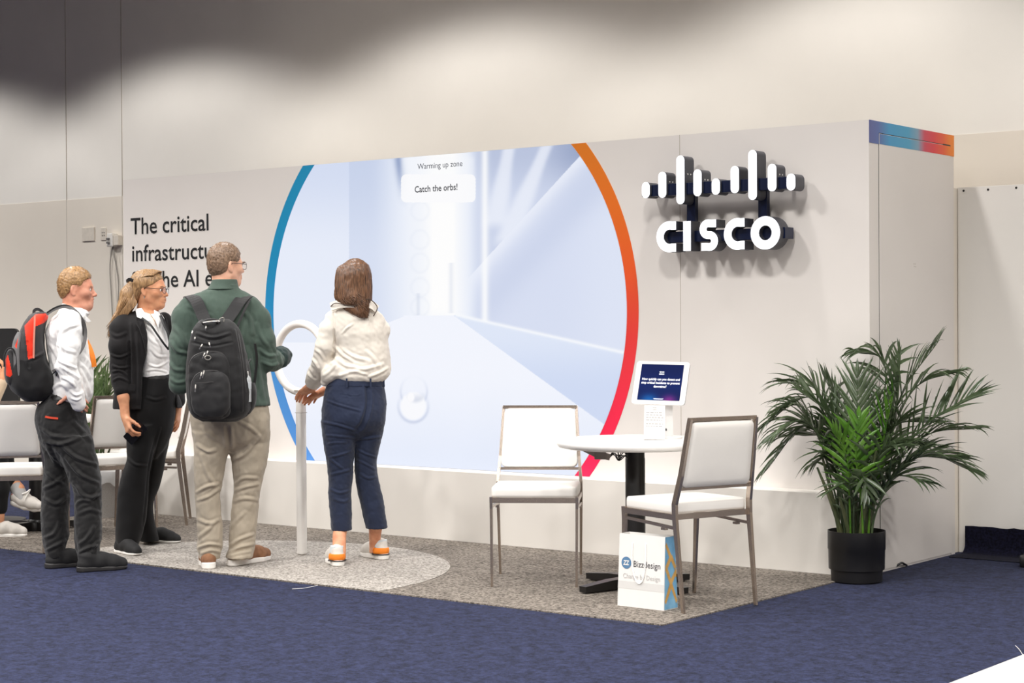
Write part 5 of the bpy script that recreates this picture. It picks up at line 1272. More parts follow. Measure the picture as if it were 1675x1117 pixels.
o, pf = shoe(g, tl(h_), tl(t_), green, M_SHOE_BRN, M_SOLE_W, high=0.078, sole=0.036, wid=1.05, collar=0.030, laces=mat('tan laces', (120, 84, 58), 0.8))
short_hair(ph, aG, scG, M_HAIR_BROWN, green, [(-0.16, -0.078), (-0.055, -0.074), (-0.03, -0.03), (-0.012, 0.018), (0.02, 0.02), (0.035, -0.01), (0.045, 0.02), (0.06, 0.05), (0.085, 0.082), (0.12, 0.10)], 5, 2500, 0.0075, 0.0009, puff=0.004, amp=0.0010)
glasses(ph, scG, green, M_GLASSF, M_LENS); eyes(ph, scG, aG[0], green)
mb = MB(); mb.tube([ph(0.098, s*0.02, 0.018) for s in (-2.4, -1.6, -0.7)], 0.003, 6); mb.build('eyebrow', M_HAIR_BROWN, green)

# his backpack
M_NYL = cloth('black nylon', (24, 23, 24), 0.6, var=0.15, weave=700, bump=0.3); M_NYL2 = cloth('black ribbed nylon', (34, 33, 34), 0.55, var=0.1, weave=500, bump=0.4)
bp = Figure(378, 930, 0.0085); Q = bp.P; BK = Sdf(); TH = R_(-20)
BK.loft(bp.rows([(522, 330, 376, -0.150, 0.045), (530, 321, 385, -0.155, 0.075), (546, 313, 394, -0.16, 0.095), (580, 306.5, 403, -0.165, 0.105), (612, 304, 410, -0.17, 0.11), (645, 305, 414, -0.17, 0.112), (668, 309, 412, -0.165, 0.108), (681, 317, 403, -0.16, 0.095), (689, 331, 388, -0.155, 0.07)]), 0.02, e=3.0, rot=TH)
pack = thing('backpack', 'large black backpack with silver zip pulls on the green shirt back', 'backpack', tuple(bp.B)); pack.rotation_euler = (0, 0, bp.rz)
mesh_obj('main_bag', BK.mesh(0.0058, [(0.0012, 12, 4, (1, 1, 1))], bp.folds([([(384, 540), (391, 580), (395, 620), (396, 672)], 0.006, 0.006), ([(392, 545), (399, 590), (404, 640)], 0.005, -0.004), ([(314, 560), (345, 566), (380, 560)], 0.006, -0.005), ([(322, 545), (348, 552), (376, 545)], 0.008, 0.008)])), M_NYL, pack)
PK = Sdf(); fr = nrm((math.sin(TH), -math.cos(TH), 0))
def off(dd): return dd
PK.loft(bp.rows([(575, 330, 360, -0.255, 0.02), (580, 318, 370, -0.253, 0.035), (592, 309, 377, -0.25, 0.044), (612, 306, 380, -0.25, 0.05), (660, 308, 381, -0.25, 0.052), (678, 313, 377, -0.245, 0.045), (685, 325, 366, -0.24, 0.03)]), 0.02, e=3.0, rot=TH)
mesh_obj('front_pocket', PK.mesh(0.0055, [(0.0014, 14, 6, (1, 1, 1))]), M_NYL, pack)
PK2 = Sdf(); PK2.loft(bp.rows([(606, 332, 360, -0.285, 0.02), (611, 320, 371, -0.283, 0.032), (622, 312, 376, -0.28, 0.04), (650, 311, 378, -0.28, 0.044), (672, 315, 375, -0.275, 0.042), (682, 326, 366, -0.27, 0.028)]), 0.02, e=3.0, rot=TH)
mesh_obj('front_pocket', PK2.mesh(0.0055, [(0.0014, 14, 7, (1, 1, 1))]), M_NYL2, pack)
SP = Sdf(); SP.loft(bp.rows([(626, 398, 417, -0.175, 0.055), (642, 396, 420, -0.175, 0.066), (662, 396, 418, -0.17, 0.062), (677, 396, 409, -0.16, 0.045)]), 0.02, e=2.5); mesh_obj('side_pocket', SP.mesh(0.005), M_NYL2, pack)
M_ZIP = mat('zip track', (60, 58, 58), 0.5)
for pts in ([(308, 612), (311, 592), (322, 580), (345, 575), (366, 579), (378, 594), (381, 612)], [(313, 640), (315, 622), (326, 610), (346, 606), (364, 610), (374, 622), (377, 640)]):
    MB().tube(spline([Q(x, y, -0.315 if y > 0 and pts[0][1] > 630 else -0.285) + np.array([0, 0.012*abs((x-345)/36.0)**2.2, 0]) for x, y in pts], 40), 0.003, 6).build('zip', M_ZIP, pack)
MB().tube([Q(319, 627, -0.322), Q(345, 625, -0.328), Q(366, 625, -0.322)], 0.0022, 6).build('zip', M_ZIP, pack)
for x, y, dd, x2, y2 in ((331, 563, -0.268, 326, 571), (342, 560, -0.268, 344, 568), (335, 577, -0.295, 331, 586), (340, 574, -0.295, 337, 582), (330, 609, -0.328, 327, 620), (334, 606, -0.328, 331, 618), (320, 629, -0.325, 319, 641), (337, 533, -0.24, 336, 540), (315, 541, -0.20, 313, 549), (319, 551, -0.22, 318, 557), (372, 538, -0.23, 374, 547)):
    mb = MB(); mb.bar([Q(x, y, dd-0.012), Q((x+x2)/2, (y+y2)/2, dd-0.016), Q(x2, y2, dd-0.012)], 0.0062, 0.0035, (1, 0, 0)); mb.build('zip_pull', M_SILVER, pack)
MB().tube([Q(340+6*math.cos(a)*0.8, 585+3.4*math.sin(a), -0.318) for a in [2*PI*i/24 for i in range(24)]], 0.003, 6, closed=True).build('badge', M_SILVER, pack)
MB().tube(spline([Q(331, 529, -0.22), Q(340, 524, -0.235), Q(352, 524, -0.235), Q(360, 528, -0.22)], 16), 0.010, 10).build('grab_handle', M_NYL2, pack)
MB().tube(spline([Q(332, 528, -0.245), Q(346, 526, -0.25), Q(360, 525.5, -0.24)], 10), 0.0055, 8).tube(spline([Q(357, 528, -0.24), Q(360, 521, -0.24), Q(366, 520, -0.235), Q(366, 526, -0.235)], 10), 0.003, 6).build('clip', M_SILVER, pack)
def strap(pts, wd, name='shoulder_strap', m=M_NYL2, parent=pack, side=(1, 0, 0), th=0.012):
    S = spline(pts, 26); mb = MB(); mb.bar(S, wd, th, side); return mb.build(name, m, parent)
strap([Q(338, 530, -0.10), Q(330, 512, -0.055), Q(322, 494, -0.02), Q(312, 484.5, 0.06), Q(309, 492, 0.17), Q(312, 530, 0.235), Q(320, 580, 0.24)], 0.066, side=(1, 0.1, 0.2))
strap([Q(366, 530, -0.10), Q(380, 511, -0.055), Q(392, 493, -0.02), Q(404, 484, 0.06), Q(407, 492, 0.17), Q(406, 530, 0.235), Q(402, 580, 0.24)], 0.066, side=(1, -0.1, -0.2))
MB().bar(spline([Q(409, 489, 0.01), Q(402, 503, -0.045), Q(390, 530, -0.09), Q(386, 545, -0.1)], 14), 0.012, 0.005, (1, 0, 0)).build('load_strap', M_NYL, pack)
MB().bar(spline([Q(414, 645, -0.02), Q(418, 612, -0.012), Q(420, 586, -0.012), Q(417, 562, -0.02)], 14), 0.013, 0.006, (1, 0.4, 0)).build('load_strap', M_NYL, pack)
MB().bar([Q(390, 588, -0.10), Q(404, 596, -0.08), Q(409, 588, -0.06)], 0.02, 0.012, (0, 1, 0)).build('buckle', M_BLACK, pack)
M_PET, nt, b = new_mat('clear bottle'); b.inputs['Base Color'].default_value = (0.9, 0.93, 0.95, 1); b.inputs['Alpha'].default_value = 0.5; b.inputs['Roughness'].default_value = 0.08
bo = Q(402, 627, -0.235); bt = thing('water_bottle', 'clear water bottle with white cap in the black backpack side pocket', 'bottle', tuple(bp.B)); bt.rotation_euler = (0, 0, bp.rz)
MB().lathe([(0.030, -0.10), (0.030, 0.012), (0.027, 0.03), (0.014, 0.047), (0.0125, 0.052)], 24, c=tuple(bo)).build('bottle', M_PET, bt)
MB().lathe([(0.0150, 0.046), (0.0150, 0.064), (0.013, 0.066)], 20, c=tuple(bo)).build('cap', M_SOLE_W, bt)
MB().lathe([(0.0305, -0.03), (0.0305, 0.008)], 24, c=tuple(bo)).build('bottle_label', mat('pale bottle label', (190, 196, 200), 0.4), bt)

# ================================================================== the woman in the cream shirt and navy trousers
n = Figure(590, 924, 0.0085); P = n.P
up_ = Sdf(); SH = Sdf(); TR = Sdf()
SH.loft(n.rows([(497, 560, 604, 0.06, 0.062), (505, 545, 614, 0.06, 0.075), (514, 532, 625, 0.06, 0.088), (526, 533, 630, 0.065, 0.102), (545, 539, 633, 0.07, 0.115), (566, 545, 636, 0.08, 0.118), (590, 545, 638.5, 0.08, 0.122), (604, 541, 640, 0.08, 0.128), (613, 537, 638, 0.08, 0.128), (620, 545, 632, 0.08, 0.12), (626, 552, 626, 0.08, 0.10)]), 0.025)
SH.path([P(548, 600, 0.02), P(538, 612, 0.03), P(532, 624, 0.06)], [0.04, 0.034, 0.026], 0.03)
eN = P(526, 593, 0.08)
SH.path([P(547, 524, 0.05), P(537, 538, 0.04), P(532, 566, 0.04), eN], [0.048, 0.050, 0.054, 0.053], 0.014).path([eN, P(519, 611, 0.16), P(513, 623, 0.25)], [0.053, 0.052, 0.050], 0.02)
SH.path([P(616, 524, 0.07), P(624, 540, 0.08), P(618, 570, 0.16), P(606, 598, 0.26)], [0.045, 0.047, 0.046, 0.044], 0.014).path([P(606, 598, 0.26), P(570, 622, 0.33), P(538, 634, 0.37)], [0.044, 0.036, 0.030], 0.02)
n_f = [([(560, 545), (568, 536), (577, 530)], 0.006, 0.006), ([(547, 566), (560, 580), (576, 590)], 0.008, 0.008), ([(548, 585), (566, 598), (590, 602)], 0.009, 0.008), ([(556, 570), (580, 584), (606, 590)], 0.010, 0.006), ([(570, 606), (596, 604), (626, 596)], 0.009, 0.007), ([(600, 575), (614, 590), (624, 606)], 0.010, 0.006), ([(556, 614), (578, 608), (600, 612)], 0.008, 0.008), ([(604, 616), (620, 610), (634, 602)], 0.008, 0.007), ([(516, 572), (524, 578), (530, 588)], 0.008, 0.007), ([(510, 586), (516, 594), (520, 602)], 0.007, 0.008), ([(504, 598), (510, 606), (514, 616)], 0.007, 0.009), ([(500, 608), (508, 616), (516, 622)], 0.006, 0.007), ([(546, 540), (548, 556), (546, 572)], 0.007, -0.008), ([(545, 512), (546, 524), (548, 545)], 0.005, -0.006), ([(530, 614), (540, 606), (548, 596)], 0.008, 0.007)]
TR.loft(n.rows([(618, 541, 627, 0.08, 0.105), (626, 535.5, 628, 0.08, 0.112), (642, 531, 630, 0.075, 0.122), (662, 527, 632, 0.07, 0.135), (680, 526, 631, 0.065, 0.142), (694, 526.5, 629, 0.07, 0.135), (706, 534, 620, 0.075, 0.11), (716, 552, 606, 0.08, 0.07), (722, 568, 594, 0.08, 0.03)]), 0.02)
TR.loft(n.rows([(690, 526.3, 586, 0.06, 0.105), (708, 527, 585, 0.06, 0.105), (730, 530, 580.5, 0.065, 0.095), (760, 534.5, 578.5, 0.07, 0.084), (785, 537.5, 577, 0.075, 0.078), (804, 536.5, 574.8, 0.08, 0.078), (834, 539, 575.6, 0.085, 0.076), (867, 541.8, 575.6, 0.085, 0.066)]), 0.02)
TR.loft(n.rows([(690, 580, 629, 0.11, 0.105), (708, 580, 626.5, 0.11, 0.102), (724, 580, 622.7, 0.115, 0.095), (754, 580, 616.5, 0.13, 0.084), (776, 580.5, 618, 0.14, 0.08), (798, 583.5, 622.7, 0.15, 0.08), (830, 591, 629, 0.16, 0.074), (864, 598, 634, 0.17, 0.064)]), 0.02)
n_pf = [([(534, 655), (560, 664), (590, 672)], 0.006, 0.006), ([(528, 690), (556, 696), (582, 704)], 0.006, 0.007), ([(534, 712), (558, 714), (580, 716)], 0.006, 0.006), ([(536, 726), (550, 724), (566, 724)], 0.006, 0.005), ([(538, 748), (556, 744), (574, 738)], 0.006, 0.007), ([(540, 750), (552, 760), (562, 768)], 0.006, 0.006), ([(542, 776), (558, 772), (574, 768)], 0.007, 0.007), ([(540, 800), (556, 806), (572, 802)], 0.007, 0.006), ([(592, 718), (608, 716), (622, 714)], 0.006, 0.007), ([(584, 735), (598, 742), (616, 748)], 0.006, 0.006), ([(584, 752), (600, 760), (614, 768)], 0.006, 0.006), ([(590, 775), (602, 782), (616, 780)], 0.007, 0.006), ([(600, 626), (602, 660), (594, 690), (584, 704)], 0.012, -0.012), ([(556, 645), (575, 648), (592, 647)], 0.003, -0.004), ([(574, 815), (562, 820), (546, 816)], 0.008, 0.005)]
up_.take(SH, 0.022, 0.012).take(TR, 0.022, 0.012)
hN = P(580, 459, 0.07); aN = head_axes((-0.35, 0.93, -0.10)); scN = 0.93
phN = add_head(up_, hN, aN, scN, True, P(582, 502, 0.06), 0.052)
n_feet = []
for hp, tp in (((555, 929), (541, 919)), ((631, 918), (578, 908))):
    a = np.array([(G(*hp)-n.B) @ n.u, (G(*hp)-n.B) @ n.h, 0]); b_ = np.array([(G(*tp)-n.B) @ n.u, (G(*tp)-n.B) @ n.h, 0])
    fd = nrm(np.array([-0.22, 0.97, 0])) if hp[0] < 600 else nrm(b_-a); n_feet.append((a, a+fd*0.245, fd))
dL_, dR_ = (n_feet[0][0]+n_feet[0][2]*0.06)[1], (n_feet[1][0]+n_feet[1][2]*0.07)[1]
for rows_ in ([(855, 548, 571, 0.085, 0.043), (876, 544, 566.5, (dL_+0.085)/2, 0.039), (900, 544.5, 566, dL_, 0.036), (914, 545, 566, dL_, 0.030)], [(852, 603, 628, 0.17, 0.044), (874, 603.5, 623.5, (dR_+0.17)/2, 0.038), (892, 604, 622.5, dR_, 0.035), (904, 604, 623, dR_, 0.030)]): up_.loft(n.rows(rows_), 0.02)
wl, wr = P(509, 633, 0.315), P(531, 640, 0.385)
up_.path([eN, wl], [0.04, 0.027], 0.02).path([P(606, 598, 0.26), wr], [0.036, 0.026], 0.02)
add_hand(up_, P(508, 632, 0.325), nrm(P(489, 648, 0.42)-P(508, 632, 0.325)), nrm(np.array([-0.25, 0.25, -0.9])), 1, 0.172, (0.16, 0.20, 0.26, 0.32), 0.10, (0.75, 0.5, 0.25))
add_hand(up_, P(529, 640, 0.385), nrm(P(503, 655, 0.47)-P(529, 640, 0.385)), nrm(np.array([-0.3, 0.2, -0.9])), -1, 0.172, (0.12, 0.15, 0.18, 0.22), 0.07, (0.85, 0.3, 0.35))
navy = body_obj(up_, 0.0044, M_SKIN_WARM, 'person in a cream shirt and cropped navy trousers holding the white hoop stand', n)
shirt = mesh_obj('shirt', SH.mesh(0.0056, [(0.0022, 9, 13, (1, 1, 0.8)), (0.0010, 26, 15, (1, 1, 0.7))], n.folds(n_f)), M_SHIRT_C, navy)
mb = MB(); mb.bar(spline([P(541, 502, 0.0), P(556, 497, -0.02), P(580, 496, -0.04), P(604, 497, -0.02), P(617, 506, 0.0)], 20), 0.05, 0.006, (0, 0.35, 1)); mb.build('collar', M_SHIRT_C, shirt)
MB().tube(spline([P(541, 501, -0.005), P(550, 496, -0.03), P(580, 500, -0.055), P(602, 489, -0.035), P(617, 502, -0.02), P(611, 517, -0.05)], 24), 0.003, 6).build('piping', mat('dark piping', (70, 54, 44), 0.8), shirt)
trs = mesh_obj('trousers', TR.mesh(0.0056, [(0.0012, 12, 18, (1, 1, 1)), (0.0007, 30, 19, (1, 1, 1))], n.folds(n_pf)), M_TR_NAVY, navy)
wb = Sdf(); wb.loft(n.rows([(619, 540, 628, 0.08, 0.108), (627, 535, 629, 0.08, 0.116), (632, 533, 630, 0.08, 0.119)]), 0.0); mesh_obj('waistband', wb.mesh(0.0045), M_TR_NAVY, trs)
for x, dd in ((567, -0.035), (606, -0.03), (627.5, 0.05)): MB().bar([P(x, 619, dd-0.004), P(x+0.5, 633, dd-0.012)], 0.010, 0.006, (1, 0, 0)).build('belt_loop', M_TR_NAVY, trs)
for a, b_, fd in n_feet:
    o, pf = shoe(n, a, b_, navy, M_SHOE_GRY, M_SOLE_W, high=0.098, sole=0.034, wid=0.95, collar=0.037, laces=M_SOLE_W)
    hcn = Sdf(); q = lambda x, y, z: a+fd*x+np.array([-fd[1], fd[0], 0])*y+np.array([0, 0, z])
    hcn.path([q(0.055, 0.012, 0.050), q(0.034, 0, 0.052), q(0.055, -0.012, 0.050)], [0.0368]*3, 0.01); hcn.fn(lambda X, Y, Z: np.maximum(0.032-Z, Z-0.068)+0*X+0*Y, a-0.2, a+0.3, 0.004, 'i'); mesh_obj('heel_counter', hcn.mesh(0.0035), M_ORANGE, o)
    hs = Sdf(); hs.path([q(0.055, 0.014, 0.026), q(0.034, 0, 0.028), q(0.055, -0.014, 0.026)], [0.0395]*3, 0.01); hs.fn(lambda X, Y, Z: np.maximum(0.026-Z, Z-0.033)+0*X+0*Y, a-0.2, a+0.3, 0.003, 'i'); mesh_obj('sole_stripe', hs.mesh(0.0032), M_SOLE_B, o)
    hk = Sdf(); hk.path([q(0.058, 0, 0.075), q(0.056, 0, 0.112)], [0.041, 0.039], 0.01); hk.fn(lambda X, Y, Z: np.maximum(0.070-Z, Z-0.112)+0*X+0*Y, a-0.2, a+0.3, 0.004, 'i'); mesh_obj('sock', hk.mesh(0.0038), M_SOCK_GRY, o)
# hair: scalp volume and long wavy locks
HR_ = Sdf(); f_, l_, u_ = aN; R3 = np.array([f_, l_, u_])
HR_.ell(phN(-0.016, 0, 0.036), np.array([0.108, 0.090, 0.098])*scN, R3, 0.02)
HR_.loft(n.rows([(436, 558, 601, 0.05, 0.075), (450, 552, 605, 0.04, 0.085), (470, 547.5, 608.5, 0.035, 0.085), (487, 547, 609, 0.02, 0.075), (500, 556, 607, 0.005, 0.055), (512, 572, 604, -0.02, 0.035), (520, 588, 602, -0.03, 0.02)]), 0.03)
HR_.fn(lambda X, Y, Z: ((X-hN[0])*f_[0]+(Y-hN[1])*f_[1]+(Z-hN[2])*f_[2])-0.045, hN-0.3, hN+0.3, 0.01, 'i')
hair = mesh_obj('hair', HR_.mesh(0.005, [(0.0012, 40, 3, (1, 1, 0.06))]), M_HAIR_DARK, navy)
rr = np.random.RandomState(8); cs_ = []
for i in range(380):
    t = rr.uniform(-1, 1); lat = t*31; x0 = 579+t*14; top = P(x0, 424+abs(t)*6, 0.07-0.03*(1-abs(t))); dep = -0.055*math.sqrt(max(0, 1-(t*0.98)**2))
    x1 = 578+lat*0.86; x2 = 578+lat*rr.uniform(0.9, 1.02); endy = 492+rr.uniform(-6, 8)+(20 if t > 0.05 else 0)*rr.uniform(0.5, 1.2); x3 = 578+lat*0.75+rr.uniform(-4, 4)+(6 if t < 0.5 else -4)
    if t > 0.0: x3 = 596+rr.uniform(-8, 9)
    cs_.append([top, P(x1, 440, 0.045+dep*1.15), P(x2, 466, 0.03+dep*1.35), P(x2*0.75+x3*0.25+rr.uniform(-2.5, 2.5), (466+endy)/2+4, 0.02+dep*1.3), P(x3, endy, 0.0+dep*0.9-0.01)])
locks('hair_locks', cs_, 0.0036, M_HAIR_DARK, hair, 5)

# ================================================================== the man in the white shirt
m = Figure(128, 934); P = m.P
up_ = Sdf(); SH = Sdf(); TR = Sdf()
SH.loft(m.rows([(503, 103, 141, 0.10, 0.062), (511, 94, 145, 0.10, 0.10), (519, 86, 143, 0.10, 0.165), (530, 79, 139.5, 0.10, 0.20), (545, 74, 139.5, 0.10, 0.20), (562, 75, 143.5, 0.10, 0.185), (580, 78, 148.5, 0.10, 0.178), (597, 80, 151.8, 0.10, 0.178), (615, 81.5, 153.4, 0.10, 0.178), (640, 82, 153.5, 0.10, 0.178), (652, 85, 150, 0.10, 0.168), (658, 92, 147, 0.10, 0.155)]), 0.03)
eM = P(108, 597, -0.16); cM = P(128, 662, -0.13)
SH.path([P(113, 524, -0.06), P(113, 538, -0.09), P(112, 566, -0.125), eM], [0.062, 0.064, 0.060, 0.054], 0.025).path([eM, P(116, 622, -0.16), P(123, 646, -0.145), P(128.5, 661, -0.13)], [0.054, 0.050, 0.043, 0.039], 0.015)
SH.path([P(113, 524, 0.26), P(113, 538, 0.29), P(114, 566, 0.325), P(112, 597, 0.36)], [0.062, 0.064, 0.060, 0.054], 0.025).path([P(112, 597, 0.36), P(118, 624, 0.35), P(122, 650, 0.32)], [0.054, 0.046, 0.038], 0.015)
m_f = [([(97, 590), (108, 596), (124, 602)], 0.008, 0.010), ([(104, 602), (116, 610), (128, 618)], 0.009, 0.010), ([(102, 617), (112, 622), (122, 632)], 0.008, 0.009), ([(108, 600), (112, 616), (120, 628)], 0.008, 0.007), ([(100, 560), (108, 572), (122, 576)], 0.010, 0.008), ([(106, 540), (116, 534), (128, 530)], 0.010, 0.008), ([(98, 550), (104, 540), (112, 532)], 0.010, 0.007), ([(80, 560), (90, 575), (95, 590)], 0.012, 0.008), ([(84, 580), (90, 600), (94, 620)], 0.010, 0.007), ([(130, 600), (140, 622), (148, 645)], 0.010, 0.008), ([(128, 592), (138, 602), (148, 618)], 0.010, 0.007), ([(136, 580), (144, 590), (150, 600)], 0.009, 0.006), ([(84, 636), (100, 628), (110, 636)], 0.010, 0.006), ([(116, 640), (124, 646), (132, 644)], 0.007, 0.007), ([(118, 652), (126, 654), (133, 650)], 0.006, 0.006), ([(104, 552), (101, 570), (98, 588)], 0.010, 0.006), ([(132, 606), (136, 630), (140, 650)], 0.010, 0.006)]
TR.loft(m.rows([(644, 79, 141, 0.10, 0.15), (652, 73, 141, 0.10, 0.158), (667, 60, 140, 0.10, 0.17), (689, 57, 142, 0.10, 0.175), (710, 61, 149, 0.10, 0.17), (726, 68, 153, 0.10, 0.155), (742, 80, 150, 0.10, 0.12), (756, 94, 138, 0.10, 0.075), (766, 106, 128, 0.10, 0.03)]), 0.02)
TR.loft(m.rows([(712, 74, 150, 0.01, 0.10), (730, 84, 155, 0.01, 0.10), (744, 95, 158, 0.01, 0.098), (763, 104.5, 162.3, 0.01, 0.095), (785, 113, 166, 0.01, 0.09), (804, 119.6, 167, 0.01, 0.085), (836, 121, 166.5, 0.01, 0.08), (858, 121.4, 167, 0.01, 0.08), (878, 121.7, 167, 0.01, 0.08), (892, 123, 164, 0.01, 0.08), (905, 126, 162, 0.01, 0.078), (914, 127, 160, 0.01, 0.074)]), 0.02)
TR.loft(m.rows([(712, 62, 130, 0.20, 0.10), (745, 70.5, 120, 0.20, 0.098), (765, 71.3, 114, 0.20, 0.095), (787, 69.5, 112.5, 0.20, 0.09), (809, 68, 115, 0.20, 0.085), (836, 66.6, 112, 0.20, 0.08), (860, 67, 112.5, 0.20, 0.08), (877, 68.5, 113.5, 0.20, 0.08), (892, 71, 108, 0.20, 0.08), (904, 74, 107, 0.20, 0.078), (912, 76, 106, 0.20, 0.074)]), 0.02)
m_pf = [([(72, 722), (100, 726), (130, 716)], 0.010, 0.010), ([(98, 726), (124, 748), (158, 760)], 0.010, 0.010), ([(108, 748), (130, 775), (160, 790)], 0.010, 0.010), ([(120, 790), (140, 812), (164, 810)], 0.009, 0.011), ([(122, 802), (146, 818), (165, 800)], 0.009, 0.009), ([(124, 826), (134, 818), (150, 822)], 0.009, 0.008), ([(130, 890), (142, 880), (154, 862)], 0.010, 0.009), ([(128, 905), (144, 896), (160, 892)], 0.009, 0.009), ([(150, 905), (156, 890), (164, 884)], 0.008, 0.008), ([(70, 800), (90, 790), (108, 776)], 0.010, 0.009), ([(70, 815), (92, 824), (110, 812)], 0.010, 0.009), ([(72, 770), (86, 782), (104, 792)], 0.010, 0.007), ([(74, 880), (88, 872), (96, 856)], 0.010, 0.009), ([(76, 900), (92, 892), (106, 884)], 0.009, 0.009), ([(66, 700), (84, 712), (100, 714)], 0.010, 0.008), ([(120, 690), (136, 706), (148, 720)], 0.011, 0.008), ([(76, 728), (84, 745), (92, 760)], 0.010, 0.008), ([(130, 840), (146, 834), (164, 838)], 0.010, 0.006)]
up_.take(SH, 0.022, 0.012).take(TR, 0.022, 0.012)
hM = P(125, 472, 0.10); aM = head_axes((0.995, -0.05, -0.05)); scM = 0.93
phM = add_head(up_, hM, aM, scM, neck_to=P(117, 510, 0.10), neck_r=0.055)
up_.ell(phM(0.035, 0, -0.105), np.array([0.05, 0.045, 0.03])*scM, None, 0.03)
up_.path([P(116, 622, -0.15), P(125, 650, -0.10)], [0.036, 0.029], 0.02)
add_hand(up_, P(116, 637, -0.088), nrm(P(136, 664, -0.075)-P(116, 637, -0.088)), (0.25, 1.0, 0.1), 1, 0.160, (0.12, 0.14, 0.18, 0.22), 0.02, (0.05, 1.0, -0.15), 0.0)
up_.path([P(117, 624, 0.35), P(121, 648, 0.31)], [0.036, 0.029], 0.02)
add_hand(up_, P(121, 646, 0.30), (-0.1, -0.1, -0.9), (0.0, -1.0, 0.0), 1, 0.17, (0.5, 0.5, 0.5, 0.5))
for rows_ in ([(890, 134, 154, 0.01, 0.032), (905, 136, 152, 0.01, 0.026), (918, 137, 151, 0.01, 0.022)], [(888, 82, 102, 0.20, 0.032), (902, 83, 99, 0.20, 0.026), (912, 84, 98, 0.2, 0.022)]): up_.loft(m.rows(rows_), 0.02)
white = body_obj(up_, 0.0044, M_SKIN_RUDDY, 'person in a white shirt and charcoal trousers with hand on hip, red and grey backpack', m)
shirt = mesh_obj('shirt', SH.mesh(0.0056, [(0.0020, 9, 23, (1, 1, 0.8)), (0.0010, 26, 25, (1, 1, 0.8))], m.folds(m_f)), M_SHIRT_W, white)
cs1 = Sdf(); cs1.loft(m.rows([(496, 102, 142, 0.10, 0.076), (506, 97, 146, 0.10, 0.082), (514, 92, 149, 0.10, 0.092)]), 0.0)
cz = P(100, 497, 0.1); cf = P(146, 517, 0.1)
cs1.fn(lambda X, Y, Z: 0.9*((Z-cz[2])-(X-cz[0])*(cf[2]+0.01-cz[2])/(cf[0]-cz[0]))+0*Y-0.006, cz-0.3, cz+0.4, 0.004, 'i')
mesh_obj('collar', cs1.mesh(0.004), M_SHIRT_W, shirt)
MB().add([P(134, 509, 0.02), P(149, 525.5, 0.03), P(143, 527, 0.025), P(132, 516, 0.012), P(134, 509, 0.03), P(149, 525.5, 0.042), P(143, 527, 0.04), P(132, 516, 0.03)], [(0, 1, 2, 3), (7, 6, 5, 4), (0, 4, 5, 1), (1, 5, 6, 2), (2, 6, 7, 3), (3, 7, 4, 0)]).build('collar_point', M_SHIRT_W, shirt)
trs = mesh_obj('trousers', TR.mesh(0.0058, [(0.0018, 10, 28, (1, 1, 0.8)), (0.0010, 26, 29, (1, 1, 0.8))], m.folds(m_pf)), M_TR_BLACK, white)
bl_ = Sdf(); bl_.loft(m.rows([(646, 77.5, 142, 0.10, 0.157), (654, 72.5, 142, 0.10, 0.162)]), 0.0); mesh_obj('belt', bl_.mesh(0.0045), M_BELT, trs)
MB().bar([P(74, 681.5, -0.062), P(84, 683.5, -0.072), P(95, 684.5, -0.078)], 0.011, 0.004, (0, 0, 1)).build('pocket_zip', mat('red zip', (206, 66, 38), 0.6), trs)
for hp, tp in (((126, 936), (206, 930)), ((74, 930), (140, 925))):
    a = np.array([(G(*hp)-m.B) @ m.u, (G(*hp)-m.B) @ m.h, 0]); b_ = np.array([(G(*tp)-m.B) @ m.u, (G(*tp)-m.B) @ m.h, 0]); b_ = a+nrm(b_-a)*0.285
    shoe(m, a, b_, white, M_SHOE_BLK, M_SOLE_B, high=0.095, sole=0.030, wid=1.05, collar=0.042, laces=M_SOLE_B)
short_hair(phM, aM, scM, M_HAIR_GINGER, white, [(-0.16, -0.062), (-0.070, -0.060), (-0.040, -0.025), (-0.022, 0.02), (0.012, 0.022), (0.024, -0.004), (0.032, 0.02), (0.045, 0.05), (0.075, 0.070), (0.12, 0.082)], 15, 2200, 0.011, 0.0009, flow=aM[0]*0.9+aM[2]*0.30, puff=0.007, amp=0.0010)
eyes(phM, scM, aM[0], white)
MB().tube([phM(0.088, s*0.022, 0.016+0.003*(abs(s)-1)) for s in (0.7, 1.3, 2.1)], 0.0032, 6).build('eyebrow', M_HAIR_GINGER, white); MB().tube([phM(0.088, s*0.022, 0.016+0.003*(abs(s)-1)) for s in (-0.7, -1.3, -2.1)], 0.0032, 6).build('eyebrow', M_HAIR_GINGER, white)
MB().bar(spline([P(140, 556, 0.10), P(147, 570, 0.06), P(152, 586, 0.04), P(154, 600, 0.04)], 14), 0.03, 0.006, (1, 0.6, 0)).build('lanyard', M_ORANGE, white)
# his backpack
M_GREYN = cloth('grey nylon', (104, 102, 102), 0.7, weave=600); M_REDN = cloth('red nylon', (226, 52, 26), 0.65, weave=600); M_DKN = cloth('dark grey nylon', (52, 50, 51), 0.7, weave=600)
bm_ = Figure(128, 934); Q = bm_.P
pk = thing('backpack', 'red and grey backpack worn over the white shirt', 'backpack', tuple(bm_.B)); pk.rotation_euler = (0, 0, bm_.rz)
BK = Sdf(); BK.loft(bm_.rows([(511, 56, 77, 0.10, 0.085), (518, 46, 79, 0.10, 0.115), (532, 37, 75, 0.10, 0.135), (552, 29, 72.5, 0.10, 0.145), (580, 22, 75, 0.10, 0.15), (600, 18, 82, 0.10, 0.15), (618, 15, 92, 0.10, 0.15), (634, 17, 90, 0.10, 0.145), (646, 28, 84, 0.10, 0.13), (656, 42, 70, 0.10, 0.10)]), 0.02, e=2.8)
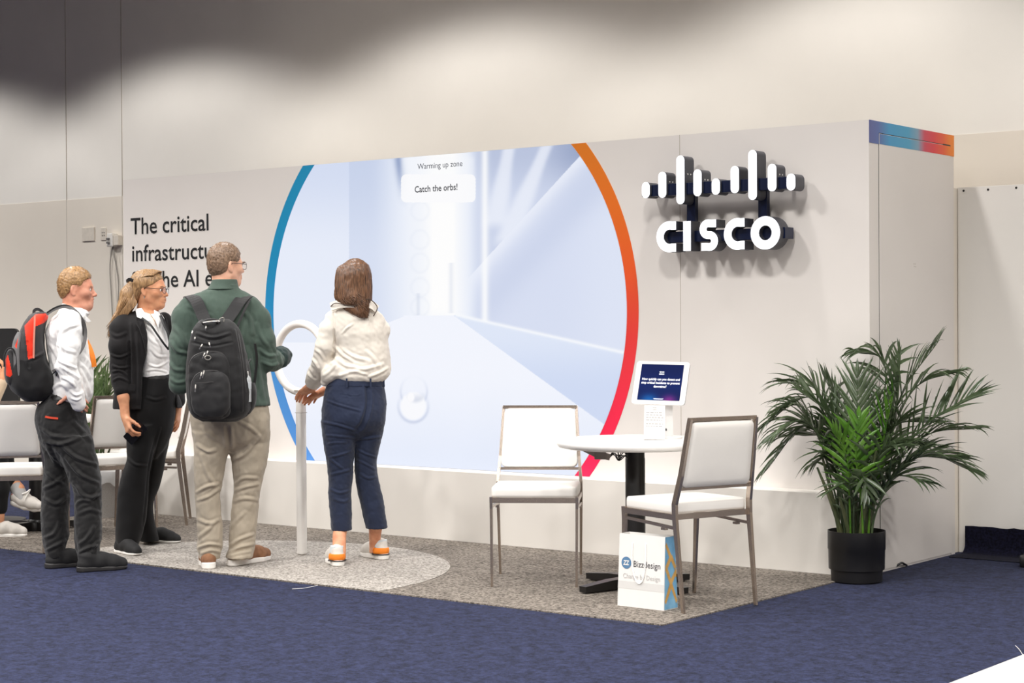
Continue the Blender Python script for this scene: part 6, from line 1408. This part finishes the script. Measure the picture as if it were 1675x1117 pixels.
V, Fq = BK.mesh(0.0036, [(0.0014, 12, 31, (1, 1, 1))], bm_.folds([([(47, 588), (62, 582), (74, 574)], 0.008, 0.006), ([(44, 560), (46, 580), (48, 600)], 0.008, -0.006), ([(56, 530), (54, 560), (54, 586)], 0.004, 0.004)]))
ctr_ = V[Fq].mean(1); fx, fy = bm_.pix(ctr_); mi = np.zeros(len(Fq), int)
mi[in_poly(fx, fy, [(40, 533), (52, 520), (58, 514), (80, 512), (80, 520), (72, 528), (58, 534), (55, 560), (54, 585), (46, 588), (43, 560)])] = 1
mi[in_poly(fx, fy, [(20, 588), (47, 590), (76, 575), (95, 600), (95, 660), (0, 660), (0, 625)])] = 2
mesh_obj('main_bag', (V, Fq), [M_DKN, M_REDN, M_NYL], pk, mi)
MP = Sdf(); MP.loft(bm_.rows([(543, 29, 40, 0.10, 0.09), (556, 22, 44, 0.10, 0.115), (580, 19, 46, 0.10, 0.125), (610, 19, 47, 0.10, 0.128), (630, 22, 46, 0.10, 0.12), (636, 27, 42, 0.10, 0.10)]), 0.02, e=2.6)
V, Fq = MP.mesh(0.0036, [(0.0012, 14, 33, (1, 1, 1))], bm_.folds([([(39, 560), (40, 600), (40, 630)], 0.005, -0.008)])); ctr_ = V[Fq].mean(1); fx, fy = bm_.pix(ctr_); mi = np.zeros(len(Fq), int)
mi[in_poly(fx, fy, [(24, 566), (32, 548), (36, 550), (30, 574)])] = 1; mi[in_poly(fx, fy, [(38, 540), (42, 556), (41, 636), (38, 636)])] = 2
mesh_obj('middle_pocket', (V, Fq), [M_GREYN, M_REDN, M_NYL], pk, mi)
FP = Sdf(); FP.loft(bm_.rows([(570, 14, 22, 0.10, 0.08), (576, 9, 26, 0.10, 0.10), (592, 7, 29, 0.10, 0.11), (612, 7.5, 30, 0.10, 0.112), (624, 10, 29, 0.10, 0.10), (630, 15, 26, 0.10, 0.08)]), 0.02, e=2.6)
V, Fq = FP.mesh(0.0036, [(0.001, 14, 35, (1, 1, 1))]); ctr_ = V[Fq].mean(1); fx, fy = bm_.pix(ctr_); mi = np.zeros(len(Fq), int)
mi[in_poly(fx, fy, [(9, 588), (13, 580), (16, 592), (20, 612), (17, 617), (10, 614)])] = 1
mesh_obj('front_pocket', (V, Fq), [M_DKN, M_REDN, M_NYL], pk, mi)
MB().bar(spline([Q(56, 518, 0.09), Q(56, 508, 0.09), Q(63, 506, 0.09), Q(71, 512, 0.09), Q(73, 518, 0.09)], 14), 0.035, 0.016, (0, 1, 0)).build('grab_handle', M_DKN, pk)
MB().bar(spline([Q(57, 516, -0.045), Q(56.5, 532, -0.052), Q(55.5, 560, -0.058), Q(55, 586, -0.058)], 16), 0.009, 0.006, (1, 0, 0)).build('webbing', mat('salmon webbing', (206, 134, 116), 0.7), pk)
for xs_ in ((34, 30, 31, 33), (43, 41, 42, 44)):
    MB().tube(spline([Q(xs_[0], 545, -0.012), Q(xs_[1], 570, -0.03), Q(xs_[2], 605, -0.034), Q(xs_[3], 634, -0.02)], 16), 0.008, 8).build('pocket_piping', M_GREYN, pk)
MB().tube(spline([Q(7, 600, 0.0), Q(8, 580, 0.0), Q(14, 570, -0.005), Q(22, 572, -0.012), Q(28, 590, -0.015), Q(29, 618, -0.015)], 20), 0.005, 8).build('pocket_piping', M_NYL, pk)
for dd, nm in ((-0.02, 'shoulder_strap'), (0.22, 'shoulder_strap')):
    MB().bar(spline([Q(76, 514, dd), Q(88, 506, dd), Q(104, 501.5, dd), Q(118, 505, dd-0.01), Q(130, 516, dd-0.01), Q(138, 532, dd+0.02), Q(139.5, 550, dd+0.02), Q(133, 572, dd-0.03 if dd < 0 else dd+0.03), Q(110, 596, dd-0.05 if dd < 0 else dd+0.05), Q(90, 606, dd)], 40), 0.05, 0.018, (0, 1, 0)).build(nm, M_GREYN, pk)
MB().tube(spline([Q(77, 511, -0.045), Q(90, 503, -0.045), Q(104, 499, -0.045), Q(117, 502, -0.05), Q(128, 511, -0.05)], 24), 0.004, 6).build('strap_edge', M_NYL, pk)
MB().bar([Q(86, 612, -0.05), Q(94, 604, -0.06), Q(96, 600, -0.06), Q(92, 615, -0.06)], 0.03, 0.006, (0, 1, 0)).build('strap_tab', M_NYL, pk)

# ================================================================== the woman in the black blazer
w = Figure(232, 902, 0.0085); P = w.P
up_ = Sdf(); SH = Sdf(); TR = Sdf(); BZ = Sdf()
SH.loft(w.rows([(505, 230, 256, 0.03, 0.05), (514, 226, 264, 0.03, 0.075), (524, 222, 270, 0.03, 0.10), (540, 222, 275, 0.025, 0.115), (558, 224, 279, 0.02, 0.125), (575, 226, 280.5, 0.02, 0.122), (592, 228, 279.5, 0.025, 0.112), (606, 229, 281, 0.03, 0.112), (614, 230, 282.5, 0.03, 0.112), (622, 232, 283, 0.03, 0.11)]), 0.02)
BZ.loft(w.rows([(506, 224, 252, 0.07, 0.06), (512, 212, 262, 0.07, 0.085), (519, 198, 271, 0.06, 0.110), (530, 192, 275, 0.05, 0.128), (548, 192, 277.5, 0.045, 0.140), (570, 194, 279, 0.045, 0.145), (596, 194, 281, 0.05, 0.145), (620, 190, 284, 0.055, 0.150), (645, 186, 292, 0.06, 0.155), (660, 184, 297, 0.065, 0.155), (668, 184, 299, 0.065, 0.155)]), 0.02)
# the blazer hangs open: a wedge in front shows the blouse
def wedge(X, Y, Z):
    z = np.clip(Z, 0, 2); zt = [P(0, y)[2] for y in (672, 640, 610, 575, 550, 524, 512, 504)][::1]
    zl_ = np.array(sorted(zt)); left = np.array([P(x, y, -0.07)[0] for x, y in ((231, 672), (232, 640), (233, 610), (240.5, 575), (241, 550), (235, 524), (236, 512), (240, 504))]); 
    right = np.array([P(x, y, -0.07)[0] for x, y in ((290, 672), (288, 640), (284, 610), (283, 575), (280, 550), (274, 530), (262, 512), (256, 504))])
    xl_, xr_ = np.interp(Z, zl_, left), np.interp(Z, zl_, right)
    return np.maximum(np.maximum(xl_-X, X-xr_), Y-0.06)
BZ.fn(wedge, P(225, 672, -0.3), P(300, 500, 0.2), 0.006, 's')
SH.ell(P(246, 502, 0.0), (0.054, 0.06, 0.045), None, 0.006, 's')
SH.cap(P(246, 499, -0.03), P(256, 531, -0.095), 0.042, 0.010, 0.004, 's')
eW = P(196, 600, -0.01); cuffW = P(199, 640, -0.05)
BZ.path([P(203, 526, 0.02), P(197, 538, 0.0), P(196, 566, -0.02), eW], [0.055, 0.062, 0.062, 0.058], 0.02).path([eW, P(198, 622, -0.03), P(199.5, 637, -0.05)], [0.058, 0.056, 0.050], 0.015)
eW2 = P(281, 592, 0.20); 
BZ.path([P(268, 524, 0.14), P(278, 538, 0.17), P(283, 565, 0.20), eW2], [0.05, 0.055, 0.055, 0.052], 0.02).path([eW2, P(288, 625, 0.19), P(291, 655, 0.15)], [0.052, 0.048, 0.044], 0.015)
w_f = [([(182, 580), (196, 584), (212, 578)], 0.007, 0.009), ([(184, 598), (196, 602), (211, 600)], 0.007, 0.010), ([(184, 608), (196, 606), (208, 614)], 0.007, 0.009), ([(185, 622), (196, 618), (210, 624)], 0.007, 0.007), ([(180, 545), (192, 550), (206, 545)], 0.010, 0.006), ([(214, 530), (217, 580), (218, 640)], 0.008, 0.008), ([(224, 545), (227, 600), (226, 660)], 0.008, 0.006), ([(212, 560), (212, 600), (212, 636)], 0.008, -0.012)]
TR.loft(w.rows([(611, 231, 284, 0.035, 0.108), (618, 229, 287, 0.035, 0.118), (632, 224, 289, 0.04, 0.13), (652, 217, 288.5, 0.05, 0.145), (680, 208, 286.5, 0.06, 0.15), (700, 206, 283.5, 0.07, 0.146), (718, 208, 278, 0.08, 0.125), (736, 216, 268, 0.09, 0.085), (750, 230, 256, 0.10, 0.035)]), 0.02)
TR.loft(w.rows([(695, 206, 264, 0.02, 0.115), (720, 206.5, 257, 0.01, 0.11), (736, 207, 252, 0.0, 0.105), (752, 207, 248.5, 0.0, 0.10), (772, 200.5, 245, 0.0, 0.092), (794, 194.7, 243, 0.0, 0.09), (813, 191.5, 242, 0.0, 0.09), (841, 190, 240, 0.0, 0.095), (862, 189, 236, 0.0, 0.10), (880, 188.5, 231, 0.0, 0.105), (892, 189, 226, 0.0, 0.105)]), 0.02)
TR.loft(w.rows([(695, 225, 284, 0.14, 0.115), (720, 228, 278, 0.17, 0.11), (746, 228, 272, 0.20, 0.10), (770, 226, 268, 0.23, 0.092), (795, 222, 261.5, 0.27, 0.09), (824, 214, 251, 0.31, 0.09), (852, 216, 253, 0.34, 0.095), (870, 222, 257.5, 0.36, 0.10), (884, 228, 261, 0.37, 0.10)]), 0.02)
w_pf = [([(250, 740), (244, 775), (241, 810), (236, 860)], 0.006, 0.005), ([(262, 700), (252, 735), (245, 768)], 0.007, 0.006), ([(210, 750), (222, 760), (240, 762)], 0.008, 0.006), ([(240, 650), (255, 654), (270, 650)], 0.008, 0.005)]
up_.take(SH, 0.022, 0.012).take(TR, 0.022, 0.012)
up_.path([P(205, 526, 0.02), P(197, 560, -0.02), eW, P(202, 650, -0.06), P(205, 681, -0.075)], [0.045, 0.046, 0.042, 0.033, 0.025], 0.02)
up_.path([P(268, 524, 0.14), P(283, 565, 0.2), eW2, P(291, 655, 0.15), P(290.5, 664, 0.14)], [0.04, 0.042, 0.04, 0.028, 0.024], 0.02)
hW = P(246, 473, 0.03); aW = head_axes((0.93, -0.35, -0.05), roll=0.0); scW = 0.93
phW = add_head(up_, hW, aW, scW, True, P(236, 513, 0.05), 0.050)
# near hand holds a phone, far hand hangs relaxed
hw0 = P(205.5, 683, -0.078)
fdW = nrm(P(213, 712, -0.13)-hw0)
add_hand(up_, hw0, fdW, nrm(np.array([0.75, 0.35, 0.2])), -1, 0.178, (0.55, 0.65, 0.7, 0.75), 0.10, (0.75, 0.35, 0.55), 0.15)
add_hand(up_, P(290.5, 666, 0.135), nrm(np.array([-0.03, -0.15, -1.0])), nrm(np.array([-0.9, 0.3, -0.1])), -1, 0.172, (0.25, 0.35, 0.45, 0.55), 0.06, (0.9, 0.35, 0.35), 0.1)
for rows_ in ([(880, 195, 224, -0.0, 0.045), (898, 192, 215, -0.0, 0.04), (903, 192, 215, 0.0, 0.04)], [(872, 232, 254, 0.36, 0.045), (884, 230, 250, 0.36, 0.04)]): up_.loft(w.rows(rows_), 0.02)
black = body_obj(up_, 0.0044, M_SKIN_TAN, 'person with long blond hair in a black blazer holding a phone', w)
blouse = mesh_obj('blouse', SH.mesh(0.0055, [(0.0010, 10, 43, (1, 1, 1)), (0.0006, 26, 45, (1, 1, 1))], w.folds([([(244, 596), (258, 600), (276, 590)], 0.007, 0.006), ([(240, 606), (256, 604), (272, 608)], 0.006, 0.006), ([(246, 570), (258, 582), (274, 584)], 0.008, 0.005), ([(240, 548), (252, 560), (262, 566)], 0.008, 0.004)])), M_SHIRT_W, black)
for pts in ([(222, 505, 0.0), (231, 504, -0.05), (238, 514, -0.085), (246, 524, -0.10), (236, 525, -0.095), (226, 523, -0.07)], [(252, 507, -0.075), (258, 510, -0.08), (262, 522, -0.085), (259, 536, -0.11), (256, 530, -0.11), (252, 516, -0.095)]):
    A = [P(*q) for q in pts]; nn = nrm(np.cross(A[1]-A[0], A[3]-A[0])); nn = nn if nn[1] < 0 else -nn; k = len(A)
    MB().add([a+nn*0.004 for a in A]+[a-nn*0.003 for a in A], [tuple(range(k)), tuple(range(2*k-1, k-1, -1))]+[(j, (j+1) % k, k+(j+1) % k, k+j) for j in range(k)]).build('collar', M_SHIRT_W, blouse)
blz = mesh_obj('blazer', BZ.mesh(0.0056, [(0.0012, 10, 47, (1, 1, 0.8))], w.folds(w_f)), M_BLAZER, black)
for pts in ([(234.5, 523, -0.10), (240.5, 545, -0.115), (241.5, 558, -0.12), (239, 578, -0.125), (233, 552, -0.125), (228, 538, -0.12), (222, 530, -0.10), (222, 518, -0.075)], [(262, 512, -0.05), (270, 525, -0.06), (277, 541, -0.06), (279, 556, -0.075), (274, 545, -0.09), (268, 532, -0.09)]):
    A = [P(*q) for q in pts]; nn = nrm(np.cross(A[1]-A[0], A[4]-A[0])); nn = nn if nn[1] < 0 else -nn; k = len(A)
    MB().add([a+nn*0.004 for a in A]+[a-nn*0.004 for a in A], [tuple(range(k)), tuple(range(2*k-1, k-1, -1))]+[(j, (j+1) % k, k+(j+1) % k, k+j) for j in range(k)]).build('lapel', M_BLAZER, blz)
MB().bar([P(211, 633, -0.135), P(221, 634, -0.14)], 0.035, 0.006, (0, 0, 1)).build('pocket_flap', M_BLAZER, blz)
trs = mesh_obj('trousers', TR.mesh(0.0058, [(0.0010, 10, 48, (1, 1, 0.8))], w.folds(w_pf)), M_TR_BLK2, black)
bl_ = Sdf(); bl_.loft(w.rows([(613, 230.5, 284.5, 0.032, 0.113), (621, 229, 287, 0.034, 0.12)]), 0.0); mesh_obj('belt', bl_.mesh(0.0045), M_BELT, trs)
MB().tube([P(283+2.3*math.cos(a), 618+3.0*math.sin(a), -0.045) for a in [2*PI*i/20 for i in range(20)]], 0.0028, 6, closed=True).build('buckle', M_SILVER, trs)
for side in ([(232, 520, -0.085), (246, 531, -0.112), (258, 548, -0.122), (268, 562, -0.125), (276, 572, -0.12)], [(262, 516, -0.07), (267, 530, -0.095), (274, 545, -0.11), (277, 560, -0.115), (276, 572, -0.12)]):
    MB().bar(spline([P(*q)+np.array([0, -0.006, 0]) for q in side], 22), 0.012, 0.003, (1, 0, 0.4)).build('lanyard', M_BLACK, black)
MB().tube(spline([P(246, 514, -0.045), P(252, 523, -0.07), P(256, 531, -0.085), P(257, 522, -0.06)], 16), 0.0016, 6).build('necklace', mat('gold chain', (206, 160, 90), 0.3, 0.8), black)
for hp, tp in (((191, 905), (240, 911)), ((236, 888), (292, 888))):
    a = np.array([(G(*hp)-w.B) @ w.u, (G(*hp)-w.B) @ w.h, 0]); b_ = np.array([(G(*tp)-w.B) @ w.u, (G(*tp)-w.B) @ w.h, 0]); b_ = a+nrm(b_-a+np.array([0, -0.06, 0]))*0.25
    shoe(w, a, b_, black, M_SHOE_BLK, M_SOLE_W, high=0.075, sole=0.020, wid=0.92, low_toe=0.9)
# hair, swept back and falling behind the shoulder
f_, l_, u_ = aW; R3 = np.array([f_, l_, u_]); HR_ = Sdf()
HR_.ell(phW(-0.020, 0, 0.040), np.array([0.106, 0.088, 0.088])*scW, R3, 0.02)
HR_.path([phW(-0.055, 0, 0.035), P(213, 483, 0.05), P(205, 502, 0.045), P(193, 522, 0.035), P(181, 548, 0.03)], [0.072, 0.056, 0.042, 0.030, 0.016], 0.03)
xs = np.array([-0.2, -0.035, -0.02, 0.0, 0.02, 0.04, 0.06, 0.085, 0.13]); zs = np.array([-0.5, -0.5, -0.01, 0.012, 0.022, 0.03, 0.052, 0.074, 0.09])
def cutW(X, Y, Z):
    x = ((X-hW[0])*f_[0]+(Y-hW[1])*f_[1]+(Z-hW[2])*f_[2])/scW; z = ((X-hW[0])*u_[0]+(Y-hW[1])*u_[1]+(Z-hW[2])*u_[2])/scW
    return np.maximum((np.interp(x, xs, zs)-z)*0.7, x-0.10)*scW
HR_.fn(cutW, hW-0.5, hW+0.3, 0.01, 'i')
hair = mesh_obj('hair', HR_.mesh(0.005, [(0.0008, 50, 53, (1, 1, 0.3))]), M_HAIR_BLOND, black)
rr = np.random.RandomState(18); cs_ = []
for i in range(330):
    t = rr.uniform(-1, 1); v_ = rr.uniform(0, 1)
    y0 = 0.076*t; at = abs(t)
    a = phW(0.075-0.03*at-0.02*v_, y0*0.92, 0.088+0.030*(1-at**1.6)); b_ = phW(0.0, y0*1.10, 0.128-0.045*at**2); c_ = phW(-0.075, y0*1.02, 0.098-0.045*at**2); d0 = phW(-0.112, y0*0.72, 0.03-0.02*at)
    q1 = rr.uniform(-1, 1); q2 = rr.uniform(-1, 1)
    d_ = P(209+7*q1, 490+4*q1, 0.045+0.040*q2-0.02); d2 = P(199+6*q1, 511+4*q1, 0.04+0.032*q2-0.012); e = P(182+7*q1+rr.uniform(-3, 3), 545+rr.uniform(-8, 12)+4*q1, 0.03+0.02*q2)
    cs_.append([a, b_, c_, d0, d_, d2, e])
for i in range(130):
    sd_ = -1 if i % 3 else 1; k_ = rr.uniform(0, 1); q1 = rr.uniform(-1, 1)
    d_ = P(213+8*k_+3*q1, 494+3*k_, (-0.02 if sd_ < 0 else 0.10)); d2 = P(200+7*k_+4*q1, 512, (-0.012 if sd_ < 0 else 0.08)); e = P(183+8*k_+3*q1, 545+rr.uniform(-10, 10), 0.02)
    cs_.append([phW(0.02-0.05*k_, sd_*0.080, 0.055-0.02*k_), phW(-0.025-0.03*k_, sd_*0.084, 0.035-0.03*k_), phW(-0.07-0.02*k_, sd_*0.070, -0.005-0.03*k_), d_, d2, e])
locks('hair_locks', cs_, 0.0030, M_HAIR_BLOND, hair, 6)
MB().bar(spline([P(208, 460, -0.01), P(212, 457, -0.055), P(217, 459, -0.075)], 8), 0.018, 0.012, (0, 0, 1)).build('hair_clip', M_BLACK, hair)
glasses(phW, scW, black, M_GLASSF, M_LENS, 0.025, 0.019); eyes(phW, scW, aW[0], black)
for sg in (-1, 1): MB().tube([phW(0.092-0.006*(k == 2), sg*(0.014+0.016*k), 0.019+0.003*(k == 1)) for k in range(3)], 0.0026, 6).build('eyebrow', M_HAIR_BLOND, black)
MB().tube([phW(0.082, -0.022, -0.0665), phW(0.0995, -0.008, -0.0655), phW(0.102, 0, -0.066), phW(0.0995, 0.008, -0.0655), phW(0.082, 0.022, -0.0665)], 0.0035, 8).build('mouth', M_LIP, black)
MB().tube([phW(-0.008, -0.083, -0.046), phW(-0.008, -0.084, -0.062)], 0.003, 8).build('earring', M_SILVER, black)
MB().tube([P(290.5+3.2*math.cos(a), 662+0.6*math.sin(a), 0.14+0.026*math.sin(a)) for a in [2*PI*i/24 for i in range(24)]], 0.004, 6, closed=True).build('bracelet', M_SILVER, black)
phn = thing('phone', 'black phone held low by the person in the black blazer', 'phone', tuple(w.B)); phn.rotation_euler = (0, 0, w.rz)
p1, p2, p3, p4 = P(218, 690, -0.13), P(232, 704, -0.135), P(225, 725, -0.11), P(211, 712, -0.105)
e1, e2 = nrm(p2-p1), nrm(p4-p1); e3 = np.cross(e1, e2); pc_ = (p1+p2+p3+p4)/4+np.array([0.0, 0.004, 0.0])
MB().prism(rrect(0.036, 0.072, 0.009), lambda q: pc_+e1*q[0]+nrm(e2-e1*(e1 @ e2))*q[1]-e3*0.004, lambda q: pc_+e1*q[0]+nrm(e2-e1*(e1 @ e2))*q[1]+e3*0.004).build('case', mat('phone case', (26, 25, 28), 0.25), phn)

# ================================================================== a seated visitor, mostly outside the frame
s_ = Figure(-40, 880); P = s_.P; up_ = Sdf(); TR = Sdf(); SH = Sdf()
hip = P(-62, 760, 0.05); kneeA = P(-8, 752, 0.0); kneeB = P(2, 742, 0.12)
SH.loft(s_.rows([(612, -80, -44, 0.06, 0.08), (624, -92, -32, 0.06, 0.17), (650, -96, -30, 0.06, 0.18), (700, -96, -32, 0.06, 0.16), (750, -96, -28, 0.06, 0.165), (772, -94, -28, 0.06, 0.17)]), 0.03)
SH.path([P(-62, 630, -0.10), P(-50, 665, -0.14), P(-34, 690, -0.13)], [0.06, 0.055, 0.05], 0.03).path([P(-62, 630, 0.22), P(-48, 665, 0.26), P(-34, 680, 0.24)], [0.06, 0.055, 0.05], 0.03)
SH.path([P(-34, 690, -0.13), P(-14, 660, -0.10), P(2, 628, -0.06)], [0.05, 0.045, 0.038], 0.02).path([P(-34, 680, 0.24), P(-10, 668, 0.2)], [0.05, 0.04], 0.02)
TR.path([hip, kneeA], [0.10, 0.075], 0.04).path([hip+np.array([0, 0.16, 0.02]), kneeB], [0.10, 0.075], 0.04)
TR.path([kneeA, P(-2, 800, 0.0), P(-2, 830, 0.0)], [0.074, 0.062, 0.055], 0.03).path([kneeB, P(12, 775, 0.08), P(17, 786, 0.06)], [0.07, 0.060, 0.050], 0.03)
up_.take(SH, 0.022, 0.012).take(TR, 0.022, 0.012)
up_.path([P(14, 780, 0.07), P(30, 800, 0.04), P(34, 812, 0.03)], [0.045, 0.036, 0.034], 0.02).path([P(-2, 825, 0.0), P(-3, 858, 0.0)], [0.042, 0.036], 0.02)
hS = P(-52, 572, 0.06); aS = head_axes((0.9, 0.3, -0.1)); phS = add_head(up_, hS, aS, 0.93, True, P(-62, 618, 0.06), 0.05)
add_hand(up_, P(4, 622, -0.05), (0.1, 0.1, 1.0), (-1, 0, 0), 1, 0.175, (0.5, 0.5, 0.5, 0.5)); add_hand(up_, P(-9, 668, 0.2), (1, 0, -0.1), (0, 0, -1), -1, 0.175)
seat = body_obj(up_, 0.0055, M_SKIN_TAN, 'seated person at the frame edge, crossed leg with grey sock and white sneaker', s_)
mesh_obj('shirt', SH.mesh(0.008), cloth('tan cotton', (188, 166, 140)), seat); mesh_obj('trousers', TR.mesh(0.008), M_TR_BLK2, seat)
short_hair(phS, aS, 0.93, M_HAIR_BROWN, seat, [(-0.16, -0.08), (-0.03, -0.07), (-0.01, 0.0), (0.05, 0.05), (0.12, 0.09)], 55, 200, 0.02, 0.003)
SK = Sdf(); SK.path([P(26, 797, 0.045), P(31, 806, 0.037), P(36, 815, 0.03)], [0.044, 0.044, 0.044], 0.01); mesh_obj('sock', SK.mesh(0.005), cloth('grey knit', (176, 174, 172)), seat)
SN = Sdf(); SN.path([P(25, 813, 0.035), P(37, 818, 0.03), P(52, 823, 0.02), P(64, 827, 0.0)], [0.036, 0.040, 0.040, 0.030], 0.02); SN.cap(P(29, 805, 0.04), P(40, 812, 0.03), 0.034, 0.036, 0.02)
sn = mesh_obj('shoe', SN.mesh(0.005), M_SHOE_GRY, seat); SL = Sdf(); SL.path([P(22, 822, 0.035), P(40, 828, 0.03), P(56, 831, 0.018), P(66, 832, 0.0)], [0.022, 0.024, 0.024, 0.02], 0.01); mesh_obj('sole', SL.mesh(0.005), M_SOLE_W, sn)
MB().tube(spline([P(36, 808, -0.01), P(44, 805, -0.012), P(49, 801, 0.0), P(42, 814, -0.014), P(40, 820, -0.012)], 20), 0.005, 6).build('laces', M_SOLE_W, sn)
MB().box(tuple(P(20.5, 811, 0.03)), (0.016, 0.04, 0.035), 0.0, 0.006).build('heel_tab', mat('red heel tab', (176, 28, 40), 0.6), sn)
a = P(-22, 872, 0.0); shoe(s_, np.array([a[0], a[1], 0]), np.array([a[0]+0.25, a[1]-0.03, 0]), seat, M_SHOE_GRY, M_SOLE_W, sole=0.03, high=0.09)
sc2 = copy_tree(chair); sc2['label'] = 'white padded chair under the seated person, outside the frame edge'
pp_ = s_.B+s_.u*hip[0]+s_.h*(hip[1]+0.08); face_dir(sc2, (pp_[0]-0.05*s_.u[0], pp_[1]-0.05*s_.u[1]), (s_.u[0], s_.u[1]))
